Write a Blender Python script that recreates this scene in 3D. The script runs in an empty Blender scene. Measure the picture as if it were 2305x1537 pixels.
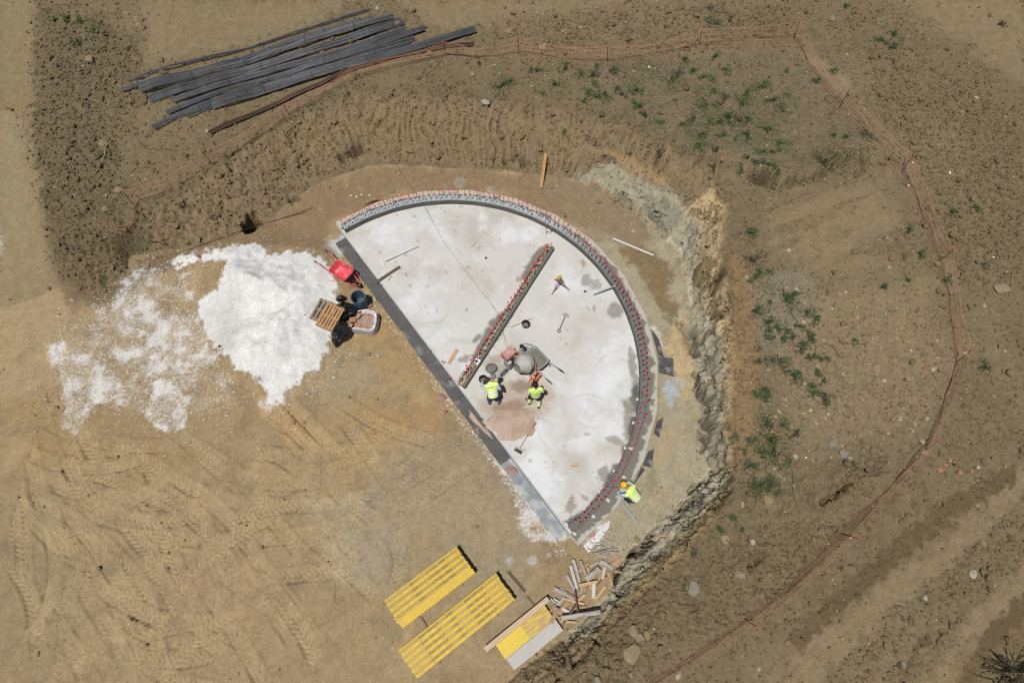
import bpy, math, random
import numpy as np
from mathutils import Vector, Matrix, Quaternion

C = bpy.context.scene.collection
scn = bpy.context.scene
R = math.radians
rnd = random.Random(7)
rng = np.random.default_rng(11)

# ------------------------------------------------------------------ camera, sky, sun, exposure
FPX, TILT, CAMH = 1586.0, R(22), 25.2          # focal length in photo pixels (2305 wide), tilt off straight down, metres up
cam = bpy.data.cameras.new('drone_camera')
cam.sensor_width = 36.0
cam.lens = FPX / 2305.0 * 36.0
cam.clip_start, cam.clip_end = 0.1, 2000.0
camo = bpy.data.objects.new('drone_camera', cam)
C.objects.link(camo)
camo.location = (0, 0, CAMH)
camo.rotation_euler = (TILT, 0, 0)
scn.camera = camo

SUN_EL, SHX, SHY = R(73.5), 0.55, 0.835          # shadows fall towards (+x, +y)
sundir = Vector((-SHX * math.cos(SUN_EL), -SHY * math.cos(SUN_EL), math.sin(SUN_EL))).normalized()
world = bpy.data.worlds.new('World')
scn.world = world
world.use_nodes = True
wn = world.node_tree
sky = wn.nodes.new('ShaderNodeTexSky')
sky.sky_type = 'NISHITA'
sky.sun_disc = False
sky.sun_elevation = SUN_EL
sky.sun_rotation = math.atan2(-SHX, -SHY) % (2 * math.pi)
bg = wn.nodes['Background']
bg.inputs['Strength'].default_value = 0.05
wn.links.new(sky.outputs['Color'], bg.inputs['Color'])
sl = bpy.data.lights.new('sun', 'SUN')
sl.energy = 4.4
sl.angle = R(0.53)
sl.color = (1.0, 0.965, 0.91)
so = bpy.data.objects.new('sun', sl)
C.objects.link(so)
so.rotation_euler = sundir.to_track_quat('Z', 'Y').to_euler()
so.location = (0, 0, 40)
scn.view_settings.view_transform = 'Standard'
scn.view_settings.look = 'None'
scn.view_settings.exposure = 0.0
scn.view_settings.gamma = 1.0
scn.view_settings.use_curve_mapping = False

# ------------------------------------------------------------------ survey helpers: photo pixel -> place on a level, place -> pixel
CT, ST = math.cos(TILT), math.sin(TILT)
def P(px, py, z=0.0):
    a = (px - 1152.5) / FPX; b = (768.5 - py) / FPX
    dx, dy, dz = a, b * CT + ST, b * ST - CT
    t = (z - CAMH) / dz
    return Vector((dx * t, dy * t, z))
def uvmap(x, y, z):
    yc = y * CT + (z - CAMH) * ST; zc = y * ST - (z - CAMH) * CT
    return 1152.5 + FPX * x / zc, 768.5 - FPX * yc / zc
def lin(c):
    c = np.asarray(c, float) / 255.0
    return np.where(c <= 0.04045, c / 12.92, ((c + 0.055) / 1.055) ** 2.4)
KALB = 1 / 1.62                                   # sunlit level surface: picture value = albedo * 1.62
def S(r, g, b):
    return tuple(float(v) * KALB for v in lin((r, g, b)))

# ------------------------------------------------------------------ noise
_prm = np.random.default_rng(3).permutation(4096).astype(np.int32)
_ang = np.random.default_rng(4).random(4096).astype(np.float32) * 2 * np.pi
_gx, _gy = np.cos(_ang), np.sin(_ang)
def perlin(x, y, seed=0):
    x = x.astype(np.float32) + seed * 17.13; y = y.astype(np.float32) + seed * 31.7
    xi = np.floor(x).astype(np.int32); yi = np.floor(y).astype(np.int32)
    fx = x - xi; fy = y - yi
    u = fx * fx * fx * (fx * (fx * 6 - 15) + 10); v = fy * fy * fy * (fy * (fy * 6 - 15) + 10)
    def g(ix, iy, dx, dy):
        h = _prm[(_prm[ix & 4095] + iy) & 4095]
        return _gx[h] * dx + _gy[h] * dy
    a = g(xi, yi, fx, fy); b = g(xi + 1, yi, fx - 1, fy)
    c = g(xi, yi + 1, fx, fy - 1); d = g(xi + 1, yi + 1, fx - 1, fy - 1)
    return ((a + (b - a) * u) * (1 - v) + (c + (d - c) * u) * v) * 1.45
def fbm(x, y, f, o, seed=0, gain=0.5):
    s = np.zeros_like(x, dtype=np.float32); a = 1.0; t = 0
    for k in range(o):
        s += a * perlin(x * f, y * f, seed + k); t += a
        a *= gain; f *= 2.03
    return s / t * 1.3
def sst(a, b, x):
    t = np.clip((x - a) / (b - a), 0, 1)
    return t * t * (3 - 2 * t)

# ------------------------------------------------------------------ polylines on arrays
def catmull(pts, n=6):
    p = [np.array(q, float) for q in pts]
    p = [2 * p[0] - p[1]] + p + [2 * p[-1] - p[-2]]
    out = []
    for i in range(1, len(p) - 2):
        for k in range(n):
            t = k / n
            out.append(0.5 * (2 * p[i] + (p[i + 1] - p[i - 1]) * t + (2 * p[i - 1] - 5 * p[i] + 4 * p[i + 1] - p[i + 2]) * t * t
                              + (3 * p[i] - p[i - 1] - 3 * p[i + 1] + p[i + 2]) * t ** 3))
    out.append(p[-2])
    return np.array(out)
def polydist(X, Y, pts, attr=None, signed=False):
    """distance to polyline; with the interpolated attribute / signed side (+ = left of travel) and arc length"""
    best = np.full(X.shape, 1e9, np.float32); av = np.zeros(X.shape, np.float32); sd = np.zeros(X.shape, np.float32)
    al = np.zeros(X.shape, np.float32); s0 = 0.0
    for i in range(len(pts) - 1):
        ax, ay = pts[i][0], pts[i][1]; bx, by = pts[i + 1][0], pts[i + 1][1]
        ex, ey = bx - ax, by - ay; L2 = ex * ex + ey * ey + 1e-12; L = math.sqrt(L2)
        t = np.clip(((X - ax) * ex + (Y - ay) * ey) / L2, 0, 1)
        dx = X - (ax + ex * t); dy = Y - (ay + ey * t)
        d = dx * dx + dy * dy
        m = d < best
        best = np.where(m, d, best)
        if attr is not None: av = np.where(m, attr[i] + (attr[i + 1] - attr[i]) * t, av)
        if signed:
            sd = np.where(m, np.sign(ex * (Y - ay) - ey * (X - ax)), sd); al = np.where(m, s0 + t * L, al)
        s0 += L
    best = np.sqrt(best)
    return best, av, sd, al
def inside(X, Y, pts):
    r = np.zeros(X.shape, bool); n = len(pts); j = n - 1
    for i in range(n):
        xi, yi = pts[i][0], pts[i][1]; xj, yj = pts[j][0], pts[j][1]
        if yi != yj:
            r ^= ((yi > Y) != (yj > Y)) & (X < (xj - xi) * (Y - yi) / (yj - yi) + xi)
        j = i
    return r
def polymask(U, V, pts, soft=8.0, warp=None):
    """0..1 mask of a polygon in survey pixels with a soft, optionally ragged edge"""
    pts = [tuple(p) for p in pts]
    xs = [p[0] for p in pts]; ys = [p[1] for p in pts]
    mg = soft + 40
    sel = (U > min(xs) - mg) & (U < max(xs) + mg) & (V > min(ys) - mg) & (V < max(ys) + mg)
    out = np.zeros(U.shape, np.float32)
    if not sel.any(): return out
    u, v = U[sel], V[sel]
    d = polydist(u, v, pts + [pts[0]])[0]
    d = np.where(inside(u, v, pts), d, -d)
    if warp is not None: d = d + warp[sel]
    out[sel] = sst(-soft, soft, d)
    return out
def linemask(U, V, pts, w, soft=None, warp=None):
    soft = soft or w * 0.6
    xs = [p[0] for p in pts]; ys = [p[1] for p in pts]; mg = w + soft + 30
    sel = (U > min(xs) - mg) & (U < max(xs) + mg) & (V > min(ys) - mg) & (V < max(ys) + mg)
    out = np.zeros(U.shape, np.float32)
    if not sel.any(): return out
    d = polydist(U[sel], V[sel], pts)[0]
    if warp is not None: d = d + warp[sel]
    out[sel] = 1 - sst(w - soft, w + soft, d)
    return out

# ------------------------------------------------------------------ materials
def newmat(name):
    m = bpy.data.materials.new(name); m.use_nodes = True
    nt = m.node_tree; b = nt.nodes['Principled BSDF']
    return m, nt, b
def mat(name, col, rough=0.7, metal=0.0, var=0.15, scale=6.0, bump=0.0, bscale=40.0, stretch=(1, 1, 1), col2=None, c2scale=3.0, c2thr=0.55, objvar=0.0, spec=0.3):
    m, nt, b = newmat(name)
    N, L = nt.nodes, nt.links
    tc = N.new('ShaderNodeTexCoord'); mp = N.new('ShaderNodeMapping')
    mp.inputs['Scale'].default_value = stretch
    L.new(tc.outputs['Object'], mp.inputs['Vector'])
    nz = N.new('ShaderNodeTexNoise'); nz.inputs['Scale'].default_value = scale; nz.inputs['Detail'].default_value = 6
    L.new(mp.outputs['Vector'], nz.inputs['Vector'])
    hv = N.new('ShaderNodeHueSaturation'); hv.inputs['Color'].default_value = (*col, 1)
    mr = N.new('ShaderNodeMapRange'); mr.inputs['From Min'].default_value = 0.25; mr.inputs['From Max'].default_value = 0.75
    mr.inputs['To Min'].default_value = 1 - var; mr.inputs['To Max'].default_value = 1 + var
    L.new(nz.outputs['Fac'], mr.inputs['Value'])
    val = mr.outputs['Result']
    if objvar:
        oi = N.new('ShaderNodeObjectInfo'); m2 = N.new('ShaderNodeMapRange')
        m2.inputs['To Min'].default_value = 1 - objvar; m2.inputs['To Max'].default_value = 1 + objvar
        L.new(oi.outputs['Random'], m2.inputs['Value'])
        mu = N.new('ShaderNodeMath'); mu.operation = 'MULTIPLY'
        L.new(val, mu.inputs[0]); L.new(m2.outputs['Result'], mu.inputs[1]); val = mu.outputs[0]
    L.new(val, hv.inputs['Value'])
    colout = hv.outputs['Color']
    if col2 is not None:
        n2 = N.new('ShaderNodeTexNoise'); n2.inputs['Scale'].default_value = c2scale; n2.inputs['Detail'].default_value = 8
        L.new(mp.outputs['Vector'], n2.inputs['Vector'])
        rp = N.new('ShaderNodeMapRange'); rp.inputs['From Min'].default_value = c2thr - 0.06; rp.inputs['From Max'].default_value = c2thr + 0.06
        L.new(n2.outputs['Fac'], rp.inputs['Value'])
        mx = N.new('ShaderNodeMix'); mx.data_type = 'RGBA'
        L.new(rp.outputs['Result'], mx.inputs['Factor']); L.new(colout, mx.inputs[6]); mx.inputs[7].default_value = (*col2, 1)
        colout = mx.outputs[2]
    L.new(colout, b.inputs['Base Color'])
    b.inputs['Roughness'].default_value = rough; b.inputs['Metallic'].default_value = metal
    b.inputs['Specular IOR Level'].default_value = spec
    if bump:
        n3 = N.new('ShaderNodeTexNoise'); n3.inputs['Scale'].default_value = bscale; n3.inputs['Detail'].default_value = 4
        L.new(mp.outputs['Vector'], n3.inputs['Vector'])
        bp = N.new('ShaderNodeBump'); bp.inputs['Strength'].default_value = bump; bp.inputs['Distance'].default_value = 0.02
        L.new(n3.outputs['Fac'], bp.inputs['Height']); L.new(bp.outputs['Normal'], b.inputs['Normal'])
    return m
def vcmat(name, rough=0.95, var=0.16, scale=22.0, bump=0.6, bscale=30.0, dist=0.03, spec=0.2, rugged=False):
    """material whose base colour is the mesh's own 'tint' attribute plus fine grain"""
    m, nt, b = newmat(name)
    N, L = nt.nodes, nt.links
    at = N.new('ShaderNodeAttribute'); at.attribute_name = 'tint'
    tc = N.new('ShaderNodeTexCoord')
    nz = N.new('ShaderNodeTexNoise'); nz.inputs['Scale'].default_value = scale; nz.inputs['Detail'].default_value = 8; nz.inputs['Roughness'].default_value = 0.7
    L.new(tc.outputs['Object'], nz.inputs['Vector'])
    mr = N.new('ShaderNodeMapRange'); mr.inputs['From Min'].default_value = 0.25; mr.inputs['From Max'].default_value = 0.75
    mr.inputs['To Min'].default_value = 1 - var; mr.inputs['To Max'].default_value = 1 + var
    L.new(nz.outputs['Fac'], mr.inputs['Value'])
    hv = N.new('ShaderNodeHueSaturation'); L.new(at.outputs['Color'], hv.inputs['Color']); L.new(mr.outputs['Result'], hv.inputs['Value'])
    L.new(hv.outputs['Color'], b.inputs['Base Color'])
    b.inputs['Roughness'].default_value = rough; b.inputs['Specular IOR Level'].default_value = spec
    if bump:
        n3 = N.new('ShaderNodeTexNoise'); n3.inputs['Scale'].default_value = bscale; n3.inputs['Detail'].default_value = 6
        L.new(tc.outputs['Object'], n3.inputs['Vector'])
        bp = N.new('ShaderNodeBump'); bp.inputs['Strength'].default_value = bump; bp.inputs['Distance'].default_value = dist
        L.new(n3.outputs['Fac'], bp.inputs['Height'])
        if rugged:
            ra = N.new('ShaderNodeAttribute'); ra.attribute_name = 'rug'
            wv = N.new('ShaderNodeVectorMath'); wv.operation = 'MULTIPLY_ADD'; wv.inputs[1].default_value = (.12, .12, .12)
            wq = N.new('ShaderNodeTexNoise'); wq.inputs['Scale'].default_value = 5; L.new(tc.outputs['Object'], wq.inputs['Vector'])
            L.new(wq.outputs['Color'], wv.inputs[0]); L.new(tc.outputs['Object'], wv.inputs[2])
            prev = bp.outputs['Normal']; L.new(bp.outputs['Normal'], b.inputs['Normal'])
            for sc_v, ds in ((4.5, .16), (10.0, .075)):
                vo = N.new('ShaderNodeTexVoronoi'); vo.feature = 'F1'; vo.inputs['Scale'].default_value = sc_v; L.new(wv.outputs[0], vo.inputs['Vector'])
                ng = N.new('ShaderNodeMath'); ng.operation = 'MULTIPLY'; L.new(vo.outputs['Color'], ng.inputs[0]); L.new(ra.outputs['Fac'], ng.inputs[1])
                b2 = N.new('ShaderNodeBump'); b2.inputs['Strength'].default_value = 0.8; b2.inputs['Distance'].default_value = ds
                L.new(ng.outputs[0], b2.inputs['Height']); L.new(prev, b2.inputs['Normal']); prev = b2.outputs['Normal']
            L.new(prev, b.inputs['Normal'])
        else: L.new(bp.outputs['Normal'], b.inputs['Normal'])
    return m

# ------------------------------------------------------------------ mesh collecting
class MB:
    def __init__(self): self.v = []; self.f = []; self.T = None
    def add(self, vs, fs):
        o = len(self.v)
        if self.T is not None: vs = [self.T @ Vector(p) for p in vs]
        self.v += [tuple(p) for p in vs]; self.f += [tuple(i + o for i in q) for q in fs]
        return self
    def box(self, c, s, M=None):
        x, y, z = s[0] / 2, s[1] / 2, s[2] / 2
        vs = [Vector((i * x, j * y, k * z)) for k in (-1, 1) for j in (-1, 1) for i in (-1, 1)]
        if M is not None: vs = [M @ p for p in vs]
        c = Vector(c)
        return self.add([p + c for p in vs], [(0, 2, 3, 1), (4, 5, 7, 6), (0, 1, 5, 4), (2, 6, 7, 3), (0, 4, 6, 2), (1, 3, 7, 5)])
    def bar(self, a, b, w, h, up=(0, 0, 1)):
        """rectangular bar from a to b, w across, h along up"""
        a, b = Vector(a), Vector(b); d = (b - a); L = d.length; d.normalize()
        s = d.cross(Vector(up))
        if s.length < 1e-4: s = d.cross(Vector((1, 0, 0)))
        s.normalize(); u = s.cross(d)
        M = Matrix((d, s, u)).transposed()
        return self.box((a + b) / 2, (L, w, h), M)
    def tube(self, pts, r, n=6, side=None, flat=1.0, cap=True):
        pts = [Vector(p) for p in pts]; rs = r if isinstance(r, (list, tuple)) else [r] * len(pts)
        vs = []; fs = []; ps = None
        for i, p in enumerate(pts):
            t = (pts[min(i + 1, len(pts) - 1)] - pts[max(i - 1, 0)]).normalized()
            if side is not None: s = Vector(side)
            elif ps is None: s = Vector((0, 0, 1)) if abs(t.z) < 0.9 else Vector((1, 0, 0))
            else: s = ps
            s = (s - t * s.dot(t)).normalized(); q = t.cross(s); ps = s
            rr = rs[i]; ra, rb = rr if isinstance(rr, (list, tuple)) else (rr, rr * flat)
            for k in range(n):
                a = 2 * math.pi * k / n
                vs.append(p + s * (ra * math.cos(a)) + q * (rb * math.sin(a)))
        for i in range(len(pts) - 1):
            for k in range(n):
                k2 = (k + 1) % n
                fs.append((i * n + k, i * n + k2, (i + 1) * n + k2, (i + 1) * n + k))
        if cap:
            fs.append(tuple(range(n - 1, -1, -1))); o = (len(pts) - 1) * n; fs.append(tuple(o + k for k in range(n)))
        return self.add(vs, fs)
    def lathe(self, prof, n=20, M=None, close=False, sx=1.0, sy=1.0):
        vs = []; fs = []; m = len(prof)
        for (r, z) in prof:
            for k in range(n):
                a = 2 * math.pi * k / n
                vs.append(Vector((r * math.cos(a) * sx, r * math.sin(a) * sy, z)))
        for i in range(m - 1):
            for k in range(n):
                k2 = (k + 1) % n
                fs.append((i * n + k, i * n + k2, (i + 1) * n + k2, (i + 1) * n + k))
        if close:
            fs.append(tuple(range(n - 1, -1, -1))); fs.append(tuple((m - 1) * n + k for k in range(n)))
        if M is not None: vs = [M @ p for p in vs]
        return self.add(vs, fs)
    def rock(self, c, s, seed=0, sub=2, rough=0.22, rz=0.0, flatten=0.15, facet=True):
        r_ = random.Random(seed)
        vs, fs = ICO[sub]
        pl = [(Vector((r_.gauss(0, 1), r_.gauss(0, 1), r_.gauss(0, 1))).normalized(), 0.55 + 0.35 * r_.random()) for _ in range(9)]
        out = []
        for p in vs:
            q = Vector(p); k = 1.0
            for nrm, d in pl:
                dt = q.dot(nrm)
                if facet and dt > d: q = q - nrm * (dt - d) * 0.9
            q = q * (1 + rough * (r_.random() - 0.5) * 0.5)
            out.append(Vector((q.x * s[0], q.y * s[1], max(q.z, -flatten * 3) * s[2])))
        M = Matrix.Rotation(rz, 3, 'Z')
        c = Vector(c)
        return self.add([M @ p + c for p in out], fs)
    def ball(self, c, s, sub=2, M=None):
        vs, fs = ICO[sub]; c = Vector(c)
        s = s if isinstance(s, (tuple, list)) else (s, s, s)
        vv = [Vector((p[0] * s[0], p[1] * s[1], p[2] * s[2])) for p in vs]
        if M is not None: vv = [M @ p for p in vv]
        return self.add([p + c for p in vv], fs)
    def mesh(self, name, off=None, smooth=False, sharp=None):
        me = bpy.data.meshes.new(name)
        vs = self.v if off is None else [(p[0] - off[0], p[1] - off[1], p[2] - off[2]) for p in self.v]
        me.from_pydata(vs, [], self.f); me.validate(); me.update()
        if smooth:
            me.polygons.foreach_set('use_smooth', [True] * len(me.polygons))
            if sharp: me.set_sharp_from_angle(angle=R(sharp))
        return me
def _ico(sub):
    t = (1 + 5 ** 0.5) / 2
    vs = [Vector(p).normalized() for p in [(-1, t, 0), (1, t, 0), (-1, -t, 0), (1, -t, 0), (0, -1, t), (0, 1, t), (0, -1, -t), (0, 1, -t), (t, 0, -1), (t, 0, 1), (-t, 0, -1), (-t, 0, 1)]]
    fs = [(0, 11, 5), (0, 5, 1), (0, 1, 7), (0, 7, 10), (0, 10, 11), (1, 5, 9), (5, 11, 4), (11, 10, 2), (10, 7, 6), (7, 1, 8), (3, 9, 4), (3, 4, 2), (3, 2, 6), (3, 6, 8), (3, 8, 9), (4, 9, 5), (2, 4, 11), (6, 2, 10), (8, 6, 7), (9, 8, 1)]
    for _ in range(sub):
        cache = {}; nf = []
        def mid(a, b):
            k = (min(a, b), max(a, b))
            if k not in cache:
                cache[k] = len(vs); vs.append(((vs[a] + vs[b]) / 2).normalized())
            return cache[k]
        for a, b, c in fs:
            x, y, z = mid(a, b), mid(b, c), mid(c, a)
            nf += [(a, x, z), (b, y, x), (c, z, y), (x, y, z)]
        fs = nf
    return [tuple(v) for v in vs], fs
ICO = {k: _ico(k) for k in range(3)}

def link(name, me, m=None, parent=None, loc=None, rz=None, kind=None):
    o = bpy.data.objects.new(name, me); C.objects.link(o)
    if m is not None:
        for mm in (m if isinstance(m, (list, tuple)) else [m]): me.materials.append(mm)
    if parent is not None: o.parent = parent
    if loc is not None: o.location = loc
    if rz is not None: o.rotation_euler = (0, 0, rz)
    if kind: o['kind'] = kind
    return o
def tag(o, label, cat, group=None):
    o['label'] = label; o['category'] = cat; o['kind'] = 'thing'
    if group: o['group'] = group
    return o
def empty(name, loc, rz=0.0, label=None, cat=None, group=None):
    o = bpy.data.objects.new(name, None); C.objects.link(o)
    o.empty_display_size = 0.2
    o.location = loc; o.rotation_euler = (0, 0, rz)
    if label: tag(o, label, cat, group)
    return o
def part(name, mb, m, parent, world=False, root=None, smooth=False, sharp=None, kind=None):
    """one mesh under its thing; world=True when mb holds world coordinates (root has no rotation then)"""
    off = (root or parent).location if world else None
    return link(name, mb.mesh(name, off, smooth, sharp), m, parent, kind=kind)
def single(name, mb, m, label, cat, group=None, smooth=False, sharp=None, loc=None, rz=0.0):
    """a thing that is one mesh; world coordinates unless loc is given"""
    if loc is None:
        n = len(mb.v); c = (sum(p[0] for p in mb.v) / n, sum(p[1] for p in mb.v) / n, min(p[2] for p in mb.v))
        o = link(name, mb.mesh(name, c, smooth, sharp), m, None, c)
    else:
        o = link(name, mb.mesh(name, None, smooth, sharp), m, None, loc, rz)
    return tag(o, label, cat, group)
def copy_tree(o, parent=None):
    c = o.copy(); C.objects.link(c)
    if parent is not None: c.parent = parent
    for ch in list(o.children): copy_tree(ch, c)
    return c
def worley(x, y, seed=0):
    x = x.astype(np.float32) + 3.7 * seed; y = y.astype(np.float32) + 9.1 * seed
    xi = np.floor(x).astype(np.int32); yi = np.floor(y).astype(np.int32)
    f1 = np.full(x.shape, 9., np.float32); f2 = f1.copy(); cr = np.zeros_like(f1)
    for dx in (-1, 0, 1):
        for dy in (-1, 0, 1):
            h = _prm[(_prm[(xi + dx + seed) & 4095] + yi + dy) & 4095]
            px = xi + dx + 0.5 + 0.46 * _gx[h]; py = yi + dy + 0.5 + 0.46 * _gy[h]
            d = (px - x) ** 2 + (py - y) ** 2
            c = d < f1
            f2 = np.where(c, f1, np.minimum(f2, d)); cr = np.where(c, (h % 997) / 997.0, cr); f1 = np.where(c, d, f1)
    return np.sqrt(f1), np.sqrt(f2), cr.astype(np.float32)
def on(mask, fn):
    o = np.zeros(mask.shape, np.float32); s = (mask > 0.02) & near
    if s.any(): o[s] = fn(X[s], Y[s]) * mask[s]
    return o
# ------------------------------------------------------------------ slab survey
ZS = 0.12                                          # slab surface above the excavated floor
eL, eR = P(755, 500, ZS), P(1303, 1226, ZS)
SC = (eL + eR) / 2                                 # centre of the half disc
RO = (eR - eL).length / 2                          # outer radius of the footing
CH = (eL - eR).normalized()                        # along the straight edge, towards its upper left end
PE = Vector((CH.y, -CH.x, 0))                      # from the straight edge into the slab
if PE.x < 0: PE = -PE
_rp = [(770, 522), (830, 497), (900, 475), (1000, 464), (1080, 467), (1150, 483), (1215, 510), (1290, 560), (1340, 612), (1380, 665), (1410, 720), (1435, 790), (1445, 860), (1442, 930), (1425, 1000), (1395, 1050), (1350, 1110), (1290, 1165)]
RI = sum((P(x, y, ZS) - SC).length for x, y in _rp) / len(_rp)
def polar(r, phi, z=ZS):
    """phi from the lower right end (0) round the arc to the upper left end (pi)"""
    d = -CH * math.cos(phi) + PE * math.sin(phi)
    return Vector((SC.x + d.x * r, SC.y + d.y * r, z))

# ------------------------------------------------------------------ the ground: one sheet, shaped from the survey
def axis(spans, far, g=1.35):
    a = [spans[0][0]]
    for (x0, x1, s) in spans:
        n = max(1, int(round((x1 - x0) / s)))
        a += list(np.linspace(x0, x1, n + 1)[1:])
    lo, hi = [], []; st = 0.3; x = a[0]
    while x > -far: x -= st; st *= g; lo.append(x)
    st = 0.3; x = a[-1]
    while x < far: x += st; st *= g; hi.append(x)
    return np.array(lo[::-1] + a + hi, np.float32)
GX = axis([(-25.5, -18, 0.07), (-18, 1, 0.04), (1, 25.5, 0.05)], 700)
GY = axis([(-3.2, 10, 0.04), (10, 28.5, 0.055)], 700)
X, Y = np.meshgrid(GX, GY)
X = X.astype(np.float32); Y = Y.astype(np.float32)
SHP = X.shape
W2 = lambda pts: [tuple(P(p[0], p[1], p[2] if len(p) > 2 else 0.0))[:2] for p in pts]

TOE = [(-900, 690), (20, 690), (130, 650), (230, 660), (285, 610), (300, 575), (420, 558), (540, 535), (600, 500), (650, 455), (720, 412), (830, 372), (900, 372), (1000, 378), (1130, 385), (1250, 398), (1340, 410), (1420, 460), (1490, 515), (1535, 575), (1558, 650), (1552, 740), (1570, 800), (1572, 870), (1588, 950), (1592, 1010), (1598, 1060), (1555, 1110), (1490, 1170), (1425, 1235), (1390, 1300), (1350, 1365), (1290, 1420), (1225, 1470), (1170, 1510), (1100, 1580), (900, 1800), (400, 2300), (-2500, 2300), (-2500, 700)]
CREST = [(-900, 250, 1.5), (40, 250, 1.5), (90, 400, 1.3), (150, 560, 0.9), (270, 540, 0.9), (310, 490, 1.2), (420, 420, 1.5), (480, 378, 1.6), (640, 270, 1.45), (790, 205, 1.65), (1000, 218, 1.65), (1150, 228, 1.65), (1300, 250, 1.65), (1430, 290, 1.75), (1540, 345, 1.75), (1620, 390, 1.5), (1640, 450, 1.5), (1612, 540, 1.5), (1640, 620, 1.5), (1655, 700, 1.5), (1650, 760, 1.5), (1642, 840, 1.5), (1636, 950, 1.5), (1660, 1040, 1.5), (1655, 1100, 1.5), (1600, 1180, 1.5), (1530, 1260, 1.25), (1450, 1340, 1.25), (1390, 1405, 1.25), (1330, 1455, 1.25), (1290, 1500, 1.25), (1240, 1580, 1.2), (1100, 1750, 1.0), (800, 2300, 0.8), (-2500, 2600, 0.4)]
toe = W2(TOE); cre = W2(CREST); crz = [p[2] for p in CREST]
wob = fbm(X, Y, 0.45, 3, 1) * 0.30
dt = polydist(X + wob, Y + wob * 0.7, toe + [toe[0]])[0]
infl = inside(X + wob, Y + wob * 0.7, toe)
dc, zc, sc_, _ = polydist(X, Y, cre, crz, signed=True)
above = sc_ > 0                                     # left of travel = outside of the pit
t = np.where(above, 1.0, np.where(infl, 0.0, dt / (dt + dc + 1e-6)))
prof = np.where(t < 1, 0.78 * t + 0.22 * sst(0, 1, t), 1.0)
rise = np.where(above, 1.1 * (1 - np.exp(-dc / 14)), 0)
Z = zc * prof + rise
del wob
slope_m = (sst(0.02, 0.12, t) * (1 - sst(0.9, 1.0, t)) * sst(-15.2, -14.4, X + 0.08 * (Y - 16))).astype(np.float32)
out_m = np.where(above, 1.0, 0.0).astype(np.float32)
Z += out_m * (1 - np.exp(-dc / 2)) * fbm(X, Y, 0.16, 3, 5) * 0.28
U, V = uvmap(X, Y, Z)
U = U.astype(np.float32); V = V.astype(np.float32)
wr1 = fbm(X, Y, 0.9, 4, 20) * 26                    # ragged edges, in survey pixels
wr2 = fbm(X, Y, 3.2, 4, 30) * 12
near = (np.abs(X) < 26) & (Y > -4) & (Y < 29)

# --- left spoil mound beside the haul road
mound = polymask(U, V, [(88, 70), (200, 40), (300, 110), (290, 240), (250, 330), (260, 430), (290, 540), (150, 570), (100, 480), (80, 330)], 45, wr1 * 1.6)
Z += mound * (0.30 + 0.14 * fbm(X, Y, 0.8, 3, 8))
# --- gravel heap
n_p = fbm(X, Y, 0.9, 3, 9)
hp = polydist(U, V, [(560, 640), (660, 680), (640, 760), (600, 800)])[0]
pile = np.clip(1 - hp / 150.0, 0, 1)
Z += np.where(infl, 1.0 * (pile ** 1.15) * (1 + .30 * n_p), 0)
hp2 = polymask(U, V, [(470, 700), (530, 690), (560, 740), (530, 800), (480, 780)], 30, wr1)
Z -= hp2 * 0.12
# --- clearance round the slab
rr = np.hypot(X - SC.x, Y - SC.y)
pe = (X - SC.x) * PE.x + (Y - SC.y) * PE.y
ca = (X - SC.x) * CH.x + (Y - SC.y) * CH.y
flat = (1 - sst(RO + 0.05, RO + 0.7, rr)) * sst(-1.1, -0.6, pe)
Z = Z * (1 - flat) + flat * -0.04

# --- ledges (bank on the upper side stands higher) and cracks
def ledge(pts, zl, h, wd, decay):
    global Z
    pl = catmull(W2([(a, b, zl) for a, b in pts]), 4)
    x0, x1 = pl[:, 0].min() - 5, pl[:, 0].max() + 5; y0, y1 = pl[:, 1].min() - 5, pl[:, 1].max() + 5
    sel = (X > x0) & (X < x1) & (Y > y0) & (Y < y1)
    xx = X[sel] + fbm(X[sel], Y[sel], 1.8, 5, 40, .65) * 0.26; yy = Y[sel] + fbm(X[sel], Y[sel], 1.8, 5, 44, .65) * 0.30
    d, _, s, _ = polydist(xx, yy, pl, signed=True)
    e0 = np.hypot(xx - pl[0][0], yy - pl[0][1]); e1 = np.hypot(xx - pl[-1][0], yy - pl[-1][1])
    fade = sst(0.0, 0.9, np.minimum(e0, e1))
    sd = d * s
    Z[sel] += h * fade * sst(-wd, wd, sd) * np.exp(-np.maximum(sd, 0) / decay)
    Z[sel] -= 0.35 * h * fade * np.exp(-((sd + wd) / (wd * 1.4)) ** 2)
ledge([(1680, 362), (1740, 382), (1800, 392), (1850, 378), (1885, 352), (1960, 348)], 2.4, 0.66, 0.05, 1.4)
ledge([(1872, 1125), (1898, 1100), (1908, 1072), (1935, 1057), (1990, 1046), (2036, 1024)], 2.6, 0.60, 0.05, 0.9)
ledge([(1330, 408), (1400, 440), (1450, 470), (1500, 505), (1530, 530)], 0.7, 0.16, 0.05, 0.8)
ledge([(270, 300), (360, 330), (430, 320)], 1.9, -0.12, 0.1, 0.8)
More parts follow.
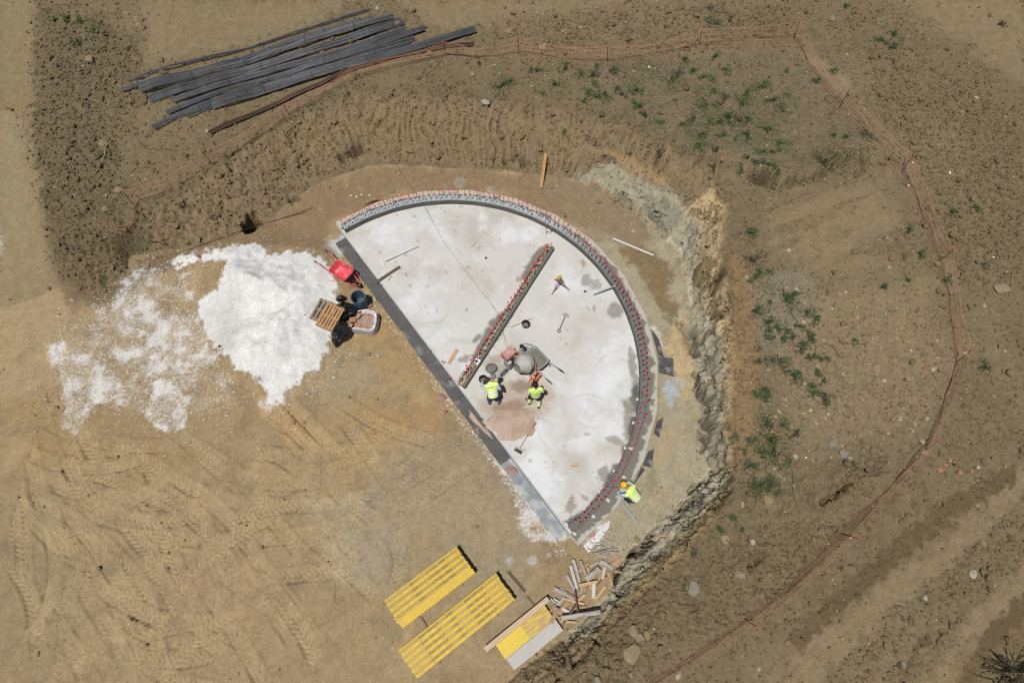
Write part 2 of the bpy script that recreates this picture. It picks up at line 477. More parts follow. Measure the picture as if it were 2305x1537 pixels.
def crack(pts, zl, w, dep):
    global Z
    pl = W2([(a, b, zl) for a, b in pts])
    pl = catmull(pl, 4)
    x0, x1 = pl[:, 0].min() - 1, pl[:, 0].max() + 1; y0, y1 = pl[:, 1].min() - 1, pl[:, 1].max() + 1
    sel = (X > x0) & (X < x1) & (Y > y0) & (Y < y1)
    if not sel.any(): return
    xx = X[sel] + fbm(X[sel], Y[sel], 3.0, 3, 50) * 0.09; yy = Y[sel] + fbm(X[sel], Y[sel], 3.0, 3, 54) * 0.09
    d = polydist(xx, yy, pl)[0]
    vary = 0.55 + 0.75 * np.clip(fbm(X[sel], Y[sel], 1.7, 2, 58) + 0.4, 0, 1)
    Z[sel] -= 1.9 * dep * vary * np.exp(-(d / (1.35 * w * vary)) ** 2)
CR = [([(1604, 560), (1604, 585), (1608, 602), (1624, 614), (1627, 650), (1630, 681), (1633, 692)], 2.0, 0.085, 0.75),
      ([(1632, 573), (1636, 600), (1626, 616)], 2.0, 0.06, 0.5), ([(1624, 702), (1621, 712), (1600, 740)], 1.9, 0.05, 0.3),
      ([(1566, 748), (1570, 775), (1568, 790)], 0.25, 0.07, 0.4), ([(1573, 838), (1580, 885), (1596, 912), (1590, 955)], 0.3, 0.075, 0.55),
      ([(1585, 972), (1590, 1000), (1586, 1015)], 0.3, 0.05, 0.3), ([(1560, 1100), (1590, 1082), (1622, 1060)], 0.4, 0.07, 0.45),
      ([(1651, 775), (1650, 795)], 2.2, 0.04, 0.35), ([(1640, 850), (1632, 890), (1640, 930), (1646, 960)], 1.8, 0.035, 0.25),
      ([(1635, 1080), (1590, 1110), (1530, 1160), (1470, 1220)], 0.9, 0.04, 0.22), ([(1640, 1110), (1580, 1160), (1500, 1230), (1440, 1290), (1400, 1330)], 1.2, 0.04, 0.25),
      ([(1470, 1205), (1440, 1235), (1410, 1262), (1390, 1300)], 0.3, 0.05, 0.35), ([(1640, 1060), (1600, 1090), (1545, 1140)], 1.3, 0.035, 0.2),
      ([(555, 478), (545, 490), (541, 497)], 0.7, 0.14, 0.7), ([(768, 345), (800, 330), (812, 326)], 0.6, 0.10, 0.5), ([(645, 437), (665, 433)], 0.5, 0.07, 0.4),
      ([(1140, 355), (1165, 350), (1180, 362)], 0.5, 0.06, 0.4), ([(1385, 425), (1410, 440), (1440, 462)], 0.4, 0.05, 0.3), ([(1470, 480), (1488, 505), (1500, 520)], 0.3, 0.06, 0.35),
      ([(1530, 725), (1550, 745), (1560, 760)], 0.12, 0.09, 0.25), ([(1700, 1270), (1740, 1240)], 2.3, 0.04, 0.2), ([(1610, 430), (1625, 445), (1632, 470)], 2.1, 0.05, 0.35),
      ([(1575, 440), (1600, 458), (1615, 480)], 1.9, 0.05, 0.3), ([(1290, 1500), (1320, 1470), (1350, 1430)], 1.0, 0.05, 0.3), ([(1880, 1120), (1910, 1105), (1935, 1075)], 2.6, 0.06, 0.4),
      ([(1695, 372), (1740, 388), (1752, 396)], 2.3, 0.09, 0.5), ([(1840, 330), (1852, 362), (1875, 372)], 2.4, 0.06, 0.35), ([(1950, 330), (1962, 348)], 2.5, 0.06, 0.35)]
for c_ in CR: crack(*c_)

Zb = Z.copy()
# --- relief: rough soil, rock strata, bucket-tooth grooves
n1 = fbm(X, Y, 1.1, 5, 60); n2 = fbm(X, Y, 4.5, 4, 70); n3 = np.abs(fbm(X, Y, 2.3, 4, 80))
n2 = np.where(near, n2, 0)
rockm = polymask(U, V, [(1290, 398), (1400, 360), (1470, 400), (1540, 460), (1570, 470), (1600, 520), (1585, 600), (1600, 700), (1632, 760), (1636, 880), (1632, 980), (1650, 1060), (1560, 1180), (1470, 1260), (1420, 1330), (1360, 1390), (1310, 1440), (1270, 1440), (1380, 1320), (1420, 1230), (1490, 1165), (1555, 1105), (1592, 1055), (1582, 940), (1565, 860), (1560, 790), (1545, 740), (1548, 650), (1525, 570), (1480, 512), (1420, 460)], 8, wr2)
smooth_m = np.zeros(SHP, np.float32)
SMOOTH = [([(1800, 420), (1990, 405), (2050, 520), (2010, 610), (1820, 600), (1720, 560), (1740, 480)], 22),
          ([(2050, 0), (2305, 0), (2305, 190), (2200, 120), (2120, 60)], 25), ([(1720, 1540), (1960, 1330), (2128, 1215), (2320, 1030), (2340, 1090), (2150, 1260), (1980, 1400), (1830, 1545)], 14),
          ([(2080, 1560), (2180, 1385), (2320, 1265), (2340, 1380), (2210, 1480), (2140, 1570)], 14), ([(-60, 0), (70, 0), (75, 300), (95, 480), (110, 600), (150, 650), (100, 720), (-60, 720)], 14),
          ([(330, 0), (780, 0), (700, 60), (480, 120), (330, 150)], 30), ([(900, 0), (1400, 0), (1200, 30), (1000, 70), (950, 40)], 20), ([(1790, 110), (1850, 130), (1940, 200), (1900, 215), (1830, 160)], 12)]
_u = X * .93 + Y * .36; _v = -X * .36 + Y * .93
streak = fbm(_u * .35, _v * 1.6, 1.0, 5, 401, .6); _u2 = X * .79 + Y * .61; _v2 = -X * .61 + Y * .79
streak2 = fbm(_u2 * .4, _v2 * 1.8, 1.0, 5, 405, .6)
for _i, (pts, sf) in enumerate(SMOOTH):
    _m = polymask(U, V, pts, sf * (1.6 if _i == 0 else .7), wr2 * 1.8 + wr1 * 0.5)
    if _i == 0: _m *= sst(-.30, .12, streak)
    if _i in (2, 3): _m *= .35 + .65 * sst(-.35, .0, streak2)
    smooth_m = np.maximum(smooth_m, _m)
rough = np.where(infl, 0.18, 1.0) * (1 - 0.8 * smooth_m)
rough = np.where(flat > 0.4, 0.08, rough)
Z += rough * (0.055 * n1 + 0.03 * n2)
clod_m = polymask(U, V, [(1330, 1440), (1420, 1340), (1560, 1270), (1700, 1190), (1900, 1190), (1720, 1380), (1500, 1480), (1380, 1545), (1200, 1560)], 25, wr1) + mound * 0.9 \
    + polymask(U, V, [(1950, 100), (2305, 260), (2305, 640), (2150, 640), (2060, 400), (1960, 260)], 30, wr1) * 0.8 + polymask(U, V, [(1130, 40), (1760, 10), (1790, 70), (1570, 110), (1180, 110)], 20, wr1) * 0.7 \
    + polymask(U, V, [(1750, 1540), (1990, 1370), (2140, 1260), (2320, 1120), (2320, 1240), (2170, 1370), (2060, 1540)], 12, wr2) * 0.5
clod_m = np.clip(clod_m, 0, 1)
bil = np.abs(fbm(X, Y, 3.4, 3, 90)); bil2 = np.abs(fbm(X, Y, 6.5, 2, 94))
Z += np.where(near, clod_m * (0.16 * (0.35 - bil) + 0.07 * (0.3 - bil2)), 0)
# hillocky end of the bottom bank and the left mound's foot
bank = polymask(U, V, [(1215, 1450), (1330, 1420), (1390, 1480), (1340, 1545), (1150, 1545)], 18, wr1) + polymask(U, V, [(130, 540), (270, 530), (300, 600), (230, 650), (140, 640)], 12, wr1)
Z += bank * (0.42 * (0.3 - np.abs(fbm(X, Y, 1.5, 4, 97))))
# bucket-tooth grooves down the upper slope
ang = np.arctan2(Y - (SC.y - 3.0), X - SC.x)
grv = np.abs(((ang * 44 + 0.45 * n1 + 2.2 * fbm(X, Y, .35, 2, 411)) % 1) - 0.5) * 2
gm = slope_m * polymask(U, V, [(840, 230), (1150, 220), (1300, 245), (1560, 320), (1480, 420), (1250, 400), (820, 375), (700, 340)], 30, wr1) * sst(-0.45, 0.15, fbm(X, Y, 0.7, 2, 99))
Z += gm * 0.22 * (0.35 + 0.9 * sst(-.3, .4, fbm(X, Y, 1.3, 3, 413))) * (sst(0.0, 0.5, grv) - 0.8)
grv2 = np.abs((((X * 0.55 + Y * 0.42) * 3.6 + 0.3 * n1) % 1) - 0.5) * 2
gm2 = polymask(U, V, [(1560, 740), (1630, 760), (1630, 1000), (1600, 1040), (1585, 900)], 10, wr2)
strat = np.abs((((X * -0.62 + Y * 0.78) * 2.6 + 1.5 * n1) % 1) - 0.5) * 2
Z += rockm * (0.16 * (0.25 - n3) + 0.10 * n2 + 0.05 * gm2 * (grv2 - 0.5) * 2) 
low = polymask(U, V, [(1650, 1060), (1560, 1100), (1420, 1230), (1340, 1380), (1290, 1440), (1330, 1450), (1450, 1340), (1560, 1230), (1650, 1120)], 10)
Z += low * slope_m * 0.10 * (strat - 0.5)
Z += slope_m * (1 - rockm) * (1 - .6 * gm) * (0.10 * (0.25 - n3) + 0.05 * n2)

# --- broken ground: clods, crumbled slope, jointed rock
def f_cob(x, y):
    wx_ = x + 0.05 * perlin(x * 3, y * 3, 301); wy_ = y + 0.05 * perlin(x * 3, y * 3, 302)
    a1, _, c1 = worley(wx_ * 4.2, wy_ * 4.2, 1); a2, _, c2 = worley(wx_ * 8.5, wy_ * 8.5, 2)
    return 0.13 * (0.45 - a1) * (0.15 + c1) + 0.075 * (0.45 - a2) * (0.2 + c2)
cobm = np.clip(out_m * (1 - smooth_m) * (0.22 + 0.55 * sst(-0.15, 0.45, fbm(X, Y, 0.6, 3, 303))) + 0.75 * clod_m + 0.8 * bank, 0, 1.15).astype(np.float32)
Z += on(cobm, f_cob)
def f_slope(x, y):
    wx_ = x + 0.10 * perlin(x * 2.2, y * 2.2, 305) + .04 * perlin(x * 7, y * 7, 306); wy_ = y + 0.10 * perlin(x * 2.2, y * 2.2, 307) + .04 * perlin(x * 7, y * 7, 308)
    a1, b1, c1 = worley(wx_ * 2.3, wy_ * 3.2, 3); a2, b2, c2 = worley(wx_ * 6.0, wy_ * 7.0, 4)
    return 0.30 * (c1 - .5) * sst(-.3, .4, perlin(x * .9, y * .9, 309)) + 0.15 * (c2 - .5) + 0.05 * np.minimum(b2 - a2, .3)
Z += on((slope_m * (1 - rockm) * (1 - 0.8 * gm)).astype(np.float32), f_slope)
def f_rock(x, y):
    u_ = x * 0.72 + y * 0.69 + .08 * perlin(x * 2, y * 2, 311); v_ = -x * 0.69 + y * 0.72 + .08 * perlin(x * 2, y * 2, 312)
    a1, b1, c1 = worley(u_ * 1.6, v_ * 4.0, 5); a2, b2, c2 = worley(u_ * 4.2, v_ * 8.5, 6)
    return 0.30 * (c1 - .5) + 0.14 * (c2 - .5) - 0.16 * (1 - sst(0.0, .12, b1 - a1))
Z += on(np.clip(rockm * 0.55, 0, 1), f_rock)
def f_floor(x, y):
    a2, _, c2 = worley(x * 9, y * 9, 7)
    return 0.030 * (0.45 - a2) * (c2 > .45) * sst(-.1, .5, fbm(x, y, 0.5, 3, 313))
Z += on((infl * (flat < .2)).astype(np.float32), f_floor)
for c_ in CR[:6] + CR[11:14]: crack(c_[0], c_[1], c_[2] * 1.15, c_[3] * .8)
edge_m = np.exp(-(dc / 0.35) ** 2) * (~infl)
Z += on((edge_m * 0.9).astype(np.float32), lambda x, y: 0.30 * (worley(x * 3.2 + .3 * perlin(x * 5, y * 5, 315), y * 3.2, 8)[2] - .6))

# broken blocks standing out of the steep faces: pushed sideways out of the face, not only up
gyb, gxb = np.gradient(Zb, GY, GX); gmb = np.hypot(gxb, gyb) + 1e-6
s_arc = np.arctan2(Y - SC.y, X - SC.x) * 8.5
face = (slope_m * sst(0.5, 1.3, gmb) * near * (1 - .8 * gm)).astype(np.float32)
face_c = np.zeros(SHP, np.float32); fs_ = face > .02
_s, _z = s_arc[fs_] + .12 * perlin(X[fs_] * 2, Y[fs_] * 2, 421), Zb[fs_] * 1.15 + .10 * perlin(X[fs_] * 2.4, Y[fs_] * 2.4, 422) - .22 * s_arc[fs_]
a1, b1, c1 = worley(_s * 1.7, _z * 3.4, 11); a2, b2, c2 = worley(_s * 4.6, _z * 7.5, 12)
dd = np.zeros(SHP, np.float32)
dd[fs_] = 0.17 * (c1 - .5) + 0.10 * (c2 - .5) - .08 * (1 - sst(0, .10, b1 - a1))
face_c[fs_] = .9 * (c1 - .5) + .6 * (c2 - .5)
dd *= face; face_c *= face
X0, Y0 = X, Y
XD = -gxb / gmb * dd; YD = -gyb / gmb * dd
# --- tyre tracks on the floor
TRK = [([(95, 1050), (200, 1150), (330, 1195), (420, 1215), (640, 1212), (830, 1165)], 1), ([(330, 1080), (430, 1105), (560, 1135), (740, 1137), (860, 1105)], 1), ([(425, 1085), (520, 1180), (600, 1290), (660, 1370), (740, 1480)], 0),
       ([(330, 1190), (385, 1270), (425, 1345), (405, 1400)], 0), ([(450, 1185), (490, 1280), (502, 1330), (485, 1390), (452, 1440)], 0), ([(190, 1225), (215, 1310), (290, 1365), (400, 1420)], 1),
       ([(20, 690), (50, 880), (75, 1060), (110, 1200)], 1), ([(65, 690), (110, 850), (165, 1030), (240, 1180)], 1), ([(110, 760), (170, 950), (260, 1100), (330, 1230)], 1), ([(5, 820), (20, 1000), (60, 1190)], 1),
       ([(870, 1078), (970, 1020), (1060, 975)], 1), ([(890, 1165), (985, 1100), (1065, 1040)], 1), ([(880, 1110), (960, 1060), (1050, 1000)], 1), ([(560, 870), (640, 950), (740, 1050)], 0), ([(640, 900), (700, 960), (790, 1060)], 0),
       ([(250, 1330), (290, 1440), (340, 1540)], 1), ([(180, 1240), (150, 1380), (130, 1540)], 1), ([(540, 1080), (620, 1180), (690, 1260)], 1), ([(520, 1290), (600, 1320), (660, 1390)], 0), ([(690, 1340), (740, 1270), (800, 1230)], 1),
       ([(740, 1320), (765, 1270), (770, 1380)], 0), ([(860, 1180), (900, 1260), (880, 1330)], 1), ([(30, 1060), (45, 1180), (60, 1340)], 1), ([(330, 1400), (420, 1400), (560, 1450)], 1), ([(430, 1000), (520, 1060), (640, 1180)], 1),
       ([(270, 990), (370, 1100), (450, 1180)], 1), ([(380, 960), (470, 1040), (560, 1120)], 1), ([(600, 1120), (740, 1060), (880, 1000)], 1), ([(760, 900), (860, 960), (980, 1000)], 1), ([(150, 1060), (250, 1080), (390, 1150)], 1), ([(620, 1010), (700, 1100), (760, 1180), (800, 1300)], 1), ([(300, 1100), (420, 1160), (500, 1240), (540, 1340), (520, 1440)], 1), ([(90, 1130), (180, 1180), (300, 1300), (360, 1420)], 1), ([(560, 1020), (680, 1030), (800, 1010), (900, 960)], 1), ([(480, 1060), (620, 1090), (760, 1080), (880, 1030)], 1), ([(640, 1460), (700, 1400), (780, 1360)], 1), ([(230, 1010), (330, 1040), (470, 1130), (580, 1230)], 1), ([(20, 1260), (70, 1350), (90, 1500)], 1), ([(400, 1130), (390, 1230), (330, 1330)], 1), ([(700, 1180), (660, 1270), (590, 1350), (500, 1400)], 0)]
trk = np.zeros(SHP, np.float32)
_tr = random.Random(21)
for _k in range(64):
    px0, py0 = _tr.uniform(0, 880), _tr.uniform(900, 1510); a_ = _tr.choice((.75, .95, .6, 1.2, -.15, 2.6)) + _tr.gauss(0, .22); cv = _tr.gauss(0, .10); pts_ = [(px0, py0)]
    for _j in range(_tr.randint(2, 5)):
        px0 += 62 * math.cos(a_); py0 += 56 * math.sin(a_); a_ += cv; pts_.append((px0, py0))
    if all(-60 < q[0] < 900 - max(0, q[1] - 1250) * .2 and 690 < q[1] < 1600 for q in pts_): TRK.append((pts_, 1 if _k % 4 else 0))
TRK += [([(10, 560), (30, 700), (55, 800)], 1), ([(50, 500), (70, 640), (110, 760)], 1), ([(90, 690), (130, 780), (150, 860)], 1)]
i0 = np.searchsorted(GX, -17.5); i1 = np.searchsorted(GX, 3); j1 = np.searchsorted(GY, 12.5)
sx, sy = X[:j1, i0:i1], Y[:j1, i0:i1]; zz = np.zeros_like(sx); tm = np.zeros_like(sx)
fade0 = 0.35 + 0.65 * sst(-0.35, 0.25, fbm(sx, sy, 0.5, 3, 120))
for k, (pts, ch) in enumerate(TRK):
    pl = catmull(W2(pts), 5)
    bx0, bx1, by0, by1 = pl[:, 0].min() - 0.8, pl[:, 0].max() + 0.8, pl[:, 1].min() - 0.8, pl[:, 1].max() + 0.8
    ia, ib = np.searchsorted(sx[0], [bx0, bx1]); ja, jb = np.searchsorted(sy[:, 0], [by0, by1])
    xs_, ys_ = sx[ja:jb, ia:ib], sy[ja:jb, ia:ib]
    if xs_.size == 0: continue
    d, _, s, al = polydist(xs_, ys_, pl, signed=True)
    w = 0.24
    m = (1 - sst(w - 0.05, w + 0.03, d)) * fade0[ja:jb, ia:ib]
    berm = np.exp(-((d - w - 0.05) / 0.06) ** 2) * fade0[ja:jb, ia:ib]
    L_ = al.max(); ends = sst(0, 0.5, al) * sst(0, 0.5, L_ - al); m *= ends; berm *= ends
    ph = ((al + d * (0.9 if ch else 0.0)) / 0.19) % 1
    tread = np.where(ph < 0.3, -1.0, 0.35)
    cl = np.exp(-(d / 0.025) ** 2)
    h = m * (-0.035 + (0.040 * tread if ch else 0.020 * np.cos(d * 55))) + 0.042 * berm - 0.03 * cl * m
    zz[ja:jb, ia:ib] = zz[ja:jb, ia:ib] * (1 - 0.8 * m) + h
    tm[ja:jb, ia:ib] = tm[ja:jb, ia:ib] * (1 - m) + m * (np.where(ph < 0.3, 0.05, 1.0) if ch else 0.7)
blk = infl[:j1, i0:i1] & (flat[:j1, i0:i1] < 0.05)
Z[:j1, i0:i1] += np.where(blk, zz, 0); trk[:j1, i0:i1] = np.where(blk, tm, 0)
Z = np.where(near, Z, Z * 1.0).astype(np.float32)

def gz(x, y):
    i = int(np.clip(np.searchsorted(GX, x) - 1, 0, len(GX) - 2)); j = int(np.clip(np.searchsorted(GY, y) - 1, 0, len(GY) - 2))
    fx = (x - GX[i]) / (GX[i + 1] - GX[i]); fy = (y - GY[j]) / (GY[j + 1] - GY[j])
    a = Z[j, i] * (1 - fx) + Z[j, i + 1] * fx; b = Z[j + 1, i] * (1 - fx) + Z[j + 1, i + 1] * fx
    return float(a * (1 - fy) + b * fy)
def G(px, py, up=0.0):
    z = 0.5
    for _ in range(12):
        p = P(px, py, z); z = 0.5 * z + 0.5 * (gz(p.x, p.y) + up)
    return P(px, py, z)
def sample(A, x, y):
    i = np.clip(np.searchsorted(GX, x) - 1, 0, len(GX) - 2); j = np.clip(np.searchsorted(GY, y) - 1, 0, len(GY) - 2)
    fx = (x - GX[i]) / (GX[i + 1] - GX[i]); fy = (y - GY[j]) / (GY[j + 1] - GY[j])
    if A.ndim == 3: fx = fx[:, None]; fy = fy[:, None]
    return (A[j, i] * (1 - fx) + A[j, i + 1] * fx) * (1 - fy) + (A[j + 1, i] * (1 - fx) + A[j + 1, i + 1] * fx) * fy

# ------------------------------------------------------------------ the ground's own colours (soil kinds, rock, spills, dust), plus tread groove contrast
T = np.empty(SHP + (3,), np.float32)
T[:] = S(126, 106, 79)
def tint(m, c, k=1.0):
    w = np.clip(m * k, 0, 1)[..., None]
    T[:] = T * (1 - w) + np.array(c, np.float32) * w
tint(infl.astype(np.float32), S(146, 124, 92))
big = fbm(X, Y, 0.22, 3, 130); mid_ = fbm(X, Y, 0.8, 4, 134)
tint(sst(-0.1, 0.5, big) * out_m, S(136, 115, 86), 0.7)
tint(sst(0.0, 0.6, -mid_), S(118, 101, 76), 0.5 * 1.0)
tint(smooth_m * out_m, S(150, 129, 100), 0.95)
tint(mound, S(113, 99, 74), 0.55)
tint(polymask(U, V, [(-60, -20), (75, -20), (78, 300), (98, 480), (115, 600), (150, 660), (170, 760), (120, 900), (-60, 900)], 14, wr2), S(152, 130, 98), 1.0)
tint(polymask(U, V, [(10, 0), (45, 0), (40, 300), (60, 560), (20, 600)], 20, wr1), S(152, 137, 104), 0.6)
tint(slope_m * (1 - rockm), S(127, 106, 80), 0.8)
tint(polymask(U, V, [(860, 230), (1250, 230), (1560, 330), (1560, 440), (1300, 390), (1000, 350), (860, 330)], 30, wr1), S(132, 110, 82), 0.45)
tint(polymask(U, V, [(560, 300), (800, 260), (1000, 260), (1000, 300), (800, 340), (600, 380)], 40, wr1), S(126, 106, 76), 0.6)
# pit floor round the slab
tint(polymask(U, V, [(560, 520), (720, 415), (900, 378), (1250, 400), (1500, 520), (1380, 640), (1200, 470), (900, 440), (750, 495), (760, 560)], 20, wr1), S(150, 126, 96), 0.85)
tint(polymask(U, V, [(1200, 410), (1340, 412), (1490, 515), (1550, 650), (1560, 760), (1590, 940), (1600, 1060), (1490, 1170), (1400, 1280), (1320, 1230), (1480, 950), (1480, 800), (1380, 600), (1280, 490)], 14, wr2), S(150, 139, 115), 0.9)
tint(polymask(U, V, [(1540, 700), (1560, 780), (1580, 850), (1540, 900), (1500, 800), (1500, 760)], 12, wr2), S(178, 152, 112), 0.7)
tint(polymask(U, V, [(1380, 560), (1440, 550), (1490, 580), (1520, 620), (1500, 660), (1530, 690), (1510, 730), (1480, 690), (1440, 610)], 9, wr2 * 1.3), S(112, 92, 60), 0.85)
tint(polymask(U, V, [(1530, 740), (1552, 725), (1562, 760), (1560, 800), (1545, 800)], 6, wr2), S(112, 86, 56), 0.8)
tint(polymask(U, V, [(1495, 855), (1520, 852), (1528, 885), (1515, 910), (1498, 890)], 7, wr2), S(158, 165, 168), 0.8)
tint(polymask(U, V, [(1530, 862), (1540, 858), (1542, 872), (1528, 878)], 4, wr2 * 0.5), S(158, 165, 168), 0.7)
tint(sst(0.15, 0.5, fbm(X, Y, 1.6, 4, 140)) * polymask(U, V, [(1490, 860), (1590, 860), (1600, 1060), (1440, 1250), (1400, 1200)], 20), S(170, 144, 98), 0.28)
# rock faces
tint(rockm, S(186, 179, 155), 0.95)
tint(rockm * sst(0.05, 0.5, fbm(X, Y, 1.3, 4, 144)), S(196, 174, 136), 0.5)
tint(polymask(U, V, [(1540, 470), (1600, 430), (1640, 470), (1620, 560), (1640, 700), (1660, 800), (1640, 990), (1655, 1050), (1632, 1050), (1628, 780), (1600, 700), (1570, 600), (1585, 520)], 10, wr2), S(198, 168, 126), 0.65)
tint(polymask(U, V, [(1370, 345), (1420, 355), (1500, 410), (1480, 425), (1400, 385)], 8, wr2), S(168, 132, 86), 0.6)
tint(polymask(U, V, [(1640, 1110), (1560, 1230), (1450, 1340), (1340, 1440), (1300, 1480), (1320, 1440), (1440, 1310), (1600, 1150)], 8, wr2), S(142, 118, 84), 0.7)
tint(polymask(U, V, [(1640, 560), (1690, 600), (1700, 760), (1700, 1000), (1660, 1060), (1648, 900), (1650, 700)], 18, wr1), S(134, 110, 80), 0.55)
tint(polymask(U, V, [(1440, 480), (1500, 520), (1530, 500), (1530, 470), (1450, 430)], 6, wr2), S(150, 146, 128), 0.7)
# vegetated bank is dustier grey, rubble field paler
tint(polymask(U, V, [(1330, 150), (1780, 100), (1900, 250), (1950, 330), (1700, 370), (1560, 340), (1450, 290), (1350, 220)], 30, wr1), S(124, 106, 84), 0.75)
tint(polymask(U, V, [(1690, 640), (1830, 590), (1860, 720), (1760, 800), (1690, 760)], 22, wr1), S(142, 126, 106), 0.7)
tint(polymask(U, V, [(1840, 660), (2080, 640), (2140, 800), (2080, 980), (1800, 1040), (1750, 850)], 40, wr1), S(146, 124, 95), 0.7)
tint(polymask(U, V, [(1150, 100), (1800, 80), (1790, 115), (1500, 140), (1160, 140)], 12, wr2), S(134, 108, 82), 0.5)
# right-hand bands scraped by the bucket: damp darker strips between the smooth ones
for pts, w_ in (([(1800, 1440), (1980, 1268), (2128, 1155), (2270, 1070)], 22), ([(2180, 1545), (2230, 1440), (2320, 1350)], 24), ([(2010, 1560), (2090, 1420)], 10), ([(1770, 1330), (1880, 1210), (2010, 1120)], 12)):
    tint(linemask(U, V, pts, w_, 5, wr2 * 2.0), S(106, 88, 62), 0.85)
tint(polymask(U, V, [(2180, 1480), (2320, 1380), (2320, 1560), (2140, 1560)], 12, wr2), S(118, 96, 66), 0.6)
# floor: ochre and red-brown patches, grey damp patches, dust
for pts, c_, k_ in (([(620, 930), (760, 930), (900, 980), (880, 1040), (760, 1060), (640, 1010)], S(156, 127, 86), .45), ([(690, 1060), (830, 1000), (880, 1040), (790, 1090)], S(164, 136, 92), .35), ([(820, 920), (1000, 900), (1000, 980), (860, 1000)], S(160, 122, 76), .5),
                  ([(400, 1290), (540, 1280), (660, 1370), (650, 1440), (520, 1420), (420, 1400)], S(150, 124, 94), .45), ([(700, 830), (830, 800), (860, 860), (760, 900), (700, 890)], S(148, 134, 110), .6), ([(0, 1150), (120, 1100), (200, 1250), (150, 1500), (0, 1540)], S(132, 116, 86), .6),
                  ([(130, 880), (360, 960), (460, 1040), (300, 1090), (120, 1040)], S(140, 116, 82), .7), ([(700, 1130), (860, 1110), (900, 1230), (860, 1330), (740, 1300)], S(160, 146, 118), .55), ([(760, 560), (1000, 840), (1010, 900), (880, 880), (780, 760)], S(154, 126, 88), .6),
                  ([(560, 880), (640, 880), (700, 960), (640, 1000)], S(164, 128, 84), .45), ([(480, 640), (520, 600), (510, 660)], S(150, 126, 86), .6), ([(880, 1080), (1080, 1090), (1180, 1210), (1000, 1230), (880, 1200)], S(158, 136, 98), .5),
                  ([(270, 540), (320, 640), (250, 700), (150, 660)], S(108, 92, 68), .5), ([(20, 900), (100, 880), (130, 1020), (60, 1100)], S(142, 116, 78), .6), ([(860, 1240), (1180, 1280), (1180, 1500), (860, 1540)], S(146, 128, 98), .6)):
    tint(polymask(U, V, pts, 28, wr1 * 1.4) * infl, c_, k_)
tint(sst(0.1, 0.55, fbm(X, Y, 0.55, 5, 150)) * infl * (flat < 0.5), S(164, 138, 100), 0.45)
tint(sst(0.15, 0.5, fbm(X, Y, 0.9, 5, 155)) * infl * (flat < 0.5), S(126, 110, 84), 0.45)
tint(trk * (.45 + .55 * sst(-.3, .3, fbm(X, Y, .7, 3, 157))), S(172, 149, 113), 0.50)  # compacted ribs lighter; shade of the tread grooves also put into the colour
# dust and mortar spills by the slab, gravel underlay
tint(polymask(U, V, [(730, 560), (745, 540), (775, 530), (785, 570), (760, 575)], 8, wr2), S(176, 180, 178), 0.7)
for px, py, r_ in ((1148, 1261, 9), (1197, 1261, 10), (1236, 1249, 4), (1035, 412, 13), (1002, 417, 6), (1105, 425, 9), (880, 605, 6)):
    tint(1 - sst(r_ - 4, r_ + 4, np.hypot(U - px, V - py) + wr2 * 0.4), S(188, 190, 188), 0.6)
_k = np.where(infl, 1.0, 0.0)[..., None].astype(np.float32); _s = (smooth_m * out_m)[..., None]
_fl = np.array((1.52, 1.59, 1.65), np.float32); _ou = np.array((1.14, 1.25, 1.28), np.float32); _sm = np.array((1.02, 1.09, 1.07), np.float32)
_ou = np.ones(3, np.float32) + (_ou - 1) * (1 - rockm)[..., None]
T *= (1 + 0.28 * slope_m * (1 - rockm))[..., None].astype(np.float32)
T *= np.where(rockm[..., None] > .3, np.minimum(_k * _fl + (1 - _k) * _ou, 1.3), _k * _fl + (1 - _k) * (_ou * (1 - _s) + _sm * _s))
tint(polymask(U, V, [(135, 655), (230, 680), (300, 630), (420, 580), (600, 562), (745, 575), (740, 500), (900, 432), (1150, 440), (1300, 515), (1440, 570), (1485, 530), (1400, 445), (1250, 395), (900, 372), (720, 408), (560, 500), (290, 560), (130, 620)], 14, wr1 * .9) * infl, S(146, 123, 93), 0.72)
tint(polymask(U, V, [(130, 640), (240, 650), (320, 580), (420, 560), (440, 580), (330, 630), (240, 690), (150, 680)], 12, wr2 * 1.5) * infl, S(116, 101, 76), 0.6)
tint(polymask(U, V, [(1644, 560), (1690, 600), (1705, 760), (1700, 1000), (1660, 1060), (1645, 900), (1650, 700)], 14, wr2 * 1.6 + wr1 * .5), S(160, 130, 94), 0.6)
tint(polymask(U, V, [(840, 1060), (960, 980), (1080, 990), (1180, 1110), (1230, 1220), (1180, 1400), (960, 1230), (860, 1330), (780, 1260)], 40, wr1 * 2.2 + wr2) * infl, S(168, 157, 133), 0.5)
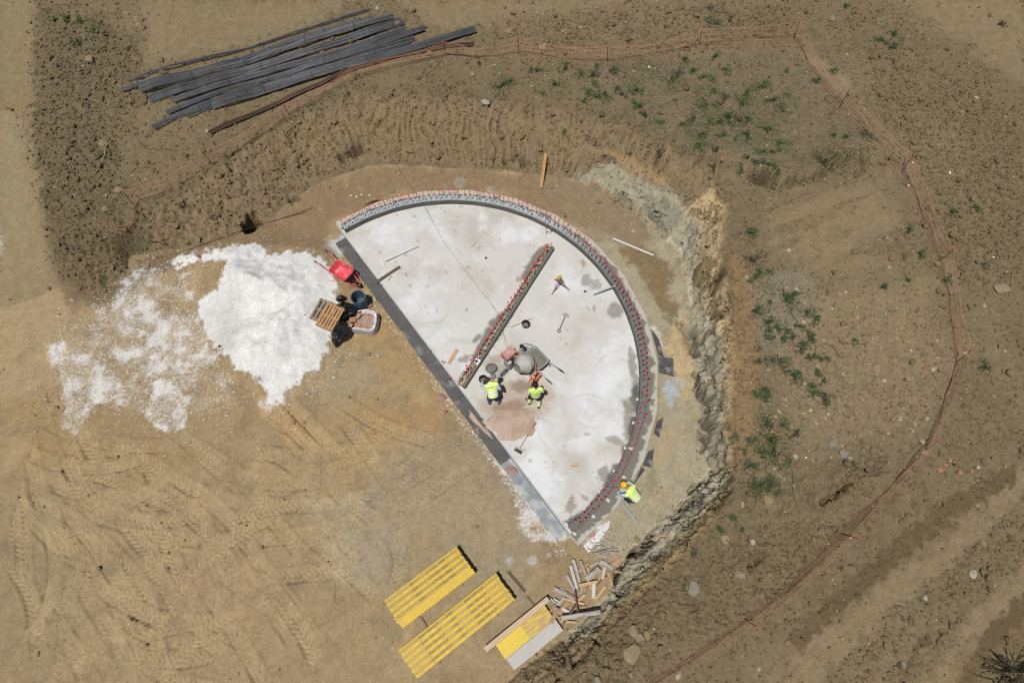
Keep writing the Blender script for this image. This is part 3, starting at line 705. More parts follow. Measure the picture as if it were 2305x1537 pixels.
GRAV = [([(381, 590), (400, 575), (450, 572), (510, 566), (570, 562), (605, 568), (618, 583), (650, 572), (690, 572), (720, 580), (745, 600), (762, 635), (768, 690), (752, 740), (748, 780), (735, 810), (715, 840), (690, 855), (660, 880), (640, 905), (620, 915), (605, 905), (600, 870), (560, 850), (540, 845), (520, 810), (490, 790), (455, 740), (445, 700), (455, 670), (500, 665), (515, 620), (520, 600), (480, 597), (440, 595), (400, 605)], 7, 1.1, 1.0),
        ([(300, 605), (345, 610), (340, 650), (360, 690), (430, 720), (450, 690), (480, 790), (500, 810), (470, 850), (430, 830), (400, 870), (330, 850), (240, 800), (250, 780), (320, 760), (230, 740), (215, 700), (260, 670)], 26, 1.5, 0.86),
        ([(105, 775), (140, 765), (190, 780), (215, 810), (260, 835), (280, 870), (310, 905), (290, 915), (220, 905), (200, 920), (190, 960), (175, 975), (145, 965), (140, 930), (145, 870), (130, 840), (110, 820)], 9, 1.0, 0.85),
        ([(345, 860), (370, 845), (395, 860), (415, 865), (425, 895), (420, 930), (415, 970), (390, 972), (350, 965), (330, 930), (315, 905), (340, 890)], 6, 0.9, 0.9),
        ([(400, 620), (430, 610), (470, 640), (440, 690), (420, 680)], 9, 1.0, 0.7), ([(50, 850), (70, 860), (80, 880), (60, 875)], 5, 0.6, 0.5), ([(580, 905), (625, 880), (640, 910), (600, 935)], 8, 0.8, 0.6),
        ([(1093, 1003), (1112, 1005), (1165, 1085), (1225, 1150), (1290, 1210), (1255, 1222), (1190, 1222), (1168, 1180), (1160, 1110), (1130, 1070)], 6, 0.8, 0.8),
        ([(1462, 735), (1475, 733), (1490, 745), (1494, 780), (1488, 800), (1480, 765)], 4, 0.3, 0.9), ([(290, 572), (330, 575), (320, 600), (280, 592)], 8, 0.8, 0.35), ([(1310, 1215), (1365, 1168), (1372, 1180), (1350, 1235), (1320, 1240)], 4, 0.3, 0.9),
        ([(130, 760), (230, 700), (280, 640), (360, 600), (470, 660), (500, 800), (560, 880), (430, 930), (380, 960), (250, 900), (160, 900)], 40, 1.6, 0.40), ([(600, 880), (700, 860), (760, 790), (790, 800), (720, 880), (640, 930)], 20, 1.2, 0.25), ([(-10, 520), (15, 540), (12, 580), (-10, 590)], 8, 1, 0.4)]
gd = np.zeros(SHP, np.float32)
for pts, sf, wk, dn in GRAV: gd = np.maximum(gd, dn * polymask(U, V, pts, sf, wr2 * wk * 1.2 + (wr1 * 0.3 if dn < 1 else 0)))
brk = sst(-0.25, 0.35, fbm(X, Y, 1.5, 4, 160))
gd = np.where(gd > 0.93, gd, gd * (0.45 + 0.55 * brk))
hole = np.maximum(polymask(U, V, [(450, 600), (515, 605), (505, 650), (470, 665), (420, 650), (440, 615)], 6, wr2), polymask(U, V, [(530, 850), (560, 845), (560, 860), (540, 870)], 4))
gd *= 1 - hole * 0.85
grain = perlin(X * 9, Y * 9, 170) * 0.5 + perlin(X * 15, Y * 15, 171) * 0.5
wm = (sst(0.10, 1.0, gd + 0.40 * grain * (gd > .03)) * (0.75 + 0.25 * sst(.8, 1, gd))).astype(np.float32)
tint(wm, (0.60, 0.595, 0.58), 0.97)
tint(hp2 * wm, S(205, 200, 194), 0.6)
Z += (wm * 0.008 * (1 + grain)).astype(np.float32)
# fine variation
gv = 1 + 0.14 * fbm(X, Y, 2.6, 4, 180) + 0.12 * n2 * (1 - wm * 0.7) + (0.15 - .07 * wm) * perlin(X * 11, Y * 11, 181)
T *= np.where(near, gv, 1.0)[..., None]
T *= (1 + .34 * face_c)[..., None]
T = np.clip(T, 0.01, 0.75)

def grid_mesh(name, co, nr, nc, tintarr, wrap=False):
    me = bpy.data.meshes.new(name)
    idx = np.arange(nr * nc, dtype=np.int32).reshape(nr, nc)
    q = np.stack([idx[:-1, :-1], idx[:-1, 1:], idx[1:, 1:], idx[1:, :-1]], -1).reshape(-1, 4)
    me.vertices.add(nr * nc); me.vertices.foreach_set('co', np.ascontiguousarray(co, np.float32).ravel())
    me.loops.add(q.size); me.loops.foreach_set('vertex_index', q.ravel())
    me.polygons.add(len(q)); me.polygons.foreach_set('loop_start', np.arange(0, q.size, 4, dtype=np.int32))
    me.update(calc_edges=True)
    a = me.attributes.new('tint', 'FLOAT_COLOR', 'POINT')
    col = np.ones((nr * nc, 4), np.float32); col[:, :3] = tintarr.reshape(-1, 3)
    a.data.foreach_set('color', col.ravel())
    me.polygons.foreach_set('use_smooth', np.ones(len(q), bool))
    return me
M_ground = vcmat('soil', var=0.28, scale=20, bump=0.75, bscale=24, dist=0.045)
ground = link('ground', grid_mesh('ground', np.stack([X + XD, Y + YD, Z], -1).reshape(-1, 3), SHP[0], SHP[1], T), M_ground, kind='structure')

# ------------------------------------------------------------------ loose material: clods, stones, gravel (nobody could count them)
def scatter(name, cand, dens, smin, smax, power, cols, sub, m, sink=0.3, flatz=0.7, jit=0.12, seed=5, ground_mix=0.0, lift=0.0):
    g = np.random.default_rng(seed)
    x = g.uniform(-24, 24, cand).astype(np.float32); y = g.uniform(-3, 28, cand).astype(np.float32)
    k = g.random(cand) < sample(dens, x, y)
    x, y = x[k], y[k]; n = len(x)
    s = smin * (1 - g.random(n) * (1 - (smin / smax) ** power)) ** (-1 / power)
    z = sample(Z, x, y)
    bases = []
    for q in range(8):
        vs, fs = ICO[sub] if sub >= 0 else OCTA
        vv = np.array(vs); vv = vv * (0.55 + 0.8 * g.random((len(vv), 1)))
        bases.append(vv)
    bases = np.array(bases, np.float32); fs = np.array(fs, np.int32)
    pick = g.integers(0, 8, n); B = bases[pick]
    an = g.random(n) * 6.283; ca_, sa_ = np.cos(an), np.sin(an)
    st = np.stack([0.75 + 0.5 * g.random(n), 0.75 + 0.5 * g.random(n), flatz * (0.7 + 0.6 * g.random(n))], -1) * s[:, None] * 0.5
    B = B * st[:, None, :]
    co = np.empty_like(B)
    co[..., 0] = B[..., 0] * ca_[:, None] - B[..., 1] * sa_[:, None] + x[:, None]
    co[..., 1] = B[..., 0] * sa_[:, None] + B[..., 1] * ca_[:, None] + y[:, None]
    co[..., 2] = B[..., 2] + (z + s * 0.5 * flatz * (1 - 2 * sink) + lift)[:, None]
    nv = B.shape[1]
    f = (fs[None] + (np.arange(n, dtype=np.int32) * nv)[:, None, None]).reshape(-1, 3)
    me = bpy.data.meshes.new(name)
    me.vertices.add(n * nv); me.vertices.foreach_set('co', co.astype(np.float32).ravel())
    me.loops.add(f.size); me.loops.foreach_set('vertex_index', f.ravel())
    me.polygons.add(len(f)); me.polygons.foreach_set('loop_start', np.arange(0, f.size, 3, dtype=np.int32))
    me.update(calc_edges=True)
    me.shade_flat()
    cc = np.array(cols, np.float32)[g.integers(0, len(cols), n)]
    if ground_mix: cc = cc * (1 - ground_mix) + sample(T, x, y) * ground_mix
    cc = np.clip(cc * (1 + jit * g.normal(0, 1, (n, 1))), 0.01, 0.8)
    col = np.ones((n, nv, 4), np.float32); col[..., :3] = cc[:, None, :]
    a = me.attributes.new('tint', 'FLOAT_COLOR', 'POINT'); a.data.foreach_set('color', col.ravel())
    print(name, n, len(f)); return link(name, me, m, kind='stuff')
OCTA = ([(1, 0, 0), (-1, 0, 0), (0, 1, 0), (0, -1, 0), (0, 0, 1), (0, 0, -1)], [(0, 2, 4), (2, 1, 4), (1, 3, 4), (3, 0, 4), (2, 0, 5), (1, 2, 5), (3, 1, 5), (0, 3, 5)])
M_stone = vcmat('stone', var=0.18, scale=30, bump=0.4, bscale=50, dist=0.01)
base_cl = np.clip(0.10 + 0.75 * clod_m + 0.22 * slope_m * (1 - rockm) * (1 - .7 * gm) + 0.25 * out_m * sst(0, 0.5, n1) + 0.6 * bank, 0, 1) * (1 - 0.92 * smooth_m)
base_cl = np.where(infl, 0.003 + 0.012 * sst(0.1, 0.5, mid_), base_cl) * (1 - flat)
gy_, gx_ = np.gradient(Z, GY, GX); steep = sst(0.9, 2.2, np.hypot(gx_, gy_)) * near
base_cl = np.where((infl) & (wm > 0.3), 0, np.maximum(base_cl, 0.9 * steep * (1 - rockm) * (flat < .1))).astype(np.float32)
crumbs = np.clip(0.04 + 0.42 * cobm + 0.38 * slope_m * (1 - rockm) * (1 - .6 * gm) + 0.5 * steep + 0.25 * edge_m, 0, 1) * (1 - 0.9 * smooth_m) * (~infl | (dt < .5)) * (flat < .1)
scatter('soil_clods', 60000, base_cl, 0.08, 0.30, 3.0, [S(122, 102, 75), S(132, 112, 83), S(112, 94, 70)], 0, M_stone, 0.25, 0.75, 0.08, 5, 0.7)
scatter('crumbs', 150000, crumbs.astype(np.float32), 0.045, 0.13, 2.2, [S(126, 111, 83), S(138, 122, 94), S(112, 98, 73)], -1, M_stone, 0.1, 0.9, 0.10, 25, 0.6)
toe_m = np.where(infl & (dt < 0.9), 0.35, 0).astype(np.float32) * (1 - flat)
rub = np.clip(0.9 * polymask(U, V, [(1800, 640), (2090, 640), (2130, 800), (2090, 980), (1880, 1060), (1720, 1080), (1700, 900)], 60, wr1) + 0.12 * out_m + 0.3 * polymask(U, V, [(1130, 0), (1500, 0), (1500, 100), (1130, 110)], 40, wr1)
              + toe_m + 0.6 * polymask(U, V, [(1280, 400), (1400, 440), (1480, 520), (1420, 540), (1320, 480)], 20, wr1), 0, 1) * (1 - smooth_m)
scatter('loose_stones', 56000, (rub * 0.75).astype(np.float32), 0.045, 0.20, 2.6, [S(182, 164, 134), S(170, 154, 126), S(158, 140, 112), S(196, 184, 160), S(160, 150, 130), S(176, 116, 84)], 0, M_stone, 0.3, 0.5, 0.12, 6, 0.25)
floor_st = np.where(infl & (flat < 0.3), 0.10 + 0.5 * (dt < 0.5), 0).astype(np.float32)
scatter('floor_grit', 16000, floor_st, 0.03, 0.09, 2.5, [S(196, 184, 160), S(170, 150, 118), S(140, 122, 96), S(214, 206, 190)], -1, M_stone, 0.3, 0.6, 0.15, 9, 0.2)
scatter('rock_chunks', 60000, (rockm * 0.28).astype(np.float32), 0.07, 0.42, 2.2, [S(160, 152, 128), S(176, 166, 138), S(140, 134, 114), S(172, 150, 112)], 0, M_stone, 0.45, 0.6, 0.07, 15, 0.55)
M_pebble = vcmat('white_limestone', var=0.10, scale=40, bump=0.0)
gsc = np.where(gd > 0.02, np.clip(0.10 + gd * 0.9, 0, 1), 0)
gsc = np.maximum(gsc, 0.05 * sst(0.0, 1.0, polymask(U, V, [(80, 740), (300, 560), (820, 540), (800, 800), (660, 980), (400, 1010), (60, 980)], 60, wr1)) * infl)
chord_m = np.where((pe < -0.45) & (pe > -0.8) & (np.abs(ca) < RO), 0.30 + 0.4 * (ca < 0), 0)
gsc = np.maximum(gsc, chord_m).astype(np.float32)
gsc = np.where(gd > .95, .30, gsc).astype(np.float32)
scatter('gravel', 420000, gsc, 0.028, 0.055, 3.5, [(.72, .715, .70), (.66, .655, .64), (.58, .575, .56)], -1, M_pebble, 0.30, 0.7, 0.06, 8)
# ------------------------------------------------------------------ concrete slab: half disc with its own stains
NF = 13                                            # straight facets of the poured footing edge
def rout(phi):
    d = math.pi / NF; k = (phi % d) - d / 2
    return RO * 0.995 * math.cos(d / 2) / math.cos(k) * 1.006
na, nr_ = 430, 160
ph = np.linspace(0, math.pi, na); ro = np.array([rout(p) for p in ph])
rad = np.linspace(0.0, 1.0, nr_) ** 0.75
RR = rad[:, None] * ro[None, :]
dxs = -CH.x * np.cos(ph) + PE.x * np.sin(ph); dys = -CH.y * np.cos(ph) + PE.y * np.sin(ph)
sX = (SC.x + RR * dxs[None]).astype(np.float32); sY = (SC.y + RR * dys[None]).astype(np.float32)
sZ = np.full_like(sX, ZS) + 0.006 * fbm(sX, sY, 0.6, 3, 200)
sU, sV = uvmap(sX, sY, sZ); sU = sU.astype(np.float32); sV = sV.astype(np.float32)
sw = fbm(sX, sY, 1.6, 5, 210) * 16; sw2 = fbm(sX, sY, 5, 4, 215) * 6
ST_ = np.empty(sX.shape + (3,), np.float32); ST_[:] = S(223, 220, 213)
def cp_(a, b): return (SC.x + CH.x * a + PE.x * b, SC.y + CH.y * a + PE.y * b)
def stint(m, c, k=1.0):
    w = np.clip(m * k, 0, 1)[..., None]; ST_[:] = ST_ * (1 - w) + np.array(c, np.float32) * w
WHT = S(243, 245, 247)
stint(sst(-0.15, 0.5, fbm(sX, sY, 0.35, 4, 220)), S(228, 226, 221), 0.8)
stint(sst(0.0, 0.6, fbm(sX, sY, 0.5, 4, 224)), S(198, 190, 177), 0.65)
wb = sum(k * polymask(sU, sV, pts, sf, sw) for pts, sf, k in (
    ([(770, 530), (900, 490), (1000, 480), (1000, 520), (880, 560), (800, 580)], 25, 0.5), ([(880, 640), (960, 600), (1000, 640), (980, 760), (1040, 800), (1000, 820), (900, 690)], 25, 0.45), ([(1080, 480), (1150, 495), (1220, 520), (1200, 560), (1060, 530)], 25, 0.5),
    ([(1250, 570), (1330, 620), (1380, 680), (1330, 700), (1240, 640)], 25, 0.6), ([(1190, 1010), (1290, 1060), (1280, 1150), (1230, 1160), (1150, 1050)], 25, 0.8), ([(1150, 990), (1200, 940), (1290, 930), (1310, 1000), (1210, 1030)], 25, 0.6),
    ([(1320, 790), (1420, 740), (1440, 850), (1410, 900), (1400, 980), (1330, 1000), (1290, 900)], 25, 0.75), ([(1180, 700), (1240, 690), (1240, 740), (1190, 730)], 18, 0.45), ([(1050, 880), (1090, 860), (1080, 930)], 15, 0.4), ([(1040, 820), (1065, 800), (1070, 850), (1030, 860)], 12, 0.5)))
wn_ = fbm(sX, sY, 0.9, 6, 230, 0.62)
stint(sst(0.15, 1.05, wb * 0.85 + wn_ * 0.9 + 0.12), WHT, 0.92)
stint(sst(0.25, 0.6, fbm(sX, sY, 1.2, 5, 236)), S(200, 188, 170), 0.30)
str_ = fbm(sX * 0.35 + sY * 0.25, sX * -2.2 + sY * 3.0, 1.0, 4, 240)
stint(sst(0.2, 0.6, str_), S(222, 219, 212), 0.25)
fl = perlin(sX * 7, sY * 7, 246) * perlin(sX * 1.1, sY * 1.1, 247)
stint(sst(0.28, 0.4, fl), S(120, 116, 108), 0.5)
# sand dust and damp sand by the mixer
stint(polymask(sU, sV, [(1075, 900), (1130, 860), (1200, 850), (1240, 880), (1240, 930), (1190, 940), (1080, 930)], 18, sw), S(196, 174, 154), 0.75)
stint(polymask(sU, sV, [(1150, 860), (1180, 852), (1200, 870), (1170, 888), (1150, 872)], 6, sw2), S(150, 130, 112), 0.75)
stint(polymask(sU, sV, [(1112, 915), (1150, 895), (1180, 905), (1190, 925), (1150, 930), (1120, 930)], 9, sw), S(158, 128, 106), 0.7)
stint(polymask(sU, sV, [(1095, 800), (1130, 790), (1145, 830), (1130, 860), (1100, 840)], 10, sw), S(176, 162, 140), 0.7)
stint(polymask(sU, sV, [(1110, 855), (1130, 850), (1128, 862), (1112, 868)], 5, sw2), S(150, 142, 124), 0.6)
# wet cement round the walls
WETC, WETM = S(100, 99, 92), S(142, 134, 118)
for pts, sf, c_, k_, wk in (
    ([(1228, 548), (1205, 565), (1182, 605), (1172, 622), (1186, 640), (1165, 662), (1148, 690), (1104, 722), (1085, 758), (1068, 790), (1058, 820), (1028, 858), (1050, 868), (1140, 735), (1245, 555)], 4, S(128, 124, 114), .9, .55),
    ([(1062, 768), (1072, 752), (1082, 750), (1084, 764), (1070, 772)], 3, WETM, .8, .5), ([(1032, 808), (1048, 798), (1060, 802), (1050, 816), (1034, 816)], 4, WETM, .7, .6),
    ([(1418, 780), (1430, 800), (1440, 860), (1436, 900), (1424, 890), (1422, 850), (1412, 815)], 4, S(150, 150, 146), .8, .8), ([(1424, 870), (1440, 860), (1440, 940), (1428, 930), (1418, 900)], 4, WETC, .9, .8),
    ([(1400, 900), (1424, 890), (1432, 950), (1420, 1000), (1404, 985), (1404, 940)], 5, WETM, .75, .7), ([(1422, 935), (1440, 940), (1432, 975), (1418, 985), (1414, 960)], 4, WETC, .9, .6),
    ([(1398, 1005), (1420, 995), (1412, 1030), (1398, 1030)], 4, WETC, .9, .5), ([(1360, 985), (1384, 978), (1408, 1000), (1396, 1005), (1372, 995)], 4, WETM, .6, .5), ([(1345, 1055), (1366, 1048), (1376, 1070), (1364, 1090), (1348, 1078)], 4, WETM, .7, .6),
    ([(1380, 1045), (1400, 1040), (1392, 1075), (1366, 1110), (1352, 1120), (1358, 1090)], 5, WETC, .85, .8), ([(1345, 1108), (1360, 1098), (1360, 1120), (1336, 1145), (1330, 1130)], 4, WETC, .9, .6),
    ([(1310, 1150), (1330, 1135), (1330, 1150), (1295, 1182), (1272, 1182), (1270, 1172)], 5, WETC, .9, .7), ([(1272, 1140), (1282, 1118), (1290, 1112), (1292, 1124), (1298, 1140), (1285, 1155), (1272, 1150)], 4, S(158, 148, 130), .75, .5),
    ([(1302, 1110), (1322, 1116), (1326, 1130), (1312, 1124)], 3, WETM, .6, .4), ([(1374, 685), (1388, 680), (1404, 695), (1398, 715), (1374, 716), (1366, 702)], 3, S(160, 156, 146), .85, .5),
    ([(1310, 620), (1326, 618), (1336, 630), (1326, 644), (1310, 642)], 3, S(172, 168, 158), .85, .5), ([(1328, 632), (1346, 628), (1356, 640), (1350, 652), (1332, 652)], 3, S(176, 172, 164), .8, .5), ([(1306, 588), (1314, 582), (1320, 596), (1312, 602)], 3, S(172, 148, 116), .8, .4),
    ([(1160, 625), (1176, 620), (1178, 632), (1164, 636)], 2, S(160, 140, 112), .6, .4), ([(1150, 772), (1170, 790), (1160, 800), (1140, 790)], 5, S(190, 178, 158), .6, .4)):
    stint(polymask(sU, sV, pts, sf, sw2 * wk * 1.4), c_, k_)
# outer ledge of the footing beyond the wall: pale, with splashed wet cement beside the wall
PHm = np.broadcast_to(ph[None], RR.shape)
ledge_m = (RR > RI + 0.25).astype(np.float32)
stint(ledge_m, S(206, 196, 178), 0.9)
stint(ledge_m * (PHm < 1.75), S(198, 198, 190), 0.7)
wetw = 0.30 + 0.26 * fbm(sX, sY, 2.6, 4, 250) + 0.06 * fbm(sX, sY, 9, 2, 252) - 0.30 * sst(1.5, 2.1, PHm) * sst(-0.2, 0.3, fbm(sX, sY, 1.2, 2, 255) + 0.1)
stint(ledge_m * (1 - sst(-0.03, 0.03, RR - (RI + 0.26 + wetw))), S(124, 121, 110), 0.9)
_ar = random.Random(4)
for _k in range(70):
    _a, _b = _ar.uniform(-RO, RO), _ar.uniform(.3, RO * .8); _c = cp_(_a, _b); _r0 = _ar.uniform(.5, 1.6); _t0 = _ar.uniform(0, 6.28); _w = _ar.uniform(.35, 1.0)
    _dx, _dy = sX - _c[0], sY - _c[1]; _rr = np.hypot(_dx, _dy); _th = np.abs((np.arctan2(_dy, _dx) - _t0 + np.pi) % (2 * np.pi) - np.pi)
    _m = np.exp(-((_rr - _r0) / _ar.choice((.012, .02, .035))) ** 2) * sst(_w, _w * .6, _th)
    stint(_m, S(236, 234, 230) if _k % 3 else S(184, 178, 168), 0.40)
for _k in range(60):
    _a, _b = _ar.uniform(-RO * .9, RO * .9), _ar.uniform(.3, RO * .85); _c = cp_(_a, _b); _q = np.hypot(sX - _c[0], sY - _c[1]) + sw2 * .006
    stint(1 - sst(.02, .05, _q - _ar.uniform(0, .05)), S(168, 160, 146) if _k % 2 else S(240, 240, 238), .5)
ST_ *= (1 + 0.035 * fbm(sX, sY, 3, 4, 260) + 0.02 * perlin(sX * 16, sY * 16, 262))[..., None]
ST_ = np.clip(ST_, 0.02, 0.76)
M_slab = vcmat('poured_concrete', rough=0.85, var=0.06, scale=30, bump=0.12, bscale=60, dist=0.01, spec=0.3)
slab = empty('concrete_slab', (SC.x, SC.y, 0), 0, 'pale grey half round concrete slab on the floor of the pit', 'slab')
sm = grid_mesh('slab_top', np.stack([sX - SC.x, sY - SC.y, sZ], -1).reshape(-1, 3), nr_, na, ST_)
sm.flip_normals()
link('slab_top', sm, M_slab, slab)
mb = MB()
M_edge = mat('concrete_edge', S(186, 184, 176), 0.9, var=0.2, scale=5, bump=0.4)
nE = 80; top = [polar(rout(p) - 0.002, p, ZS) for p in np.linspace(0, math.pi, nE)]
vs = [tuple(p) for p in top] + [(p.x, p.y, -0.3) for p in top]
mb.add(vs, [(i, i + nE, i + nE + 1, i + 1) for i in range(nE - 1)] + [(nE - 1, 2 * nE - 1, nE, 0)])
part('slab_edge', mb, M_edge, slab, True)

# membrane apron and edge boards along the straight side
def cp(a, b, z=0.0):                               # a along the straight edge (+ upper left), b into the slab
    return Vector((SC.x + CH.x * a + PE.x * b, SC.y + CH.y * a + PE.y * b, z))
M_memb = mat('waterproof_membrane', S(104, 102, 102), 0.8, var=0.25, scale=2.2, bump=0.3, bscale=25, col2=S(150, 148, 144), c2scale=1.6, c2thr=0.62)
def sheet(name, pts, z, m, label, cat, th=0.012, group=None, wav=0.006, nseg=14):
    """thin lying sheet from a quad of ground points"""
    a, b, c, d = [Vector(p) for p in pts]; vs = []; fs = []; n, k = nseg, max(3, nseg // 3)
    for lay in (0, 1):
        for i in range(n + 1):
            for j in range(k + 1):
                s, t_ = i / n, j / k
                p = a.lerp(b, s).lerp(d.lerp(c, s), t_)
                zz_ = z + (wav * math.sin(i * 2.1 + j * 1.3) + wav * math.sin(i * 0.7 - j * 2.2)) + (0 if lay else -th)
                vs.append((p.x, p.y, zz_))
    N1 = (n + 1) * (k + 1)
    for i in range(n):
        for j in range(k):
            q = i * (k + 1) + j
            fs.append((q + N1, q + 1 + N1, q + k + 2 + N1, q + k + 1 + N1)); fs.append((q, q + k + 1, q + k + 2, q + 1))
    rim = [i * (k + 1) for i in range(n + 1)] + [n * (k + 1) + j for j in range(1, k + 1)] + [i * (k + 1) + k for i in range(n - 1, -1, -1)] + [j for j in range(k - 1, 0, -1)]
    for i in range(len(rim)):
        p, q = rim[i], rim[(i + 1) % len(rim)]; fs.append((p, q, q + N1, p + N1))
    b_ = MB(); b_.add(vs, fs)
    return single(name, b_, m, label, cat, group)
sheet('membrane_strip', [cp(RO * 0.90, -0.52), cp(-RO * 0.52, -0.52), cp(-RO * 0.52, -0.06), cp(RO * 0.90, -0.06)], 0.025, M_memb, 'long dark grey waterproof membrane strip along the straight edge of the slab', 'membrane', wav=0.0006, nseg=40)
M_memb2 = mat('dusty_membrane', S(160, 166, 168), 0.9, var=0.25, scale=2.5, bump=0.3, bscale=25, col2=S(196, 200, 200), c2scale=2, c2thr=0.55)
sheet('membrane_strip', [cp(-RO * 0.52, -0.52), cp(-RO * 0.93, -0.52), cp(-RO * 0.93, -0.06), cp(-RO * 0.52, -0.06)], 0.021, M_memb2, 'dust whitened blue grey end of the membrane at the lower corner of the slab', 'membrane', wav=0.0006)
M_memb3 = mat('bitumen_sheet', S(92, 88, 92), 0.6, var=0.3, scale=4, bump=0.5, bscale=18, col2=S(150, 144, 140), c2scale=3, c2thr=0.6)
def quadpx(pp, z=0.03): return [P(x, y, z) for x, y in pp]
sheet('membrane_sheet', quadpx([(1466, 742), (1482, 762), (1494, 803), (1482, 800)]), 0.05, M_memb3, 'narrow dark membrane strip under the curved footing beside the white gravel', 'membrane')
sheet('membrane_sheet', quadpx([(1482, 803), (1515, 806), (1517, 848), (1483, 838)]), 0.055, M_memb3, 'square dark membrane sheet right of the curved wall above the pale mortar spill', 'membrane')
sheet('membrane_sheet', quadpx([(1479, 948), (1494, 938), (1484, 985), (1472, 975)]), 0.05, M_memb3, 'torn dark membrane scrap right of the curved wall', 'membrane')
sheet('membrane_sheet', quadpx([(1460, 1015), (1472, 1010), (1467, 1053), (1446, 1047)]), 0.05, M_memb3, 'wrinkled dark membrane sheet at the outer corner of the footing', 'membrane')
sheet('membrane_sheet', quadpx([(1444, 1050), (1452, 1057), (1440, 1072), (1424, 1095)]), 0.045, M_memb3, 'dark membrane corner beside the man in the yellow helmet', 'membrane')
sheet('membrane_sheet', quadpx([(820, 462), (838, 456), (858, 449), (840, 452)]), 0.05, M_memb3, 'dark membrane edge beside the pale stone above the slab', 'membrane')
sheet('white_sheet', quadpx([(1373, 1169), (1371, 1187), (1325, 1244), (1313, 1228)]), 0.045, mat('white_foam_sheet', (0.55, 0.54, 0.52), .8, var=.08, scale=6), 'white foam sheet lying under the bent bars by the slab corner', 'sheet')
M_form = mat('edge_board', S(205, 208, 206), 0.7, var=0.12, scale=4)
lens_ = [(0.985, 0.55), (0.545, 0.12), (0.115, -0.30), (-0.305, -0.66), (-0.665, -1.005)]
for i, (a0, a1) in enumerate(lens_):
    mb = MB(); mb.bar(cp(a0 * RO, -0.026, 0.075), cp(a1 * RO, -0.026, 0.075), 0.036, 0.15)
    single('edge_board', mb, M_form, ['uppermost', 'second from the top', 'middle', 'fourth from the top', 'lowest'][i] + ' of the five pale boards along the straight edge of the slab', 'board', 'edge boards along the slab')
mb = MB(); mb.bar(polar(RO + 0.02, 0.004, 0.1), polar(RI - 0.15, 0.004, 0.1), 0.04, 0.2); 

# ------------------------------------------------------------------ curved wall with its starter bars
M_wall = vcmat('wet_wall_concrete', rough=0.8, var=0.10, scale=26, bump=0.25, bscale=50, dist=0.01)
cw = empty('curved_wall', (SC.x, SC.y, ZS), 0, 'low curved concrete wall with two rows of red capped starter bars', 'wall')
WH, WW = 0.30, 0.30
nw = 220
wph = np.linspace(0.012, math.pi - 0.012, nw)
prof_ = [(RI, -0.05, 0), (RI, 0.1, 0), (RI, 0.2, 0), (RI, WH - 0.012, 0), (RI + 0.012, WH, 1), (RI + 0.035, WH, 1), (RI + 0.04, WH - 0.02, 2), (RI + 0.12, WH - 0.025, 2), (RI + 0.20, WH - 0.02, 2), (RI + WW - 0.03, WH - 0.02, 2), (RI + WW - 0.026, WH, 3), (RI + WW, WH - 0.005, 3), (RI + WW, 0.1, 3), (RI + WW, -0.05, 3)]
co = np.zeros((len(prof_), nw, 3), np.float32); tc_ = np.zeros((len(prof_), nw, 3), np.float32)
r_up = np.clip((wph - 1.45) / 0.5, 0, 1)[:, None]
for i, (r_, z_, k_) in enumerate(prof_):
    for j, p in enumerate(wph):
        q = polar(r_ + (0.008 * math.sin(p * 40 + i) if 0 < i < 5 else 0), p, z_); co[i, j] = (q.x - SC.x, q.y - SC.y, z_)
    A_ = {0: (S(128, 126, 118), S(118, 118, 112)), 1: (S(150, 158, 158), S(120, 122, 120)), 2: (S(190, 196, 198), S(126, 127, 124)), 3: (S(150, 148, 140), S(124, 122, 114))}[k_]
    up, lo = np.array(A_[0]), np.array(A_[1])
    tc_[i] = lo * (1 - r_up) + up * r_up
wx, wy = co[..., 0], co[..., 1]
tc_ *= (1 + 0.10 * fbm(wx, wy, 1.6, 4, 270) + 0.05 * fbm(wx, wy, 7, 2, 272))[..., None]
wm_ = grid_mesh('wall_body', co.reshape(-1, 3), len(prof_), nw, tc_); wm_.flip_normals()
wm_.polygons.foreach_set('use_smooth', np.zeros(len(wm_.polygons), bool))
link('wall_body', wm_, M_wall, cw)
mb = MB()
M_grey = mat('grey_mortar', S(136, 136, 130), 0.9, var=0.15, scale=8, bump=0.3)
for p in (0.012, math.pi - 0.012):
    mb = MB(); q0, q1 = polar(RI, p, 0), polar(RI + WW, p, 0)
    mb.bar(Vector((q0.x, q0.y, ZS + WH / 2 - 0.01)), Vector((q1.x, q1.y, ZS + WH / 2 - 0.01)), 0.02, WH); part('wall_end', mb, M_grey, cw, True)
M_rebar = mat('dark_rebar', S(84, 76, 72), 0.6, 0.4, var=0.3, scale=20)
M_cap = mat('red_plastic_cap', (0.52, 0.030, 0.045), 0.4, var=0.06, scale=30, spec=0.5)
_b = MB(); _b.tube([(0, 0, 0), (0, 0, 0.52)], 0.008, 6)
ME_bar = _b.mesh('starter_bar'); ME_bar.materials.append(M_rebar)
_b = MB(); _b.lathe([(0.010, 0.455), (0.013, 0.46), (0.013, 0.495), (0.032, 0.497), (0.036, 0.505), (0.032, 0.522), (0.018, 0.532), (0.001, 0.535)], 12)
ME_cap = _b.mesh('safety_cap', smooth=True, sharp=40); ME_cap.materials.append(M_cap)
def starter(parent, p, tilt=0.03, hs=1.0, base=0.0):
    o = link('starter_bar', ME_bar, None, parent); o.location = Vector(p) - parent.location
    o.rotation_euler = (rnd.gauss(0, tilt), rnd.gauss(0, tilt), rnd.random() * 6)
    o.scale = (1, 1, hs)
    c = link('safety_cap', ME_cap, None, o); c.scale = (1, 1, 1 / hs); c.location = (0, 0, 0.5 * hs * 0 + 0.5 - 0.5 / hs)
    return o
nb = 112
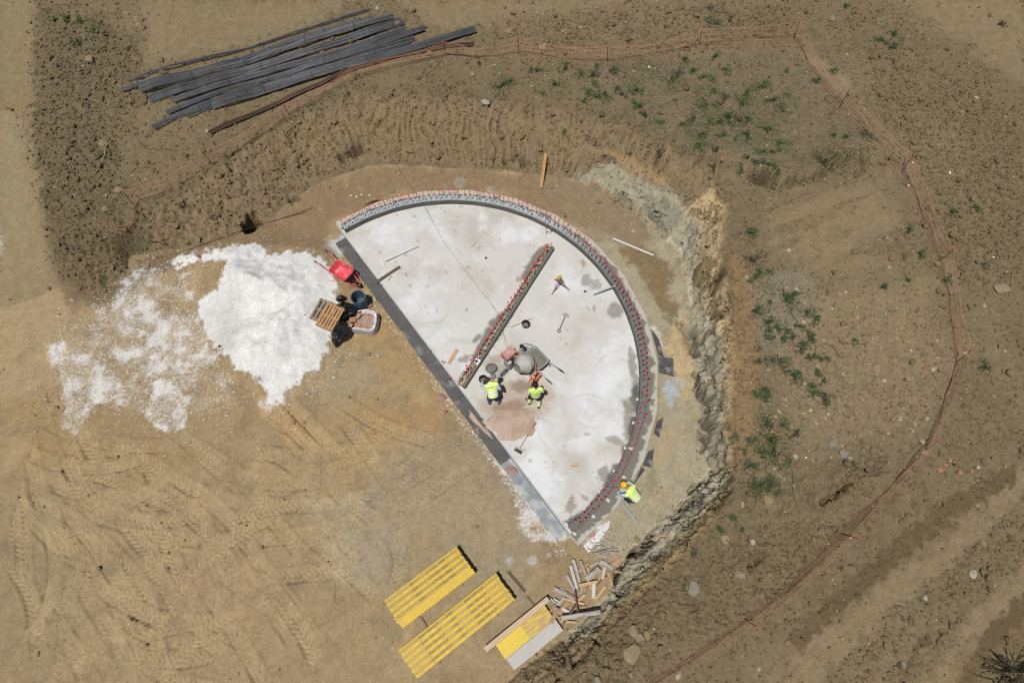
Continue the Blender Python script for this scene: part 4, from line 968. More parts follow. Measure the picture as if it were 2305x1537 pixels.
for i in range(nb):
    p = 0.035 + (math.pi - 0.06) * i / (nb - 1)
    for k, rr_ in ((0, RI + 0.07), (1, RI + 0.23)):
        pj = p + rnd.gauss(0, 0.0028) + (0.010 if k else 0)
        if pj > math.pi - 0.01: continue
        starter(cw, polar(rr_ + rnd.gauss(0, 0.012), pj, ZS + WH - 0.06), 0.05, rnd.uniform(0.9, 1.06))

# ------------------------------------------------------------------ straight dividing wall
dm0, dm1 = P(1241, 556, ZS + 0.2), P(1040, 868, ZS + 0.2)
dw = empty('dividing_wall', (dm0.x, dm0.y, ZS), 0, 'straight low wall with sandy core and starter bars dividing the slab', 'wall')
dv = (dm1 - dm0); dv.z = 0; dl = dv.length; dv.normalize(); dn = Vector((dv.y, -dv.x, 0))
if dn.x > 0: dn = -dn                                # dn points to the upper left side
def dp(a, b, z): return Vector((dm0.x + dv.x * a + dn.x * b, dm0.y + dv.y * a + dn.y * b, ZS + z))
M_gface = mat('dark_render', S(122, 120, 112), 0.85, var=0.12, scale=6, bump=0.25)
M_core = mat('sandy_core', S(206, 188, 156), 0.95, var=0.22, scale=14, bump=0.5, col2=S(150, 138, 118), c2scale=7, c2thr=0.6)
mb = MB(); mb.bar(dp(0, -0.075, 0.13), dp(dl, -0.075, 0.13), 0.12, 0.28); part('wall_face', mb, M_gface, dw, True)
mb = MB(); mb.bar(dp(0.02, 0.062, 0.11), dp(dl - 0.02, 0.062, 0.11), 0.15, 0.25); part('wall_core', mb, M_core, dw, True)
mb = MB(); mb.bar(dp(0, 0.149, 0.13), dp(dl, 0.149, 0.13), 0.02, 0.28); part('form_strip', mb, M_rebar, dw, True)
mb = MB(); nz_ = 44
for k in range(nz_):
    a0 = 0.05 + (dl - 0.1) * k / nz_; a1 = 0.05 + (dl - 0.1) * (k + 1) / nz_
    b0, b1 = (0.12, 0.0) if k % 2 else (0.0, 0.12)
    mb.tube([dp(a0, b0, 0.26), dp(a1, b1, 0.26)], 0.007, 5)
part('lattice_wire', mb, M_rebar, dw, True)
for i in range(36):
    for k in (0, 1):
        a = 0.12 + (dl - 0.2) * (i + 0.5 * k) / 36
        starter(dw, dp(a + rnd.gauss(0, 0.03), 0.01 + 0.11 * k + rnd.gauss(0, 0.012), 0.2), 0.05, rnd.uniform(0.85, 1.05))
# single bars elsewhere
def lone_bar(px, py, z, label, h=1.0):
    p = P(px, py, z); o = link('marker_bar', ME_bar, None, None, p); o.scale = (1, 1, h)
    o.rotation_euler = (rnd.gauss(0, .03), rnd.gauss(0, .03), 0)
    c = link('safety_cap', ME_cap, None, o); c.scale = (1, 1, 1 / h); c.location = (0, 0, 0.5 - 0.5 / h)
    tag(o, label, 'rebar', 'single red capped bars')
lone_bar(1271, 491, 0.0, 'single red capped steel bar in the soil outside the curved wall at the top right', 0.95)
lone_bar(998, 821, ZS - .05, 'red capped bar on the slab edge just above the foot of the dividing wall', 0.8)
lone_bar(1013, 855, ZS - .05, 'red capped bar on the slab edge nearest the foot of the dividing wall', 0.6)
lone_bar(1003, 932, 0.0, 'red capped bar standing in the soil left of the membrane strip', 0.75)
lone_bar(1238, 526, ZS, 'right one of two capped bars standing past the upper end of the dividing wall', 0.95)
lone_bar(1230, 528, ZS, 'left one of two capped bars standing past the upper end of the dividing wall', 0.95)
mb = MB(); p = P(1381, 688, ZS); mb.lathe([(0.001, 0.0), (0.035, 0.0), (0.036, 0.02), (0.02, 0.035), (0.001, 0.04)], 12)
single('fallen_cap', mb, M_cap, 'red plastic cap lying alone in a damp patch on the slab', 'cap', loc=p + Vector((0, 0, .004)))
# spacer blocks
M_spacer = mat('pale_spacer', S(226, 222, 214), 0.8, var=0.1, scale=20)
SPC = [(1441, 847, 5), (1437, 900, 8), (1428, 953, 15), (1409, 1010, 28), (1420, 1010, 20), (1384, 1062, 35), (1402, 1073, 35), (1349, 1109, 55), (1367, 1125, 40), (1314, 1145, 50), (1334, 1161, 50), (1275, 1181, 45), (1292, 1200, 48)]
for i, (x, y, an) in enumerate(SPC):
    mb = MB(); mb.box((0, 0, 0.03), (0.18, 0.10, 0.06))
    mb.box((0, 0, 0.063), (0.13, 0.035, 0.008))
    rng_ = abs((P(x, y, ZS) - SC).length - RI - 0.15) < 0.2
    zb = ZS + (WH - 0.008 if rng_ and x not in (1275, 1292, 1314, 1334, 1349, 1367, 1384, 1402, 1428, 1437, 1441, 1409) else 0.008)
    single('spacer_block', mb, M_spacer, ['first', 'second', 'third', 'fourth', 'fifth', 'sixth', 'seventh', 'eighth', 'ninth', 'tenth', 'eleventh', 'twelfth', 'thirteenth'][i] + ' pale spacer block counted down the curved wall from its right side', 'block', 'pale spacer blocks along the curved wall', loc=P(x, y, zb), rz=-R(an))

# ------------------------------------------------------------------ orange net fence
M_net = mat('orange_netting', (0.48, 0.25, 0.165), 0.6, var=0.2, scale=3)
M_post = mat('rusty_post', S(106, 58, 44), 0.7, 0.2, var=0.3, scale=12)
FEN = [(305, 465, 277, 433), (480, 371, 455, 343), (650, 257, 638, 236), (801, 167, 794, 147), (1003, 120, 998, 95), (1168, 121, 1166, 86), (1368, 140, 1367, 106), (1573, 104, 1581, 68), (1786, 90, 1800, 49), (1888, 247, 1912, 202), (2029, 389, 2055, 350), (2110, 592, 2145, 563), (2152, 816, 2187, 789), (2085, 1015, 2112, 992), (1880, 1198, 1934, 1212), (1675, 1392, 1703, 1410), (1418, 1560, 1440, 1590)]
VIA = {0: [(395, 425)], 1: [(560, 318)], 2: [(720, 212)], 3: [(900, 142)], 4: [(1080, 128)], 5: [(1260, 134)], 6: [(1480, 122)], 7: [(1680, 92)], 8: [(1838, 170)], 9: [(1960, 320)], 10: [(2072, 480)], 11: [(2135, 700)], 12: [(2142, 860), (2112, 950)], 13: [(1990, 1105)], 14: [(1785, 1300)], 15: [(1560, 1470)]}
f0 = G(1168, 121)
fence = empty('safety_fence', f0, 0, 'orange plastic net fence on capped rusty posts round the rim of the pit', 'fence')
basep = []; topp = []
for (bx, by, cx, cy) in FEN:
    b_ = G(bx, by); z = b_.z + 0.95; c_ = P(cx, cy, z); d_ = c_ - b_; d_.normalize(); c_ = b_ + d_ * 1.0
    basep.append(b_); topp.append(c_)
    mb = MB(); mb.tube([b_ - d_ * 0.1, c_], 0.013, 6); po = part('post', mb, M_post, fence, True)
    mb = MB(); mb.ball(c_ + d_ * 0.012, (0.033, 0.033, 0.028), 1); link('post_cap', mb.mesh('post_cap', fence.location, True), M_cap, po)
def net(b_pts, t_pts, seed, step=0.14, rows=7, rad=0.0026):
    r_ = random.Random(seed); mb = MB()
    def along(pl, n):
        L_ = [0.0]
        for i in range(1, len(pl)): L_.append(L_[-1] + (pl[i] - pl[i - 1]).length)
        out = []; k = 0
        for i in range(n + 1):
            s_ = L_[-1] * i / n
            while k < len(pl) - 2 and L_[k + 1] < s_: k += 1
            out.append(pl[k].lerp(pl[k + 1], (s_ - L_[k]) / max(1e-6, L_[k + 1] - L_[k])))
        return out, L_[-1]
    _, LL = along(b_pts, 2); n = max(4, int(LL / step)); B, _ = along(b_pts, n); Tt, _ = along(t_pts, n)
    gp = []
    ph1, ph2 = r_.random() * 6, r_.random() * 6
    for i in range(n + 1):
        s_ = i / n; sag = math.sin(math.pi * s_)
        row = []
        for j in range(rows + 1):
            t_ = j / rows
            t_ = max(0, min(1, t_ + 0.16 * math.sin(7 * s_ + 2.4 * j + ph2) * math.sin(math.pi * t_) * sag))
            p = B[i].lerp(Tt[i], t_)
            dx = 0.05 * math.sin(6 * s_ + ph1 + 2 * t_) * sag + 0.03 * math.sin(17 * s_ + ph2) * sag
            p = p + Vector((dx, dx * 0.7, -0.22 * sag * t_ * (0.6 + 0.4 * math.sin(5 * s_ + ph2))))
            g_ = gz(p.x, p.y) + 0.02
            if p.z < g_: p.z = g_
            row.append(p)
        gp.append(row)
    for j in range(rows + 1):
        mb.tube([gp[i][j] for i in range(0, n + 1)], rad * (2.6 if j in (0, rows) else 1.6), 3, cap=False)
    for i in range(n + 1): mb.tube([gp[i][j] for j in range(0, rows + 1, 1)], rad, 3, cap=False)
    return mb
for i in range(len(FEN) - 1):
    bp = [basep[i]] + [G(x, y) for x, y in VIA.get(i, [])] + [basep[i + 1]]
    lean0, lean1 = topp[i] - basep[i], topp[i + 1] - basep[i + 1]
    tp = []
    for k, b_ in enumerate(bp):
        s_ = k / (len(bp) - 1); l_ = lean0.lerp(lean1, s_)
        if 0 < k < len(bp) - 1: l_ = l_ * 0.85
        tp.append(b_ + l_)
    part('netting', net(bp, tp, 100 + i), M_net, fence, True)
# the loose end of the net, trailing on the mound
lb = [G(305, 465), G(311, 500), G(298, 525), G(268, 530), G(238, 520), G(212, 500)]
lt = [topp[0], G(296, 480, .45), G(284, 506, .35), G(262, 508, .3), G(236, 498, .25), G(210, 487, .2)]
part('netting', net(lb, lt, 300), M_net, fence, True)

# ------------------------------------------------------------------ bundles of long reinforcing bars
M_steel = mat('grey_steel_bar', S(94, 96, 99), 0.55, 0.3, var=0.20, scale=3.0, stretch=(1, 1, 1), col2=S(92, 86, 82), c2scale=0.8, c2thr=0.55)
M_rust = mat('rusted_steel_bar', S(106, 82, 66), 0.75, 0.2, var=0.3, scale=3, col2=S(96, 72, 58), c2scale=1, c2thr=0.55)
M_tie = mat('tie_wire', S(80, 60, 50), 0.7, 0.3, var=0.2)
BND = [([(295, 183), (520, 124), (700, 66), (836, 24)], 7, .10, M_steel, 'thin loose bundle of grey bars lying topmost on the bank'), ([(276, 207), (430, 168), (620, 112), (838, 44)], 22, .20, M_steel, 'narrow bar bundle lying second from the top of the bank'),
       ([(318, 207), (480, 166), (700, 98), (886, 41)], 32, .26, M_steel, 'grey bar bundle whose right end lies just above the widest bundle'), ([(338, 225), (520, 172), (720, 112), (906, 51)], 44, .40, M_steel, 'widest grey bar bundle in the middle of the stack'),
       ([(392, 229), (560, 180), (740, 128), (914, 68)], 32, .28, M_steel, 'grey bar bundle tied near its square right end'), ([(378, 258), (540, 200), (740, 140), (955, 68)], 30, .26, M_steel, 'long grey bar bundle reaching out to a ragged right end'),
       ([(348, 292), (520, 218), (720, 150), (934, 88)], 26, .26, M_steel, 'bar bundle whose left end lies lowest in the stack'), ([(420, 262), (600, 200), (760, 150), (925, 100)], 30, .26, M_steel, 'bluish grey bar bundle just inside the lowest grey bundle'),
       ([(480, 243), (640, 196), (840, 140), (1070, 70)], 38, .30, M_steel, 'lowest grey bar bundle reaching farthest right'), ([(473, 302), (590, 252), (720, 192), (860, 138), (1000, 108), (1066, 101)], 26, .17, M_rust, 'dark rusty bar bundle lying apart beside the net fence')]
for bi, (pp, nbar, wd, mt_, lab) in enumerate(BND):
    pts = catmull([tuple(G(x, y)) for x, y in pp], 5)
    pts = [Vector(p) for p in pts]
    mid = pts[len(pts) // 2].copy(); mid.z = gz(mid.x, mid.y)
    bo = empty('rebar_bundle', mid, 0, lab, 'rebar', 'bundles of reinforcing bars on the bank')
    mb = MB(); r_ = random.Random(40 + bi); zoff = 0.05 + 0.03 * (bi % 3)
    hs_ = [gz(p.x, p.y) for p in pts]; hs_ = [max(hs_[max(0, i - 1):i + 2]) for i in range(len(hs_))]
    for k in range(nbar):
        off = (r_.random() - 0.5) * wd; hz = zoff + r_.random() * 0.07 * (1 - abs(off) / wd); e0, e1 = r_.uniform(-.3, .15), r_.uniform(-.3, .15)
        if r_.random() < 0.82: e0 *= 0.1; e1 *= 0.1
        ph_ = r_.random() * 6; ax_ = 0.05 * wd
        out = []
        for i, p in enumerate(pts):
            tdir = (pts[min(i + 1, len(pts) - 1)] - pts[max(0, i - 1)]); tdir.z = 0; tdir.normalize(); sd_ = Vector((-tdir.y, tdir.x, 0))
            f = i / (len(pts) - 1); spread = 1.0 + 0.35 * abs(f - 0.5)
            q = p + sd_ * (off * spread + ax_ * math.sin(f * 5 + ph_)); q.z = hs_[i] + hz
            if i == 0: q = q - tdir * e0
            if i == len(pts) - 1: q = q + tdir * e1
            out.append(q)
        mb.tube(out, 0.011, 5)
    part('bars', mb, mt_, bo, True, kind='stuff')
    for f in (0.06, 0.25, 0.45, 0.65, 0.84, 0.96):
        x = f * (len(pts) - 1); i = int(x); p = pts[i].lerp(pts[min(i + 1, len(pts) - 1)], x - i); tdir = (pts[min(i + 1, len(pts) - 1)] - pts[i]); tdir.z = 0; tdir.normalize(); sd_ = Vector((-tdir.y, tdir.x, 0))
        zc_ = max(hs_[i], hs_[min(i + 1, len(pts) - 1)]) + zoff + 0.03
        ring = [Vector((p.x, p.y, zc_)) + sd_ * (math.cos(a) * (wd * 0.6 + .02)) + Vector((0, 0, math.sin(a) * 0.075)) for a in np.linspace(0, 2 * math.pi, 13)]
        mb = MB(); mb.tube(ring, 0.006, 4); part('tie_wire', mb, M_tie, bo, True)
# ------------------------------------------------------------------ number words for labels
_on = 'zeroth first second third fourth fifth sixth seventh eighth ninth tenth eleventh twelfth thirteenth fourteenth fifteenth sixteenth seventeenth eighteenth nineteenth'.split()
_te = {2: ('twentieth', 'twenty'), 3: ('thirtieth', 'thirty'), 4: ('fortieth', 'forty'), 5: ('fiftieth', 'fifty'), 6: ('sixtieth', 'sixty'), 7: ('seventieth', 'seventy'), 8: ('eightieth', 'eighty')}
def nth(n):
    if n < 20: return _on[n]
    return _te[n // 10][0] if n % 10 == 0 else _te[n // 10][1] + '-' + _on[n % 10]

# ------------------------------------------------------------------ wheelbarrows
M_red = mat('red_barrow_paint', (0.58, 0.065, 0.085), 0.45, var=0.12, scale=5, col2=(0.60, 0.20, 0.20), c2scale=4, c2thr=0.56, spec=0.5)
M_galv = mat('dusty_galvanised', S(196, 202, 204), 0.6, 0.1, var=0.1, scale=5)
M_black = mat('black_rubber', (0.012, 0.012, 0.013), 0.6, var=0.2, scale=8)
M_green = mat('green_grip', (0.03, 0.26, 0.14), 0.5, var=0.1)
M_wetcem = mat('fresh_concrete', S(136, 132, 116), 0.7, var=0.12, scale=8, bump=0.5, bscale=14)
def rrect(hx, hy, r, n=5):
    out = []
    for cx, cy, a0 in ((hx - r, hy - r, 0), (-hx + r, hy - r, 90), (-hx + r, -hy + r, 180), (hx - r, -hy + r, 270)):
        for k in range(n):
            a = R(a0 + 90 * k / (n - 1)); out.append((cx + r * math.cos(a), cy + r * math.sin(a)))
    return out
def barrow(name, loc, rz, label, m_tray, m_frame, m_grip, fill=None):
    w = empty(name, loc, rz, label, 'wheelbarrow')
    rim = rrect(0.43, 0.33, 0.14); n = len(rim)
    def ring(sc, dx, z, nar): return [Vector((p[0] * sc + dx, p[1] * sc * (1 - nar * (0.43 - p[0])), z)) for p in rim]
    rings = [ring(1.03, 0, .565, .15), ring(1.0, 0, .60, .15), ring(.97, 0, .595, .15), ring(.80, 0.0, .42, .1), ring(.62, -.02, .315, .05), ring(.58, -.02, .305, .05)]
    outer = [ring(.60, -.02, .285, .05), ring(.82, 0, .41, .1)]
    mb = MB(); R_ = rings; vs = [p for r_ in R_ for p in r_]
    fs = [(i * n + k, i * n + (k + 1) % n, (i + 1) * n + (k + 1) % n, (i + 1) * n + k) for i in range(len(R_) - 1) for k in range(n)]
    fs.append(tuple((len(R_) - 1) * n + k for k in range(n))); mb.add(vs, fs)
    vs = [p for r_ in [rings[0], outer[1], outer[0]] for p in r_]
    fs = [(i * n + (k + 1) % n, i * n + k, (i + 1) * n + k, (i + 1) * n + (k + 1) % n) for i in range(2) for k in range(n)] + [tuple(2 * n + k for k in range(n - 1, -1, -1))]
    mb.add(vs, fs)
    part('tray', mb, m_tray, w, smooth=True, sharp=35)
    for s in (-1, 1):
        mb = MB(); mb.tube([(.72, .10 * s, .2), (.45, .2 * s, .27), (0, .25 * s, .30), (-.45, .28 * s, .42), (-.95, .31 * s, .60)], .018, 8)
        h = part('handle', mb, m_frame, w, smooth=True)
        mb = MB(); mb.tube([(-.93, .309 * s, .593), (-1.08, .318 * s, .645)], .024, 8); link('grip', mb.mesh('grip'), M_black, h)
        if m_grip is not M_black:
            mb = MB(); mb.tube([(-.80, .300 * s, .546), (-.92, .308 * s, .589)], .025, 8); link('grip_sleeve', mb.mesh('grip_sleeve'), m_grip, h)
        mb = MB(); mb.tube([(-.25, .26 * s, .33), (-.36, .27 * s, .03), (-.50, .26 * s, .03), (-.45, .275 * s, .40)], .015, 6); part('leg', mb, m_frame, w)
    mb = MB(); mb.tube([(.47, .33, .40), (.80, .16, .30), (.88, 0, .28), (.80, -.16, .30), (.47, -.33, .40)], .012, 6); part('wheel_guard', mb, m_frame, w)
    mb = MB(); M = Matrix.Rotation(R(90), 3, 'X')
    prof = [(.10, -.04), (.17, -.045), (.20, -.025), (.205, 0), (.20, .025), (.17, .045), (.10, .04)]
    mb.lathe(prof, 20, M, True); mb.v = [(p[0] + .68, p[1], p[2] + .205) for p in mb.v]
    wh = part('wheel', mb, M_black, w, smooth=True, sharp=50)
    mb = MB(); mb.lathe([(.095, -.046), (.03, -.06), (.03, .06), (.095, .046)], 14, M, True); mb.v = [(p[0] + .68, p[1], p[2] + .205) for p in mb.v]
    link('hub', mb.mesh('hub'), m_frame, wh)
    if fill:
        fr = [Vector((p[0] * .86 - .045, p[1] * .86 * (1 - .12 * (0.43 - p[0])), .50 + .02 * math.sin(p[0] * 9))) for p in rim]
        mb = MB(); c_ = Vector((-.05, 0, .56)); vs = fr + [c_.lerp(p, .5) + Vector((0, 0, .015)) for p in fr] + [c_]
        mb.add(vs, [(k, (k + 1) % n, n + (k + 1) % n, n + k) for k in range(n)] + [(n + k, n + (k + 1) % n, 2 * n) for k in range(n)])
        c = single('mortar_load', mb, fill, 'grey wet mortar heaped in the galvanised wheelbarrow', 'mortar', smooth=True, loc=Vector(loc) + Vector((0, 0, .002)), rz=rz)
    return w
def heading(ax, ay, bx, by, z):
    a, b = P(ax, ay, z), P(bx, by, z); d = b - a
    return math.atan2(d.y, d.x)
c_ = P(769, 611, .55); zb = gz(c_.x, c_.y)
barrow('wheelbarrow', (c_.x, c_.y, zb - .01), heading(752, 599, 786, 622, .5), 'red wheelbarrow parked between the gravel heap and the slab', M_red, M_red, M_black)
c_ = P(1207, 805, ZS + .55)
barrow('wheelbarrow', (c_.x, c_.y, ZS), heading(1226, 826, 1190, 790, ZS + .5), 'galvanised wheelbarrow full of mortar standing behind the cement mixer', M_galv, M_galv, M_green, M_wetcem)

# ------------------------------------------------------------------ barrel, buckets and tubs
def vessel(name, p, r0, r1, h, m, label, cat, content=None, clevel=.6, handle=True, sx=1.0, rz=0.0, mcont=None):
    o = empty(name, p, rz, label, cat)
    mb = MB(); mb.lathe([(.001, .012), (r0 - .012, .012), (r1 - .012, h - .006), (r1 - .004, h), (r1 + .010, h), (r1 + .012, h - .02), (r1 + .002, h - .022), (r0, 0), (.001, 0)], 24, sx=sx)
    part('shell', mb, m, o, smooth=True, sharp=35)
    if handle:
        ring = [(sx * (r1 + .012) * math.cos(a), (r1 + .012) * math.sin(a) * .55 + r1 * .3, h - .012 + .02 * math.sin(a)) for a in np.linspace(R(5), R(175), 12)]
        mb = MB(); mb.tube(ring, .004, 5); part('handle', mb, M_tie if m is not M_black else M_galv, o)
    if content:
        rc = r0 + (r1 - r0) * clevel - .014
        mb = MB(); mb.lathe([(rc, h * clevel), (rc * .5, h * clevel + .01), (.001, h * clevel + .012)], 20, sx=sx)
        single('contents', mb, mcont or M_wetcem, content, 'mortar', smooth=True, loc=p, rz=rz).name = 'mortar_fill' if mcont is None else 'water'
    return o
M_blue = mat('blue_plastic', (0.060, 0.105, 0.150), 0.5, var=0.12, scale=5, spec=0.4)
M_water = mat('murky_water', (0.05, 0.085, 0.11), 0.12, var=0.08, scale=2, spec=0.5)
p = P(815, 688, .0); p.z = gz(p.x, p.y) - .02
bar_ = vessel('barrel', p, .265, .275, .84, M_blue, 'open blue plastic barrel with a little water beside the brick stack', 'barrel', 'shallow water standing in the blue barrel', .28, False, mcont=M_water)
M_grb = mat('grey_tub_plastic', S(112, 122, 126), 0.6, var=0.12, scale=6)
M_blk = mat('black_bucket_plastic', (0.016, 0.017, 0.018), 0.45, var=0.15, scale=6, spec=0.5)
vessel('tub', P(1106, 832, ZS), .13, .175, .20, M_grb, 'grey oval tub of slurry beside the cement mixer wheel', 'tub', 'thin grey slurry filling the oval tub', .82, True, 1.15, .3)
vessel('bucket', P(1183, 734, ZS), .11, .145, .27, M_blk, 'black bucket standing over the pale pole on the slab', 'bucket', 'dried grey mortar in the black bucket on the pole', .30, True)

# ------------------------------------------------------------------ planks, poles, hand tools
M_wood = mat('fresh_timber', S(206, 158, 102), 0.8, var=0.18, scale=4, stretch=(1, 8, 8), bump=0.2)
M_wgrey = mat('weathered_timber', S(196, 190, 180), 0.85, var=0.18, scale=4, stretch=(1.2, 8, 8), bump=0.3, col2=S(160, 148, 134), c2scale=2.5, c2thr=0.55, objvar=0.15)
M_wpale = mat('pale_board', S(218, 214, 206), 0.8, var=0.12, scale=5, stretch=(1.2, 6, 6), objvar=0.1)
M_wor = mat('orange_timber', S(212, 174, 130), 0.8, var=0.2, scale=4, stretch=(1.2, 8, 8), bump=0.2, objvar=0.18)
M_wbr = mat('brown_timber', S(178, 148, 120), 0.85, var=0.22, scale=4, stretch=(1.2, 8, 8), bump=0.3, objvar=0.2)
M_wdk = mat('dark_timber', S(120, 104, 86), 0.85, var=0.25, scale=4, stretch=(1.2, 8, 8), bump=0.3, objvar=0.1)
M_alu = mat('dull_aluminium', S(170, 176, 180), 0.5, 0.3, var=0.12, scale=5)
M_white = mat('white_plastic', (0.66, 0.66, 0.65), 0.5, var=0.06, scale=8)
M_brick = mat('clay_brick', S(196, 150, 120), 0.9, var=0.15, scale=12, bump=0.3, objvar=0.15, col2=S(170, 134, 114), c2scale=4, c2thr=0.58)
M_pinkb = mat('dusty_brick', S(186, 158, 146), 0.9, var=0.15, scale=12, bump=0.3, objvar=0.12)
def plank(a, b, w, h, m, label, name='board', cat='board', group=None, up=(0, 0, 1)):
    a, b = Vector(a), Vector(b); c = (a + b) / 2; d = b - a; L = d.length; d.normalize()
    s = d.cross(Vector(up)).normalized(); u = s.cross(d)
    Mx = Matrix((d, s, u)).transposed().to_4x4(); Mx.translation = c
    mb = MB(); e = min(.006, h * .2); vs = []
    for x, i in ((-L / 2, 0), (L / 2, 1)):
        for y, z in ((-w / 2 + e, -h / 2), (w / 2 - e, -h / 2), (w / 2, -h / 2 + e), (w / 2, h / 2 - e), (w / 2 - e, h / 2), (-w / 2 + e, h / 2), (-w / 2, h / 2 - e), (-w / 2, -h / 2 + e)): vs.append((x, y, z))
    fs = [(k, (k + 1) % 8, 8 + (k + 1) % 8, 8 + k) for k in range(8)] + [tuple(range(7, -1, -1)), tuple(range(8, 16))]
    fs = [tuple(reversed(f)) for f in fs[:8]] and fs
    mb.add(vs, fs)
    o = link(name, mb.mesh(name), m); o.matrix_world = Mx
    return tag(o, label, cat, group)
def PG(px, py, up=0.0): return G(px, py, up)
def SL(px, py, up=0.0): return P(px, py, ZS + up)
plank(SL(848, 634, .085), SL(900, 600, .045), .10, .05, M_wdk, 'weathered board lying across the left edge of the slab')
plank(SL(1010, 819, .02), SL(1029, 786, .02), .13, .03, M_wor, 'short orange board lying left of the dividing wall')
plank(SL(1287, 1050, .012), SL(1302, 1045, .012), .10, .02, M_wor, 'small wood offcut lying alone on the lower right of the slab')
a = PG(1218, 423, .06); b = PG(1228, 354, .12); plank(a, b + Vector((0, 0, .25)), .13, .07, M_wood, 'orange plank leaning on the cut slope above the curved wall')
plank(PG(1379, 537, .05), PG(1471, 575, .05), .085, .05, M_wpale, 'long white batten lying on the pit floor right of the curved wall')
plank(PG(1391, 1121, .07), PG(1435, 1179, .06), .085, .045, M_alu, 'aluminium straightedge lying on the soil below the yellow helmeted man', 'straightedge', 'straightedge')
plank(PG(1143, 1286, .04), PG(1182, 1332, .04), .09, .06, M_wdk, 'dark weathered batten lying between the yellow beams and the scrap heap')
plank(PG(1186, 1341, .03), PG(1204, 1363, .03), .06, .03, M_wdk, 'thin grey lath ending under the long pale plank')
plank(PG(946, 1388, .05), PG(960, 1411, .05), .07, .06, M_wbr, 'bearer stick showing between the two yellow beam stacks')
plank(SL(1336, 663, WH + .005 - .2), SL(1393, 640, WH + .03), .05, .04, M_alu, 'aluminium level laid over the curved wall onto the slab', 'spirit_level', 'level')
mb = MB(); mb.bar(SL(1150, 736, .015), SL(1198, 717, .015), .03, .025)
single('pole', mb, M_wood, 'pale wooden pole under the black bucket', 'pole')
def handletool(name, label, cat, a, b, r, m): 
    o = empty(name, (a + b) / 2, 0, label, cat); mb = MB(); mb.tube([a, b], r, 8); part('handle', mb, m, o, True, smooth=True); return o
# shovel
a, b = SL(1272, 713, .04), SL(1260, 740, .05)
o = handletool('shovel', 'steel shovel with D grip lying blade up on the slab', 'shovel', a, b, .016, M_blk)
d = (b - a).normalized(); s = d.cross(Vector((0, 0, 1)))
mb = MB(); n = 13; vs = []
for lay, dz in ((0, .0), (1, .006)):
    for k in range(n):
        t_ = R(180 * k / (n - 1)); u, w = math.cos(t_) * .135, math.sin(t_) * .17
        vs.append(a - d * (w + .01) + s * u + Vector((0, 0, dz + .05 * (u / .135) ** 2 - .03 * (w / .17))))
mb.add(vs, [tuple(range(n)), tuple(range(2 * n - 1, n - 1, -1))] + [(k, k + n, (k + 1) % n + n, (k + 1) % n) for k in range(n)])
part('blade', mb, M_galv, o, True)
mb = MB(); mb.tube([b, b + d * .05 + s * .055, b + d * .13 + s * .055, b + d * .13 - s * .055, b + d * .05 - s * .055, b], .012, 6); part('grip', mb, M_blk, o, True)
# broom
a, b = SL(1170, 1009, .03), SL(1206, 949, .02)
o = handletool('broom', 'push broom with a reddish handle lying by the sand on the slab', 'broom', a, b, .013, mat('red_brown_handle', S(176, 104, 66), .6))
d = (b - a).normalized(); s = d.cross(Vector((0, 0, 1)))
mb = MB(); mb.bar(a - d * .02 - s * .15, a - d * .02 + s * .15, .06, .04); part('head', mb, mat('broom_head', S(190, 190, 188), .7), o, True)
mb = MB()
for k in range(16):
    for j in range(3):
        q = a - s * (.14 - .0187 * k) - d * (.05 + .0)
        mb.tube([q + Vector((0, 0, .012 * (j - 1))), q - d * (.10 + .01 * j) + s * rnd.gauss(0, .006) + Vector((0, 0, .012 * (j - 1) - .01))], .006, 4)
part('bristles', mb, mat('grey_bristles', S(92, 98, 98), .9), o, True, kind='stuff')
# wide squeegee
a, b = SL(869, 588, .05), SL(943, 555, .02)
o = handletool('squeegee', 'long handled white screed rake lying on the upper left of the slab', 'rake', a, b, .012, mat('blue_grey_pole', S(120, 140, 156), .4, .2))
h0, h1 = SL(857, 583, .03), SL(866, 600, .03)
mb = MB(); mb.bar(h0, h1, .035, .05); part('blade', mb, M_white, o, True)
mb = MB(); mb.tube([h0.lerp(h1, .2), a, h0.lerp(h1, .8)], .008, 5); part('fork', mb, M_white, o, True)
# hammer, cones, cup
a, b = SL(874, 632, .012), SL(880, 622, .012)
o = handletool('hammer', 'small hammer lying beside the weathered board on the slab', 'hammer', a, b, .011, M_wdk)
d = (b - a).normalized(); s = d.cross(Vector((0, 0, 1))); mb = MB(); mb.bar(b - s * .05, b + s * .06, .028, .028); part('head', mb, M_alu, o, True)
for px, py, l_ in ((1094, 581, 'small grey plastic cone on the slab left of the dividing wall'), (1317, 656, 'small grey cone on the slab right of the tripod')):
    mb = MB(); mb.lathe([(.055, 0), (.052, .02), (.012, .12), (.001, .122)], 14); 
    single('plastic_cone', mb, M_grb, l_, 'cone', smooth=True, sharp=40, loc=SL(px, py, .004))
# white tray with a slot on the dividing wall
tp_ = dp(dl * .845, 0.0, .32)
o = empty('plastic_tray', tp_, math.atan2(dv.y, dv.x), 'white square tray with a dark slot lying on the dividing wall', 'tray')
mb = MB()
for c_, s_ in (((0, .085, 0), (.24, .05, .05)), ((0, -.085, 0), (.24, .05, .05)), ((.095, 0, 0), (.05, .12, .05)), ((-.095, 0, 0), (.05, .12, .05)), ((0, .0, .0), (.14, .07, .04))): mb.box(c_, s_)
part('frame', mb, M_white, o); mb = MB(); mb.box((0, 0, .022), (.13, .03, .006)); part('slot', mb, M_black, o)

